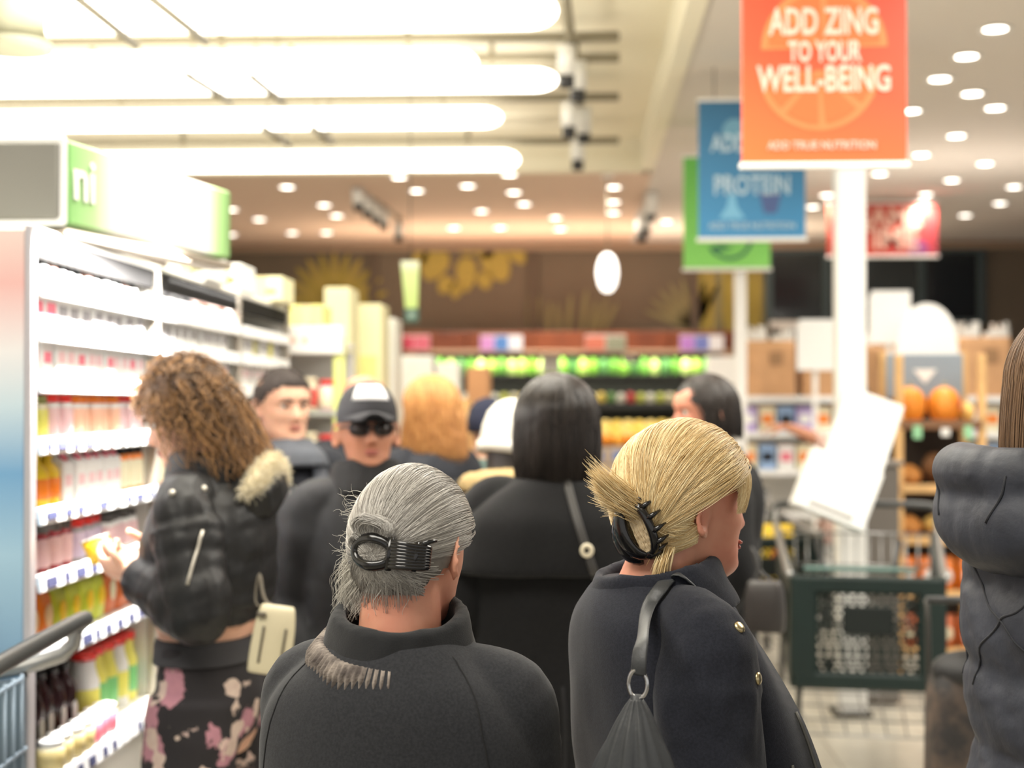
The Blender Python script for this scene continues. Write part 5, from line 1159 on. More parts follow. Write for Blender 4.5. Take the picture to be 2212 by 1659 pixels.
    tg.tube([(.008, -.001, -.024), (.008, -.003, 0), (.008, -.001, .024)], .0050, 8); tg.tube([(.046, .008, -.021), (.048, .006, 0), (.046, .008, .021)], .0042, 8)
    tg.tube([(.048, .012, .016), (.060, .020, .024), (.066, .030, .026)], [.005, .004, .002], 8)
    obj('clip_teeth', tg.xf(A), BLK, cl)
    kn = []   # knot of hair inside the clip and the curl of ends above it
    for i in range(900):
        t = random.uniform(0, 2 * PI); r0 = random.uniform(.2, 1.)
        l = [(A @ Vector((-.022 + .021 * r0 * math.cos(t + j * .22), .007 - .006 * (1 - r0) - .001 * math.sin(j), .0125 * r0 * math.sin(t + j * .22)))) for j in range(9)]
        kn.append(l)
    for i in range(700):
        off = random.gauss(0, .004); th = random.uniform(-.5, .4); n = 12; s0 = random.uniform(.8, 1.15)
        q = [(-.040, .006, .018), (-.044, -.004, .036), (-.030, -.010, .047), (-.010, -.010, .046), (.004, -.006, .040), (.006, -.006, .030)]
        kn.append([A @ Vector((p.x * s0 + off, p.y + random.gauss(0, .0006) + off * .6, .018 + (p.z - .018) * s0 + off * th)) for p in smooth_path(q, 3)[:random.randint(9, 16)]])
    for i in range(350):
        off = random.gauss(0, .005)
        q = [(-.052, .012, .008), (-.060, .002, .020), (-.052, -.004, .032), (-.042, .0, .026), (-.046, .004, .016)]
        kn.append([A @ Vector((p.x + off * .5, p.y + random.gauss(0, .001), p.z + off)) for p in smooth_path(q, 3)])
    strands('hair_knot', kn, .00042, hair_mat('hair_grey_knot', (120, 114, 106), (225, 222, 216), .35), cap)
    return P
grey = grey_woman()

# ---- blonde woman beside her, three-quarter back view
def blonde_woman():
    P = Person('person with blonde hair in a black claw clip, navy black wool coat', 1428, 0, 2.30, -70, 1.615, SKIN_PINK, voxel=.0045,
        pose=dict(armL=((-.160, 0, 1.355), (-.20, .03, 1.085), (-.12, .24, 1.0)), armR=((.160, .0, 1.355), (.205, -.01, 1.085), (.15, .20, .95)), handL=((.2, 1, 0), (.6, 0, -1), .8), handR=((-.2, 1, -.2), (-.6, 0, -1), .8)), head=(3, -2, 0), headshift=(0, .046, -.004), neck=.054, nose=.75, wide=.98)
    k = P.k
    sl = [P.sleeve(n, [.080, .083, .076, .070, .064, .058], drop=(0, 0, -.010)) for n in ('armL', 'armR')]
    L = [(.55, .225, .16, .125, 0), (.85, .22, .16, .12, 0), (1.02, .205, .15, .11, 0), (1.16, .20, .150, .118, 0), (1.28, .195, .135, .124, -.006), (1.352, .168, .11, .116, -.012), (1.392, .125, .09, .10, -.014), (1.420, .09, .075, .08, -.014)]
    coat = P.cloth('coat', L, (), .007, 5, NAVYWOOL, folds=.004, seed=2.9, fold=(2.4, 2.4, 2.2))
    slm = []
    for i_, s_ in enumerate(sl):
        sm = remesh(s_, .006, 4, 'sleeve'); push(sm, lambda c: .0055 * wnoise(c, 21.3 + i_, 4.5, 4.5, 5.5) * np.clip((1.36 - c[:, 2]) / .25, 0, 1) + .0022 * wnoise(c, 23.3, 10, 10, 8))
        so = obj('sleeve', sm, None, coat); sm.materials.append(NAVYWOOL); slm.append(sm)
    cj = G()
    for me_ in [coat.data] + slm: cj.add([v.co for v in me_.vertices], [tuple(f.vertices) for f in me_.polygons])
    bv = BVHTree.FromPolygons([Vector(v) for v in cj.v], cj.f)
    T = Euler((R(10), 0, 0)).to_matrix()
    col = ring_band((0, -.006, 1.412), .086, .094, [(-.006, -.05), (-.012, .026), (-.002, .033), (.006, .028), (.018, -.010), (.030, -.05)], 56, T).xf(Matrix.Scale(k, 4))
    cme = remesh(col, .005, 3, 'collar'); push(cme, lambda c: .0020 * wnoise(c, 4.1, 6, 6, 8))
    obj('collar', cme, None, coat); cme.materials.append(NAVYWOOL)
    # open front: both lapels fall forward, with zip edge and snaps
    for sx in (-1, 1):
        rows = [((.055, .085, 1.385), (.110, .055, 1.375)), ((.080, .140, 1.30), (.160, .060, 1.30)), ((.105, .190, 1.20), (.188, .055, 1.20)), ((.118, .230, 1.08), (.198, .045, 1.08)), ((.124, .262, .95), (.204, .035, .95)), ((.126, .280, .80), (.212, .03, .80)), ((.126, .285, .62), (.22, .03, .62))]
        rr = catmull([list(a) + list(b) for a, b in rows], 5); rings = []
        for q in rr:
            a, b = Vector(q[:3]), Vector(q[3:]); tt = b - a; n = Vector((-tt.y, tt.x, 0)).normalized() * .006; m_ = (a + b) / 2 + n * 2.0
            rings.append([Vector((sx * p.x, p.y, p.z)) * k for p in (a - n, m_ - n, b - n, b + n, m_ + n, a + n)])
        lap = obj('lapel', G().loft(rings), NAVYWOOL, coat)
        if sx > 0:
            P1 = [Vector((sx * (q[0] * .88 + q[3] * .12 + .010), (q[1] * .88 + q[4] * .12) + .006, q[2])) * k for q in rr[9:]]
            obj('zip_edge', G().tube(P1, .0025, 8), M('zip_grey', (92, 90, 84), .5, .3), lap)
            P2 = [Vector((sx * (q[0] * .5 + q[3] * .5 + .017), (q[1] * .5 + q[4] * .5) + .010, q[2])) * k for q in rr[12:]]
            obj('zip_edge', G().tube(P2, .0025, 8), M('zip_grey', (92, 90, 84), .5, .3), lap)
    def snap(px, py, Y, r=.0075):
        p = P.root.matrix_world.inverted() @ at(px, py, Y); l, n, i, d = bv.find_nearest(p)
        return p
    bpy.context.view_layer.update()
    inv = P.root.matrix_world.inverted(); oc = inv @ Vector((0, 0, CAM_Z))
    gl = G().join(cj)
    for ch in kids(coat):
        if ch.name.startswith('lapel'): gl.add([v.co for v in ch.data.vertices], [tuple(f.vertices) for f in ch.data.polygons])
    bl_ = BVHTree.FromPolygons([Vector(v) for v in gl.v], gl.f)
    for px_, py_ in ((1596, 1356), (1636, 1466)):
        h = bl_.ray_cast(oc, (inv @ at(px_, py_, 2.3) - oc).normalized())
        if h[0] is not None:
            Q = h[1].to_track_quat('Z', 'Y').to_matrix().to_4x4()
            obj('snap_button', G().lathe([(.0, -.003), (.0090, -.003), (.0090, .003), (.006, .005), (0, .0055)], 18).xf(Matrix.Translation(h[0]) @ Q), BRASS, coat)
    P.trousers(JEANS); P.shoes(SHOE)
    c = (0, -.008, .121); rad = (.091, .114, .118)
    HM = hair_mat('hair_blonde', (204, 168, 108), (250, 232, 186), .36)
    def msk(d): return sst(d.z - hairline(d) - .16 * sst(d.y, -.12, .15) + .10 * sst(d.y, .45, .7), -.06, .06)
    cap = P.cap_hair('hair', M('hair_blonde_mass', (212, 178, 120), .6, var=(30, .15)), msk, rad, c, seed=5.)
    anch = Vector((.60, -.71, -.34)).normalized(); lines = []
    clump = [rand_dir() for _ in range(380)]
    for i in range(11000):
        base = random.choice(clump); d = (base + Vector([random.gauss(0, .05) for _ in range(3)])).normalized()
        if d.z - hairline(d) < .02: continue
        if d.dot(anch) > .93: continue
        b = (anch + Vector((random.gauss(0, .05), random.gauss(0, .03), random.gauss(0, .10) + .12 * max(0, d.z - .3)))).normalized()
        cl = noise.noise(base * 11); top = max(0, d.z) * .05
        l = gc_line(d, b, 16, c, rad, .035 + .03 * cl + top, .010 + .016 * cl + random.uniform(-.005, .008), 0, random.uniform(.9, 1))
        if any(p.y > .02 and p.z < .125 for p in l): continue
        lines.append([P.H3(p) for p in l])
    for i in range(2200):  # fringe swept from the parting down the temple
        d = Vector((random.uniform(-.1, .55), random.uniform(.45, .8), random.uniform(.6, .9))).normalized(); b = Vector((random.uniform(.74, .86), random.uniform(.44, .68), random.uniform(-.16, .22))).normalized()
        lines.append([P.H3(p) for p in gc_line(d, b, 12, c, (.089, .112, .116), random.uniform(.0, .03), random.uniform(0, .02))])
    for i in range(1500):  # under hair from nape and behind the ear
        a = random.uniform(-.9, 1.35); d = Vector((math.sin(a), -math.cos(a), random.uniform(-.75, -.4))).normalized()
        lines.append([P.H3(p) for p in gc_line(d, (anch + Vector((random.gauss(0, .05), 0, random.gauss(-.05, .06)))).normalized(), 10, c, (.083, .108, .112), .03, random.uniform(0, .03))])
    ear = P.H3((.086, -.006, .094)); lines = [l for l in lines if min((Vector(p) - ear).length for p in l) > .025 * k]
    strands('hair_strands', lines, .00042, HM, cap)
    A0 = Vector((c[0] + rad[0] * anch.x, c[1] + rad[1] * anch.y, c[2] + rad[2] * anch.z)); tail = []
    for i in range(1600):   # ends standing up out of the clip
        sp = random.gauss(0, .9); p0 = A0 + Vector((random.gauss(-.012, .006), random.gauss(-.014, .005), random.gauss(.026, .008)))
        ln = random.uniform(.5, 1.1); v = Vector((-.022 + .012 * sp, -.066 - .010 * sp, .046 + .017 * sp)) * ln
        tail.append([P.H3(p0 + v * t + Vector((.008 * math.sin(PI * t), -.010 * math.sin(PI * t), -.010 * t * t))) for t in np.linspace(0, 1, 8)])
    for i in range(1400):   # band of hair from behind the ear down under the clip
        d = Vector((.93, random.uniform(-.45, -.10), random.uniform(-.62, -.30))).normalized(); b = Vector((random.uniform(.0, .5), -.80, random.uniform(-.80, -.56))).normalized()
        tail.append([P.H3(p) for p in gc_line(d, b, 9, c, (.086, .108, .116), random.uniform(.0, .05), random.uniform(0, .03))])
    for i in range(220):   # a loose lock hanging on the collar
        p0 = Vector((.060 + random.gauss(0, .005), -.062 + random.gauss(0, .005), .050)); v = Vector((.004 + random.gauss(0, .004), -.016 + random.gauss(0, .003), -random.uniform(.03, .062)))
        tail.append([P.H3(p0 + v * t + Vector((.006 * math.sin(PI * t), -.004 * math.sin(PI * t), 0))) for t in np.linspace(0, 1, 7)])
    strands('hair_tail', tail, .00045, HM, cap)
    # claw clip: two curved jaws with teeth
    n = (Vector((.72, -.68, -.12))).normalized(); up = Vector((0, 0, 1)); up = (up - n * up.dot(n)).normalized(); sd = up.cross(n)
    B = Matrix(((sd.x, up.x, n.x, 0), (sd.y, up.y, n.y, 0), (sd.z, up.z, n.z, 0), (0, 0, 0, 1)))
    A = P.hm @ Matrix.Translation(A0 + n * .004 + Vector((0, 0, .003))) @ B @ Matrix.Rotation(R(24), 4, 'Z') @ Matrix.Scale(1.15, 4)
    jaw = [Vector((-.018 - .021 * math.cos(t) * 1.0, .037 * math.sin(t), .010 * math.cos(t))) for t in np.linspace(-1.5, 1.5, 15)]
    cg = G().tube(jaw, list(.0065 + .006 * np.sin(np.linspace(0, PI, 15))), 12, flat=(1, .6))
    cl = obj('hair_clip', cg.xf(A), BLK, P.root, label='glossy black claw clip in the blonde hair')
    jr = [Vector((-.010 + .018 * math.cos(t) - .004, .037 * math.sin(t), .012 * math.cos(t) + .002)) for t in np.linspace(-1.5, 1.5, 13)]
    tg = G().tube(jr, .0060, 10, flat=(1, .7))
    for j in range(1, 12, 2):
        p = jr[j]; tg.tube([p, p + Vector((.010, .002, -.001)), p + Vector((.019, .004, -.010))], [.0042, .0035, .0010], 8)
    tg.ell((-.012, .037, .0), (.012, .007, .008), 12, 8); tg.ell((-.012, -.037, .0), (.014, .008, .009), 12, 8)
    obj('clip_jaw', tg.xf(A), BLK, cl)
    lo = [Vector((-.030 - .020 * math.cos(t), .034 * math.sin(t) - .008, -.006 + .004 * math.cos(t))) for t in np.linspace(-1.5, 1.5, 13)]
    obj('clip_jaw', G().tube(lo, list(.006 + .008 * np.sin(np.linspace(0, PI, 13))), 10, flat=(1, .6)).xf(A), BLK, cl)
    kn = []
    for i in range(700):
        x0 = random.uniform(-.024, .004); kn.append([A @ Vector((x0 + .004 * math.sin(t * 2), t, .004 + .003 * math.cos(t * 40) + random.gauss(0, .0008))) for t in np.linspace(-.032, .032, 9)])
    strands('hair_knot', kn, .00045, hair_mat('hair_blonde_knot', (196, 170, 130), (232, 214, 180), .4), cap)
    return P, coat, bv
blonde, blonde_coat, blonde_bvh = blonde_woman()

def shoulder_bag():
    "slouchy leather bag hanging at the blonde woman's side from a strap over her shoulder"
    bpy.context.view_layer.update()
    Mi = blonde.root.matrix_world; inv = Mi.inverted(); k = blonde.k
    base = at(1366, 1750, 1.965)
    t = thing('shoulder_bag', 'soft grey black leather shoulder bag hanging at the blonde-haired person\'s side', 'bag', base, R(-20))
    Ti = Matrix.Translation(-base); Rz = Matrix.Rotation(R(20), 4, 'Z')
    f = lambda p: Rz @ (Ti @ Vector(p))
    top = f(at(1375, 1528, 1.965))
    rings = []
    for z, hw, hd in ((-.09, .055, .026), (-.085, .072, .034), (-.03, .074, .040), (.05, .056, .036), (.10, .034, .026), (.132, .018, .014), (.146, .009, .009)):
        tt = (z + .09) / .236; cx = top.x * max(0, tt) ** 1.5; cy = top.y * max(0, tt) ** 1.5
        rings.append([(cx + hw * math.cos(2 * PI * j / 40) * (1 + .05 * math.sin(j * 2.1 + z * 30)), cy + hd * math.sin(2 * PI * j / 40) * (1 + .16 * math.sin(j * 1.9 + z * 18)), z) for j in range(40)])
    rr = [catmull([r[j] for r in rings], 5) for j in range(40)]
    obj('bag_body', G().loft([[rr[j][i] for j in range(40)] for i in range(len(rr[0]))]), LEATHER, t)
    ztop = .146
    ring_c = f(at(1378, 1478, 1.965))
    obj('ring', G().tube([ring_c + Vector((.013 * math.sin(a), 0, .019 * math.cos(a))) for a in np.linspace(0, 2 * PI, 25)[:-1]], .0028, 8, closed=True), CHROME, t, label='chrome ring')
    obj('bag_tab', G().tube([Vector((top.x, top.y, ztop - .02)), Vector((top.x, top.y, ztop + .006)), ring_c - Vector((0, 0, .018))], [.011, .009, .007], 10, flat=(1, .5)), LEATHER, t)
    oc = inv @ Vector((0, 0, CAM_Z)); dr = []
    for px, py, Y in ((1379, 1458, 1.965), (1381, 1420, 1.9655), (1388, 1372, 2.0), (1402, 1322, 2.05), (1424, 1284, 2.08), (1452, 1264, 2.12), (1478, 1262, 2.18)):
        w_ = inv @ at(px, py, Y); h = blonde_bvh.ray_cast(oc, (w_ - oc).normalized())
        dr.append(h[0] + h[1] * .010 if h[0] is not None and (h[0] - oc).length < (w_ - oc).length + .12 else w_)
    dr += [blonde_bvh.find_nearest(Vector(q) * k)[0] + blonde_bvh.find_nearest(Vector(q) * k)[1] * .009 for q in ((.10, .06, 1.36), (.12, .11, 1.26))]
    dr = smooth_path(dr, 5)
    W_ = [f(Mi @ p) for p in dr]
    ups = []
    for p in dr:
        l, n, _, d = blonde_bvh.find_nearest(p); ups.append((Mi.to_3x3() @ n)); ups[-1] = Rz.to_3x3() @ ups[-1]
    for _ in range(14): ups = [ups[0]] + [(ups[i - 1] + ups[i] + ups[i + 1]).normalized() for i in range(1, len(ups) - 1)] + [ups[-1]]
    obj('strap', G().tube(W_, .0115, 10, flat=(1, .22), up=ups), LEATHER, t)
shoulder_bag()
# ---- woman with a dark bob and a long black coat, seen from behind
def fall_lines(P, n, c, rad, zend, jit=.03, part=(0, .25), face=.55, inward=.0, wave=.0, spread=.0, zj=.012):
    "straight hair: from the parting over the skull, then hanging to zend; nothing falls over the face"
    out = []
    for i in range(n):
        az = random.uniform(-PI, PI)   # 0 = straight back
        if abs(az) > PI * face + random.uniform(-.1, .1): continue
        e = Vector((math.sin(az), -math.cos(az), random.uniform(-.38, .10))); px = random.gauss(0, .03); y0 = random.uniform(-.55, .75) * .8
        a = Vector((part[0] + px, y0 if abs(az) > .5 else random.uniform(-.5, .3), 1)).normalized()
        j = random.uniform(-jit, jit) + .02 * noise.noise(Vector((az * 4, 0, i % 3)))
        l = gc_line(a, e, 9, c, rad, .01, j)
        p = l[-1].copy(); ze = zend + random.gauss(0, zj); m = max(3, int((p.z - ze) / .016)); ph = random.uniform(0, 6.28)
        for q in range(m):
            t = (q + 1) / m
            p2 = Vector((p.x * (1 + spread * t - inward * t * t), p.y * (1 + spread * t - inward * t * t) , p.z + (ze - p.z) * t))
            if wave: p2 += Vector((wave * math.sin(ph + t * 9), wave * math.cos(ph + t * 8), 0))
            l.append(p2)
        out.append([P.H3(q) for q in l])
    return out
def dark_coat_woman():
    P = Person('person with a dark bob in a long black coat with a cape collar', 1203, 0, 3.82, 2, 1.72, SKIN, voxel=.008,
        pose=dict(armL=((-.165, 0, 1.335), (-.262, -.02, 1.06), (-.205, .22, 1.03)), armR=((.165, 0, 1.335), (.25, .0, 1.06), (.20, .20, .98)), handL=((.35, 1, .0), (.3, 0, -1), .6), handR=((-.1, 1, -.3), (-.3, 0, -1), .6)))
    k = P.k
    sl = [P.sleeve(n, [.080, .086, .078, .072, .066, .062]) for n in ('armL', 'armR')]
    L = [(.28, .26, .20, .21, 0), (.60, .235, .18, .19, 0), (.85, .215, .16, .17, 0), (1.0, .195, .14, .15, 0), (1.16, .20, .14, .155, -.01), (1.28, .205, .125, .145, -.015), (1.345, .185, .10, .128, -.02), (1.385, .125, .08, .10, -.025), (1.415, .085, .065, .075, -.025)]
    coat = P.cloth('coat', L, sl, .009, 4, BLACKCLOTH, folds=.006, seed=3.1, fold=(2.6, 2.6, .8))
    cape = torso_loft([(1.185, .262, .03, .185, -.03), (1.24, .250, .05, .178, -.03), (1.31, .228, .06, .162, -.03), (1.365, .168, .06, .128, -.03), (1.40, .108, .06, .098, -.03), (1.418, .06, .04, .05, -.03)]).xf(Matrix.Scale(k, 4))
    cme = remesh(cape, .009, 2, 'cape_collar'); push(cme, lambda c: .006 * wnoise(c, 8.1, 3, 3, 1)); obj('cape_collar', cme, None, coat); cme.materials.append(BLACKCLOTH)
    obj('collar', remesh(ring_band((0, -.02, 1.395), .084, .088, [(-.006, -.05), (-.012, .03), (0, .036), (.008, .03), (.02, -.01), (.03, -.05)], 48, Euler((R(10), 0, 0)).to_matrix()).xf(Matrix.Scale(k, 4)), .008, 2, 'collar'), None, coat).data.materials.append(BLACKCLOTH)
    # back vent
    bv = bvh_of(coat.data)
    obj('vent', G().tube(drape(bv, [Vector((.0 - .004 * t, -.3, .95 - .62 * t)) * k for t in np.linspace(0, 1, 12)], -.001), .006, 8), M('seam_dark', (24, 24, 26), .9), coat)
    bc = bvh_of(cme)
    pts = [(.015, -.30, 1.43), (.04, -.30, 1.33), (.078, -.30, 1.21), (.11, -.30, 1.12), (.145, -.25, 1.0)]
    st = []
    for p in smooth_path([Vector(q) * k for q in pts], 6):
        h1 = bv.ray_cast(p, Vector((0, 1, 0))); h2 = bc.ray_cast(p, Vector((0, 1, 0))); ys = [h[0].y for h in (h1, h2) if h[0] is not None]
        st.append(Vector((p.x, (min(ys) if ys else -.1) - .004, p.z)))
    obj('bag_strap', G().tube(st, .0105, 10, flat=(1, .25), up=(0, -1, 0)), M('strap_dark', (58, 56, 54), .5), P.root)
    obj('buckle', G().tube([st[10] + Vector((.011 * math.cos(a) * k, -.006, .012 * math.sin(a) * k)) for a in np.linspace(0, 2 * PI, 21)[:-1]], .0055, 8, closed=True), M('buckle_ivory', (226, 216, 190), .35), P.root, label='round ivory buckle on the strap')
    P.trousers(JEANS); P.shoes(SHOE)
    c = (0, -.012, .120); rad = (.102, .114, .112)
    hm = hair_mat('hair_black', (16, 13, 12), (66, 58, 53), .28)
    cap = P.cap_hair('hair', M('hair_black_mass', (24, 21, 20), .5), lambda d: max(mask_pull(d), sst(-d.y, .0, .3) * sst(d.z, -.95, -.8)), rad, c)
    strands('hair_strands', fall_lines(P, 9000, c, (rad[0] * 1.02, rad[1] * 1.0, rad[2] * 1.02), -.008, inward=.20, spread=.16, face=.66), .0009, hm, cap)
    return P
darkcoat = dark_coat_woman()

# ---- curly-haired woman reading a yellow cup in front of the wall case
FLORAL = None
def floral():
    m = bpy.data.materials.new('floral_black'); m.use_nodes = True; nt = m.node_tree; N = nt.nodes; L = nt.links; b = N['Principled BSDF']
    b.inputs['Roughness'].default_value = .85
    tc = N.new('ShaderNodeTexCoord'); nz = N.new('ShaderNodeTexNoise'); nz.inputs['Scale'].default_value = 14; nz.inputs['Detail'].default_value = 2
    mxv = N.new('ShaderNodeMix'); mxv.data_type = 'VECTOR'; mxv.inputs[0].default_value = .055
    L.new(tc.outputs['Object'], nz.inputs['Vector']); L.new(tc.outputs['Object'], mxv.inputs[4]); L.new(nz.outputs['Color'], mxv.inputs[5])
    prev = None
    for sc, thr, col, col2 in ((9.5, .44, (196, 140, 150), (166, 118, 132)), (15., .40, (222, 206, 190), (190, 160, 150)), (8.0, .30, (214, 176, 172), (236, 222, 206))):
        v = N.new('ShaderNodeTexVoronoi'); v.inputs['Scale'].default_value = sc; L.new(mxv.outputs[1], v.inputs['Vector'])
        pn = N.new('ShaderNodeTexNoise'); pn.inputs['Scale'].default_value = 60; L.new(tc.outputs['Object'], pn.inputs['Vector'])
        ad = N.new('ShaderNodeMath'); ad.operation = 'MULTIPLY_ADD'; ad.inputs[1].default_value = .30; L.new(pn.outputs['Fac'], ad.inputs[0]); L.new(v.outputs['Distance'], ad.inputs[2])
        rp = N.new('ShaderNodeValToRGB'); rp.color_ramp.elements[0].position = thr + .10; rp.color_ramp.elements[0].color = (1, 1, 1, 1); rp.color_ramp.elements[1].position = thr + .13; rp.color_ramp.elements[1].color = (0, 0, 0, 1)
        L.new(ad.outputs[0], rp.inputs['Fac'])
        # only some cells flower
        sp = N.new('ShaderNodeSeparateColor'); L.new(v.outputs['Color'], sp.inputs[0])
        gt = N.new('ShaderNodeMath'); gt.operation = 'GREATER_THAN'; gt.inputs[1].default_value = .22; L.new(sp.outputs[0], gt.inputs[0])
        mu = N.new('ShaderNodeMath'); mu.operation = 'MULTIPLY'; L.new(gt.outputs[0], mu.inputs[0]); L.new(rp.outputs['Color'], mu.inputs[1])
        cm = N.new('ShaderNodeMix'); cm.data_type = 'RGBA'; cm.inputs[6].default_value = rgb(col); cm.inputs[7].default_value = rgb(col2); L.new(pn.outputs['Fac'], cm.inputs[0])
        mx = N.new('ShaderNodeMix'); mx.data_type = 'RGBA'; L.new(mu.outputs[0], mx.inputs[0]); L.new(cm.outputs[2], mx.inputs[7])
        if prev is None: mx.inputs[6].default_value = rgb((40, 37, 40))
        else: L.new(prev.outputs[2], mx.inputs[6])
        prev = mx
    L.new(prev.outputs[2], b.inputs['Base Color']); return m

def curly_woman():
    P = Person('person with big curly brown hair, cropped black puffer jacket and floral trousers', 452, 0, 3.72, 84, 1.745, SKIN, voxel=.006,
        pose=dict(armL=((-.165, 0, 1.345), (-.225, -.055, 1.10), (-.115, .135, 1.165)), armR=((.165, 0, 1.345), (.215, -.02, 1.10), (.09, .15, 1.17)), handL=((.3, 1, .20), (.65, -.2, .75), .75), handR=((-.4, 1, .1), (-.8, 0, .5), .7), handL_thumb=-1, handR_thumb=1,
        legL=((-.085, 0, .86), (-.115, .03, .47), (-.115, .03, .085)), legR=((.085, 0, .86), (.095, -.02, .47), (.095, -.06, .085))), head=(8, -20, 0), headshift=(0, .03, .005))
    k = P.k
    def puff(z, n=13.): return .005 * (abs(math.sin(z * n * PI)) ** .6)
    L = []
    for z in np.arange(1.052, 1.385, .006):
        w, f, b, cy = [np.interp(z, [1.05, 1.075, 1.10, 1.20, 1.29, 1.34, 1.37, 1.40], q) for q in ([.165, .17, .185, .190, .185, .165, .125, .09], [.118, .122, .142, .152, .135, .110, .095, .085], [.118, .122, .145, .150, .145, .125, .10, .085], [0, 0, 0, 0, -.005, -.01, -.015, -.01])]
        q = puff(z - 1.052) * (.35 if z < 1.09 else 1)
        L.append((z, w + q, f + q, b + q, cy))
    sl = [P.sleeve(n, [.076, .084, .078, .074, .066, .052], n=16, ripple=.005, nr=11, end=.97) for n in ('armL', 'armR')]
    g = torso_loft(L, steps=1).xf(Matrix.Scale(k, 4))
    for q in sl: g.join(q)
    me = remesh(g, .007, 2, 'jacket'); push(me, lambda c: .002 * wnoise(c, 4.4, 4, 4, 4) + .0012 * wnoise(c, 6.4, 14, 14, 14))
    jk = obj('jacket', me, None, P.root); me.materials.append(PUFF)
    bv = bvh_of(me)
    obj('collar', remesh(ring_band((0, -.005, 1.40), .088, .092, [(-.012, -.05), (-.02, .045), (-.004, .058), (.012, .04), (.02, -.02), (.026, -.055)], 48, Euler((R(4), 0, 0)).to_matrix()).xf(Matrix.Scale(k, 4)), .007, 3, 'collar'), None, jk).data.materials.append(PUFF)
    # front zip, pocket zip, snaps on the shoulder tab
    SIL = M('zip_silver', (196, 190, 178), .35, .6)
    pts = []
    for z in np.linspace(1.06, 1.40, 16):
        h = bv.ray_cast(Vector((-.02, .6, z)) * k, Vector((0, -1, 0))); pts.append((h[0] if h[0] is not None else Vector((-.02, .10, z)) * k) + Vector((0, .004, 0)))
    obj('front_zip', G().tube(pts, .0045, 8), SIL, jk)
    def side(pt, off=.003):
        h = bv.ray_cast(Vector((-.7, pt[1], pt[2])) * k, Vector((1, 0, 0))); return h[0] + Vector((-off, 0, 0))
    obj('pocket_zip', G().tube([side((0, -.075 + .018 * t, 1.285 - .115 * t)) for t in np.linspace(0, 1, 8)], .0042, 8), SIL, jk, label='silver sleeve zip')
    for yy, zz in ((-.055, 1.375), (.0, 1.368)):
        q = side((0, yy, zz)); obj('snap_button', G().lathe([(0, 0), (.008, 0), (.008, .003), (0, .006)], 14).xf(Matrix.Translation(q) @ Euler((0, R(-80), 0)).to_matrix().to_4x4()), SIL, jk)
    q = Vector((-.05, .6, 1.19)) * k
    # fur-trimmed hood lying on the back
    hood = G().ell((0, 0, 0), (.11, .062, .075), 20, 14).xf(Matrix.Scale(k, 4) @ Matrix.Translation((0, -.125, 1.355)) @ Euler((R(25), 0, 0)).to_matrix().to_4x4())
    hm_ = remesh(hood, .008, 2, 'hood'); push(hm_, lambda c: .006 * wnoise(c, 2.2, 7, 7, 7)); ho = obj('hood', hm_, None, jk); hm_.materials.append(PUFF)
    arc = [Vector((.105 * math.cos(a), -.125 - .030 * math.sin(a), 1.405 + .050 * math.sin(a * 2 - PI / 2) * .4 - .02 * abs(math.cos(a)))) * k for a in np.linspace(-.2, PI + .2, 17)]
    fg = remesh(G().tube(arc, list((.014 + .012 * np.sin(np.linspace(0, PI, 17))) * k), 14), .006, 2, 'fur_trim'); push(fg, lambda c: .004 * vnoise(c, 70))
    fo = obj('fur_trim', fg, None, ho, label='cream fur trim of the hood'); fg.materials.append(FUR)
    cs = coords(fg); ns = normals(fg); fl = []
    for i in RNG.integers(0, len(cs), 3500):
        d = Vector(ns[i]) + Vector((random.gauss(0, .4), random.gauss(0, .4), random.gauss(-.2, .4))); p = Vector(cs[i]); fl.append([p + d * t * random.uniform(.006, .014) for t in np.linspace(0, 1, 4)])
    strands('fur_strands', fl, .0007, hair_mat('fur_strand', (206, 190, 152), (242, 236, 216), .5), ho)
    global FLORAL
    FLORAL = floral()
    tr = P.trousers(FLORAL, r=(.115, .108, .095, .092, .10), top=1.01, voxel=.009, folds=.006)
    obj('waistband', torso_loft([(.965, .182, .112, .125, 0), (.985, .172, .113, .120, 0), (1.012, .163, .112, .113, 0), (1.018, .150, .10, .10, 0)]).xf(Matrix.Scale(k, 4)), M('waistband_charcoal', (58, 57, 60), .9, bump=(200, .3, .003)), tr)
    obj('bare_waist', torso_loft([(1.0, .142, .104, .10, 0), (1.03, .146, .109, .104, 0), (1.06, .148, .110, .106, 0), (1.075, .13, .09, .09, 0)]).xf(Matrix.Scale(k, 4)), SKIN, P.root)
    P.shoes(SHOE); P.brows(M('brow_brown', (86, 60, 42), .8))
    # curls
    c = (0, -.006, .125); rad = (.085, .100, .110)
    cap = P.cap_hair('hair', M('hair_curly_mass', (74, 54, 38), .8, var=(18, .3), bump=(60, .6, .01)), lambda d: sst(d.z - hairline(d) - .03, -.06, .06), (.094, .104, .120), c, rough=.10)
    lines = []
    for i in range(3600):
        d = rand_dir()
        if d.z - hairline(d) < -.02: continue
        p0 = Vector((c[0] + rad[0] * d.x, c[1] + rad[1] * d.y, c[2] + rad[2] * d.z)); back = max(0., -d.y)
        out = Vector((d.x, d.y * .9 - .12, max(0, d.z) * .8 + .1)).normalized(); ln = random.uniform(.015, .055) * (1.1 - .15 * back - .3 * max(0, d.y)); n = 42
        drop = random.uniform(.04, .17) * (1 - max(0, d.z) * .75) * (1 + back * .35); rr = random.uniform(.005, .010); tw = random.uniform(2.5, 5.5) * random.choice((-1, 1)); ph = random.uniform(0, 6.28); l = []
        sdir = out.orthogonal().normalized(); s2 = out.cross(sdir)
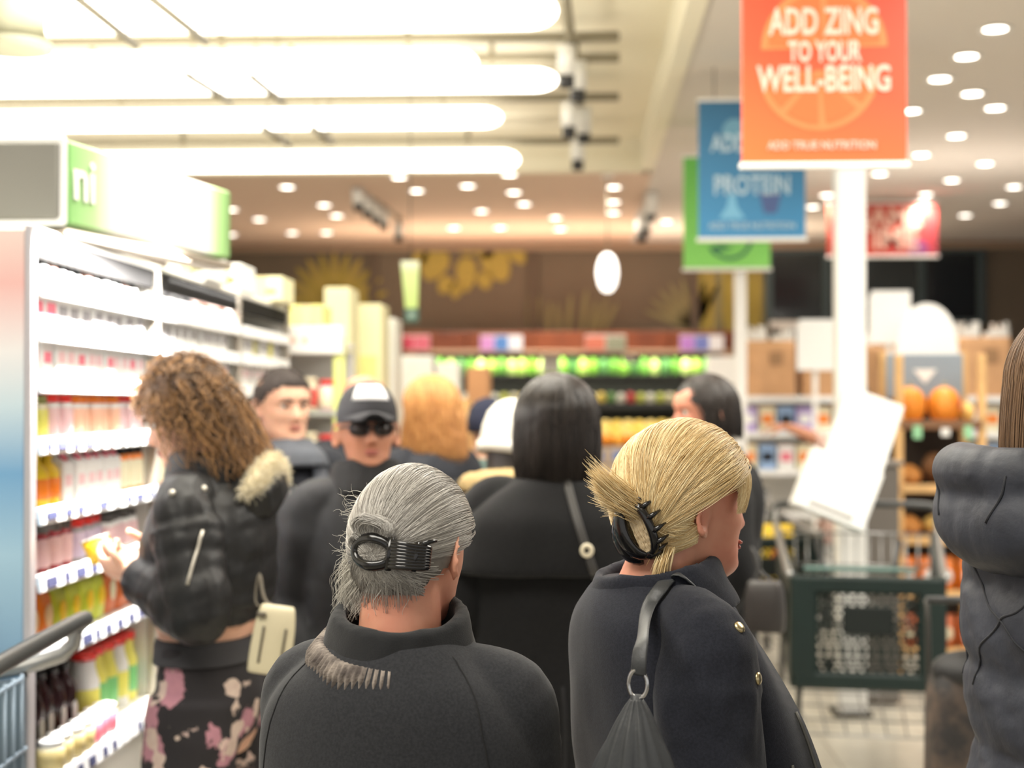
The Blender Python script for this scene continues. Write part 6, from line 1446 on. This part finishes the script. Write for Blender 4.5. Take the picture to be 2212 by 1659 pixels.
        for j in range(n):
            t = j / (n - 1); q = p0 + out * (ln * (1 - (1 - t) ** 1.8)) - Vector((0, .22 * drop * t * t * back * .5, drop * t * t))
            a = ph + tw * 2 * PI * t; e = min(1, t * 5) * rr
            q = q + (sdir * math.cos(a) + s2 * math.sin(a)) * e
            l.append(q)
        if d.y > .35:   # front locks stay off the face
            if max(q.y for q in l) > .105 and min(q.z for q in l) < .10: continue
        if any(q.y > .062 and q.z < .135 and abs(q.x) < .085 for q in l): continue
        lines.append([P.H3(q) for q in l])
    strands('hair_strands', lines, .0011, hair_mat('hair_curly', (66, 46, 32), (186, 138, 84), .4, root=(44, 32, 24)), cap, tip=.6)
    # things she holds and carries
    bpy.context.view_layer.update(); Mw = P.root.matrix_world
    w = Vector(P.p['armL'][2]) * k; dv = Vector(P.p['handL'][0]).normalized()
    hp = Mw @ (w + dv * .125 * k + Vector((.035, -.005, .030)))
    return P, hp
curly, cup_at = curly_woman()
t = thing('yoghurt_cup', 'yellow cup held up in the curly-haired person\'s hand', 'cup', cup_at - Vector((0, 0, .030)))
Rm = Euler((0, R(-18), 0)).to_matrix().to_4x4()
obj('cup_body', G().lathe([(0, 0), (.026, 0), (.028, .004), (.036, .062), (.034, .062), (.026, .008), (0, .008)], 24).xf(Rm), M('cup_yellow', (242, 196, 44), .4), t)
obj('foil_lid', G().lathe([(0, .062), (.038, .062), (.039, .064), (.036, .066), (0, .066)], 24).xf(Rm), M('foil', (214, 206, 190), .35, .5), t)

def handbag(name, label, p, rz, w, h, d, mat, matd, strap_to=None, tilt=0., strips=True):
    t = thing(name, label, 'bag', p, R(rz)); T = Euler((0, R(tilt), 0)).to_matrix().to_4x4()
    rows = [(0, .86, .8), (.02, .97, 1.), (.35, 1.0, 1.0), (.7, .95, .88), (.93, .84, .66), (1.0, .74, .40)]
    rings = []
    for z, a, b in catmull(rows, 3):
        rings.append([(w / 2 * a * math.copysign(abs(math.cos(2 * PI * j / 28)) ** .55, math.cos(2 * PI * j / 28)), d / 2 * b * math.copysign(abs(math.sin(2 * PI * j / 28)) ** .55, math.sin(2 * PI * j / 28)), z * h) for j in range(28)])
    obj('bag_body', G().loft(rings).xf(T), mat, t)
    if strips:
        for x in (-.26, .26):
            obj('trim_strip', G().box((x * w, -d / 2 * .97, h * .42), (.006, .006, h * .55), 0, .001).xf(T), matd, t)
        obj('clasp', G().box((-.36 * w, -d / 2 * .9, h * .86), (.022, .012, .012), 0, .002).xf(T), matd, t)
    if strap_to:
        L_ = Matrix.Rotation(-R(rz), 4, 'Z'); q = [L_ @ (Vector(x) - Vector(p)) for x in strap_to]
        obj('strap', G().tube(smooth_path([T @ Vector((w * .3, 0, h * .93))] + q + [T @ Vector((-w * .3, 0, h * .93))], 5), .004, 8, flat=(1.2, .7)), matd, t)
    return t
CREAMB = M('leather_cream', (214, 204, 172), .5, bump=(120, .15, .002)); TAUPE = M('leather_taupe', (92, 84, 70), .5)
p = at(578, 1452, 3.48)
handbag('handbag', 'small cream handbag with dark strips hanging behind the floral trousers', p, 12, .100, .158, .055, CREAMB, TAUPE, [at(575, 1300, 3.50), at(560, 1240, 3.53), at(552, 1300, 3.50)], tilt=9)

# ---- the two men and the people further back
def short_hair(P, c, rad, mask, dark, light, n=3000, ln=.010, name='hair_short'):
    cap = P.cap_hair('hair', M(name + '_mass', dark, .8, bump=(200, .5, .004)), mask, rad, c, rough=.02)
    L = []
    for i in range(n):
        d = rand_dir()
        if mask(d) < .5: continue
        p = Vector((c[0] + rad[0] * d.x, c[1] + rad[1] * d.y, c[2] + rad[2] * d.z)); v = (d + Vector((0, .3, .2)) + Vector([random.gauss(0, .25) for _ in range(3)])).normalized()
        L.append([P.H3(p - d * .003 + v * ln * t) for t in (0, .5, 1)])
    strands('hair_strands', L, .0009, hair_mat(name, dark, light, .5), cap)
    return cap
def collar(P, mat, parent, z=1.385, rx=.086, ry=.09, h=.04, name='collar', out=.02, vox=.008):
    me = remesh(ring_band((0, -.014, z), rx, ry, [(-.006, -.05), (-.012, h - .006), (0, h), (.008, h - .008), (out, -.01), (out + .01, -.05)], 44, Euler((R(9), 0, 0)).to_matrix()).xf(Matrix.Scale(P.k, 4)), vox, 2, name)
    o = obj(name, me, None, parent); me.materials.append(mat); return o
JL = [(.72, .205, .15, .15, 0), (.90, .20, .145, .145, 0), (1.05, .195, .14, .14, 0), (1.18, .205, .145, .15, -.005), (1.28, .205, .13, .145, -.015), (1.345, .183, .10, .128, -.02), (1.385, .125, .08, .098, -.025), (1.415, .085, .065, .075, -.025)]
JLONG = [(.40, .235, .18, .18, 0)] + JL
def jacket(P, mat, L=JL, seed=1., r=(.082, .086, .078, .072, .064, .058), folds=.006, vox=.010, name='jacket', col=True):
    sl = [P.sleeve(n, list(r)) for n in ('armL', 'armR')]
    j = P.cloth(name, L, sl, vox, 3, mat, folds=folds, seed=seed, fold=(3, 3, 2.4))
    if col: collar(P, mat, j)
    return j
DOWN = dict(armL=((-.168, 0, 1.335), (-.225, -.02, 1.06), (-.20, .10, .86)), armR=((.168, 0, 1.335), (.225, -.02, 1.06), (.20, .10, .86)))

def cap_man():
    P = Person('person in a black baseball cap and dark glasses, dark grey jacket with black collar', 795, 0, 4.30, -158, 1.690, SKIN_TAN, DOWN, (-6, 3, 0), voxel=.006, nose=1.1, wide=1.06, jaw=1.1, eyes=True)
    j = jacket(P, JKT, seed=5.2, folds=.008); bl = M('collar_fleece', (24, 24, 25), .95, bump=(150, .6, .006))
    collar(P, bl, j, 1.40, .088, .09, .055, 'fleece_collar', .03)
    P.trousers(JEANS); P.shoes(SHOE); P.brows(M('brow_dark', (60, 52, 48), .8))
    short_hair(P, (0, -.008, .117), (.078, .101, .105), lambda d: sst(d.z - hairline(d) - .05, -.05, .05) * sst(.3 - d.y, -.2, .2), (58, 54, 52), (110, 104, 100), 1200)
    # cap: crown, brim, printed panel
    CB = M('cap_black', (38, 38, 42), .85, bump=(300, .3, .002)); c = Vector((0, -.006, .147)); V = []; g = G()
    rings = []
    for th in np.linspace(.02, PI / 2 + .12, 14):
        rings.append([P.hm @ (c + Vector((.0865 * math.sin(th) * math.cos(a), .110 * math.sin(th) * math.sin(a) + (.006 if math.sin(a) > 0 else 0) * math.sin(th), .108 * math.cos(th) ** .85 if math.cos(th) > 0 else .108 * math.cos(th)))) for a in np.linspace(0, 2 * PI, 41)[:-1]])
    inner = [[P.hm @ (c + (P.hm.inverted() @ Vector(q) - c) * .95) for q in r] for r in rings]
    g.loft(rings, cap=False); g.loft([list(reversed(r)) for r in inner], cap=False); g.loft([rings[-1], inner[-1]], cap=False); g.add(rings[0], [tuple(reversed(range(40)))])
    co = obj('cap', g, CB, P.root, label='black baseball cap with a white printed panel')
    br = []
    for y in np.linspace(0, 1, 7):
        hw = .074 * math.sqrt(max(.0, 1 - (y * .90) ** 2.6)); yy = .070 + .080 * y; row = []
        for x in np.linspace(-1, 1, 13): row.append(Vector((hw * x, yy - .040 * abs(x) ** 2 * (1 - y), .166 - .012 * y - .020 * x * x)))
        br.append(row)
    bg = G(); n = 13; top = [P.hm @ (p + Vector((0, 0, .0025))) for r in br for p in r]; bot = [P.hm @ (p - Vector((0, 0, .0025))) for r in br for p in r]; F = []
    for i in range(6):
        for q in range(12): a = i * n + q; F += [(a, a + 1, a + n + 1, a + n), (91 + a, 91 + a + n, 91 + a + n + 1, 91 + a + 1)]
    rim = list(range(13)) + [13 * i + 12 for i in range(1, 7)] + [78 + q for q in range(11, -1, -1)] + [13 * i for i in range(5, 0, -1)]
    for i in range(len(rim)): a, b = rim[i], rim[(i + 1) % len(rim)]; F.append((a, a + 91, b + 91, b))
    obj('brim', bg.add(top + bot, F), CB, co)
    pr = []
    for dz in (0, 1):
        row = []
        for a in np.linspace(R(52), R(128), 15):
            th = R(68) - dz * R(32); row.append(P.hm @ (c + Vector((.0865 * math.sin(th) * math.cos(a), (.110 + .006) * math.sin(th) * math.sin(a), .108 * math.cos(th) ** .85)) * 1.018))
        pr.append(row)
    lo, hi = pr; mid = [None] * 15
    rows = []
    for t in np.linspace(0, 1, 6):
        th = R(68) - t * R(34); rows.append([P.hm @ (c + Vector((.0865 * math.sin(th) * math.cos(a), .116 * math.sin(th) * math.sin(a), .108 * math.cos(th) ** .85)) * 1.018) for a in np.linspace(R(50), R(130), 15)])
    pg = G(); F = [(i * 15 + q, i * 15 + q + 1, i * 15 + q + 16, i * 15 + q + 15) for i in range(5) for q in range(14)]
    po = obj('printed_panel', pg.add([p for r in rows for p in r], F), M('print_white', (226, 226, 228), .7), co, label='white lettering panel')
    m = po.modifiers.new('thickness', 'SOLIDIFY'); m.thickness = .002
    # glasses
    FR = M('frame_black', (22, 21, 22), .3); LN = M('lens_dark', (34, 26, 24), .1, spec=.6, alpha=.82)
    gl = None
    for sx in (-1, 1):
        pts = [P.hm @ Vector((sx * (.034 + .026 * math.copysign(abs(math.cos(a)) ** .7, math.cos(a))), .100 - .016 * (.034 + .026 * math.cos(a)) / .06 * .9, .116 + .019 * math.copysign(abs(math.sin(a)) ** .8, math.sin(a)))) for a in np.linspace(0, 2 * PI, 25)[:-1]]
        if gl is None: gl = obj('glasses', G().tube(pts, .003, 8, closed=True), FR, P.root, label='dark tinted glasses')
        else: obj('lens_frame', G().tube(pts, .003, 8, closed=True), FR, gl)
        cen = sum(pts, Vector()) / len(pts); nrm = (P.hm.to_3x3() @ Vector((0, 1, 0))).normalized() * .0008
        obj('lens', G().loft([[p - nrm for p in pts], [p + nrm for p in pts]]), LN, gl)
        obj('temple', G().tube([P.hm @ Vector((sx * .060, .086, .120)), P.hm @ Vector((sx * .078, .04, .122)), P.hm @ Vector((sx * .080, -.012, .116))], .0028, 8), FR, gl)
    obj('bridge', G().tube([P.hm @ Vector((x, .1005, .120)) for x in (-.009, 0, .009)], .0026, 8), FR, gl)
cap_man()

def young_man():
    P = Person('young person with short dark hair and a smile, dark jacket with a grey collar', 612, 0, 4.95, -140, 1.765, SKIN, DOWN, (-2, -2, 0), voxel=.006, nose=1.05, wide=1.08, jaw=1.12, neck=.058)
    j = jacket(P, DARKJ, seed=6.3, folds=.007); collar(P, JKTG, j, 1.385, .095, .10, .045, 'grey_collar', .045)
    # open grey front panels
    for sx in (-1, 1):
        obj('front_panel', G().loft([[Vector((sx * (x + dx), y + dy, z)) * P.k for dx, dy in ((0, 0), (.05, -.012), (.05, .004), (0, .016))] for x, y, z in ((.05, .085, 1.37), (.045, .115, 1.30), (.04, .138, 1.20), (.04, .142, 1.05))]), JKTG, j)
    P.trousers(JEANS); P.shoes(SHOE); P.brows(M('brow_black', (44, 36, 32), .8))
    short_hair(P, (0, -.006, .120), (.0905, .109, .116), lambda d: sst(d.z - hairline(d) - .10 * sst(d.y, .1, .5), -.05, .05), (50, 42, 38), (92, 80, 72), 4000, .008, 'hair_dark_short')
young_man()

def ginger():
    P = Person('person with shoulder-length ginger hair in a dark navy jacket, turned away', 925, 0, 5.65, 52, 1.75, SKIN, DOWN, (6, 0, 0))
    jacket(P, DARKJ, JLONG, 7.1); P.trousers(JEANS); P.shoes(SHOE)
    c = (0, -.012, .120); rad = (.096, .112, .112)
    cap = P.cap_hair('hair', M('hair_ginger_mass', (150, 96, 52), .6), lambda d: max(mask_pull(d), sst(-d.y, .0, .3) * sst(d.z, -.95, -.8)), rad, c)
    strands('hair_strands', fall_lines(P, 6000, c, (rad[0] * 1.04, rad[1] * 1.02, rad[2] * 1.03), -.03, spread=.18, face=.62, wave=.004, zj=.02), .0011, hair_mat('hair_ginger', (150, 92, 46), (226, 170, 104), .4), cap)
ginger()
def bald_man():
    P = Person('person with a bald pink head behind the baseball cap', 783, 0, 6.1, -150, 1.77, SKIN_PINK, DOWN, (20, -6, 0), wide=1.06)
    jacket(P, DARKJ, JL, 8.2); P.trousers(JEANS); P.shoes(SHOE); P.brows(M('brow_grey', (150, 130, 118), .8))
bald_man()
def white_hat():
    P = Person('person in a white knitted hat and dark jacket with a tan fur collar', 1092, 0, 5.0, 8, 1.645, SKIN, DOWN, (10, -6, 10))
    j = jacket(P, BLACKCLOTH, JLONG, 9.2)
    c = Vector((0, -.012, .128)); g = G(); WH = M('hat_white', (222, 218, 208), .95, bump=(120, .5, .006))
    g.lathe([(0, .118), (.03, .116), (.062, .100), (.086, .068), (.098, .02), (.100, -.03), (.098, -.062), (.088, -.066), (.085, -.02), (0, .09)], 32).xf(P.hm @ Matrix.Translation(c) @ Matrix.Diagonal((1, 1.12, 1.05, 1)))
    h = obj('knitted_hat', g, WH, P.root)
    obj('hat_brim', ring_band((0, 0, -.050), .1005, .113, [(-.006, -.018), (-.004, .018), (.006, .018), (.008, -.018)], 40).xf(P.hm @ Matrix.Translation(c)), WH, h)
    obj('hair', torso_loft([(-.03, .06, .0, .085, -.02), (.02, .072, .0, .09, -.02), (.08, .075, .02, .09, -.02)], 30).xf(P.hm), M('hair_dark_mass', (44, 38, 36), .6), P.root)
    arc = [Vector((.135 * math.cos(a), -.02 - .10 * math.sin(a), 1.385 + .015 * math.sin(a))) * P.k for a in np.linspace(-.3, PI + .3, 19)]
    fm = remesh(G().tube(arc, list((.026 + .022 * np.sin(np.linspace(0, PI, 19))) * P.k), 14), .008, 2, 'fur_collar'); push(fm, lambda c_: .005 * vnoise(c_, 60)); obj('fur_collar', fm, None, j); fm.materials.append(M('fur_tan', (190, 164, 116), .95, bump=(120, .8, .01)))
    P.trousers(JEANS); P.shoes(SHOE)
white_hat()
def green_jacket():
    P = Person('person in a grey-green jacket and navy hat among the produce', 1058, 0, 6.3, -25, 1.66, SKIN, DOWN, (-20, -6, 0))
    jacket(P, M('jacket_sage', (92, 112, 106), .85, var=(12, .2), bump=(120, .2, .003)), JL, 10.2)
    g = G().lathe([(0, .118), (.03, .116), (.062, .098), (.084, .066), (.093, .02), (.093, -.035), (.085, -.038), (.080, 0), (0, .09)], 28).xf(P.hm @ Matrix.Translation((0, -.012, .128)) @ Matrix.Diagonal((1, 1.12, 1.0, 1)))
    obj('knitted_hat', g, M('hat_navy', (38, 42, 62), .95, bump=(120, .5, .006)), P.root); P.trousers(JEANS); P.shoes(SHOE)
green_jacket()
def black_hair_woman():
    P = Person('person with a short black bob, long black coat, looking towards the shelves', 1533, 0, 5.0, 98, 1.745, SKIN_PINK, DOWN, (8, -4, 0), headshift=(0, .02, 0))
    j = jacket(P, BLACKCLOTH, [(.42, .25, .19, .19, 0)] + JL, 11.2, folds=.006, r=(.082, .088, .08, .076, .068, .062)); P.trousers(JEANS); P.shoes(SHOE)
    collar(P, M('scarf_olive', (86, 82, 58), .95, var=(30, .4, (40, 42, 36)), bump=(150, .5, .004)), j, 1.41, .075, .08, .035, 'scarf', .012)
    c = (0, -.012, .120); rad = (.088, .108, .110)
    cap = P.cap_hair('hair', M('hair_black_mass', (24, 21, 20), .5), lambda d: sst(d.z - hairline(d) + .02, -.06, .06), rad, c)
    strands('hair_strands', fall_lines(P, 6000, c, (rad[0] * 1.04, rad[1] * 1.02, rad[2] * 1.02), .045, inward=.10, spread=.10, face=.60), .0010, hair_mat('hair_black', (16, 13, 12), (66, 58, 53), .28), cap)
black_hair_woman()
p = at(1652, 1362, 4.62)
handbag('handbag', 'soft dark brown handbag hanging beside the long black coat near the green cart', p, -18, .126, .155, .08, M('leather_dark', (44, 40, 38), .5), M('leather_dark_strap', (34, 32, 30), .5), [at(1640, 1230, 4.65), at(1622, 1180, 4.68), at(1640, 1220, 4.65)], strips=False)

def relax(bv, pts):
    P_ = drape(bv, pts, 0)
    for _ in range(6):
        P_ = [P_[0]] + [(P_[i - 1] + P_[i] * 2 + P_[i + 1]) / 4 for i in range(1, len(P_) - 1)] + [P_[-1]]; P_ = drape(bv, P_, 0)
    return P_
def puffer_person():
    P = Person('brown-haired person in a slate quilted puffer coat with a big hood', 0, 0, 2.36, -74, 1.80, SKIN, dict(armL=((-.168, 0, 1.335), (-.25, .06, 1.08), (-.16, .30, 1.0)), armR=((.168, 0, 1.335), (.25, .06, 1.08), (.18, .29, .98)), handL=((.2, 1, 0), (.3, 0, -1), .8), handR=((-.2, 1, 0), (-.3, 0, -1), .8)), (0, -6, 0), voxel=.009, X=.83, headshift=(0, -.035, 0))
    k = P.k; L = []
    for z in np.arange(.55, 1.39, .008):
        w, f, b, cy = [np.interp(z, [.5, .8, 1.0, 1.10, 1.25, 1.33, 1.37, 1.40], q) for q in ([.25, .24, .21, .215, .215, .195, .14, .09], [.19, .18, .16, .165, .15, .12, .095, .08], [.19, .18, .155, .165, .165, .145, .115, .09], [0, 0, 0, 0, -.01, -.015, -.02, -.02])]
        q = .013 * abs(math.sin((z - .55) * PI / .118)) ** .55; L.append((z, w + q, f + q, b + q, cy))
    g = torso_loft(L, steps=1).xf(Matrix.Scale(k, 4))
    for n in ('armL', 'armR'): g.join(P.sleeve(n, [.085, .092, .088, .082, .074, .06], n=16, ripple=.011, nr=6))
    me = remesh(g, .008, 2, 'puffer_coat'); push(me, lambda c: .004 * wnoise(c, 12.4, 4, 4, 4) + .0016 * wnoise(c, 13.4, 13, 13, 13)); o = obj('puffer_coat', me, None, P.root); me.materials.append(PUFFN)
    hg = G().ell((0, -.160, 1.362), (.150, .085, .088), 24, 16).ell((0, -.10, 1.385), (.14, .09, .075), 24, 16)
    hg.tube([Vector((.125 * math.cos(a), -.10 - .115 * math.sin(a), 1.415 + .010 * math.sin(a))) for a in np.linspace(-.4, PI + .4, 17)], .040, 12)
    hme = remesh(hg.xf(Matrix.Scale(k, 4)), .008, 4, 'hood'); push(hme, lambda c: .005 * wnoise(c, 14.4, 3, 3, 3) + .0015 * wnoise(c, 15.4, 9, 9, 9)); h = obj('hood', hme, None, o); hme.materials.append(PUFFN)
    bv = bvh_of(hme)
    for x in (-.07, .07): obj('hood_seam', G().tube(relax(bv, [Vector((x, -.02 - .24 * t, 1.46 - .10 * t)) * k for t in np.linspace(0, 1, 16)]), .0025, 6), M('seam_slate', (34, 36, 42), .8), h)
    bv = bvh_of(me)
    for (a, b) in (((-.12, -.3, 1.30), (.12, -.3, 1.12)), ((.12, -.3, 1.30), (-.12, -.3, 1.12)), ((-.24, -.2, 1.28), (-.2, -.2, 1.12))):
        obj('quilt_seam', G().tube(relax(bv, [(Vector(a).lerp(Vector(b), t)) * k for t in np.linspace(0, 1, 24)]), .0022, 6), M('seam_slate', (34, 36, 42), .8), o)
    P.trousers(JEANS); P.shoes(SHOE)
    c = (0, -.012, .120); rad = (.092, .112, .112)
    cap = P.cap_hair('hair', M('hair_brown_mass', (96, 72, 54), .6), lambda d: max(mask_pull(d), sst(-d.y, .0, .3) * sst(d.z, -.95, -.8)), rad, c)
    strands('hair_strands', fall_lines(P, 6000, c, (rad[0] * 1.03, rad[1] * 1.0, rad[2] * 1.02), -.03, inward=.12, spread=.05, face=.62), .0006, hair_mat('hair_brown', (84, 62, 44), (150, 118, 88), .4), cap)
puffer_person()

def reaching_person():
    P = Person('person in a pale pink top reaching a bare arm over the far trolley', 1838, 0, 9.3, 84, 1.80, SKIN_TAN, dict(DOWN, armL=((-.168, 0, 1.335), (-.21, .17, 1.31), (-.19, .36, 1.385)), handL=((.1, 1, .05), (.2, .1, -1), .5)), (0, -4, 0))
    PK_ = M('top_palepink', (222, 188, 178), .85, bump=(120, .2, .003)); a, b, c = [Vector(q) * P.k for q in P.p['armL']]
    j = P.cloth('top', JL, [P.sleeve('armL', [.078, .074, .066, .060, .054], end=.02), P.sleeve('armR', [.080, .082, .076, .070, .062])], .010, 3, PK_, folds=.006, seed=31.)
    P.trousers(JEANS); P.shoes(SHOE)
    short_hair(P, (0, -.006, .120), (.081, .104, .110), lambda d: sst(d.z - hairline(d) + .02, -.05, .05), (50, 42, 38), (92, 80, 72), 1500, .012, 'hair_dark_short')
reaching_person()
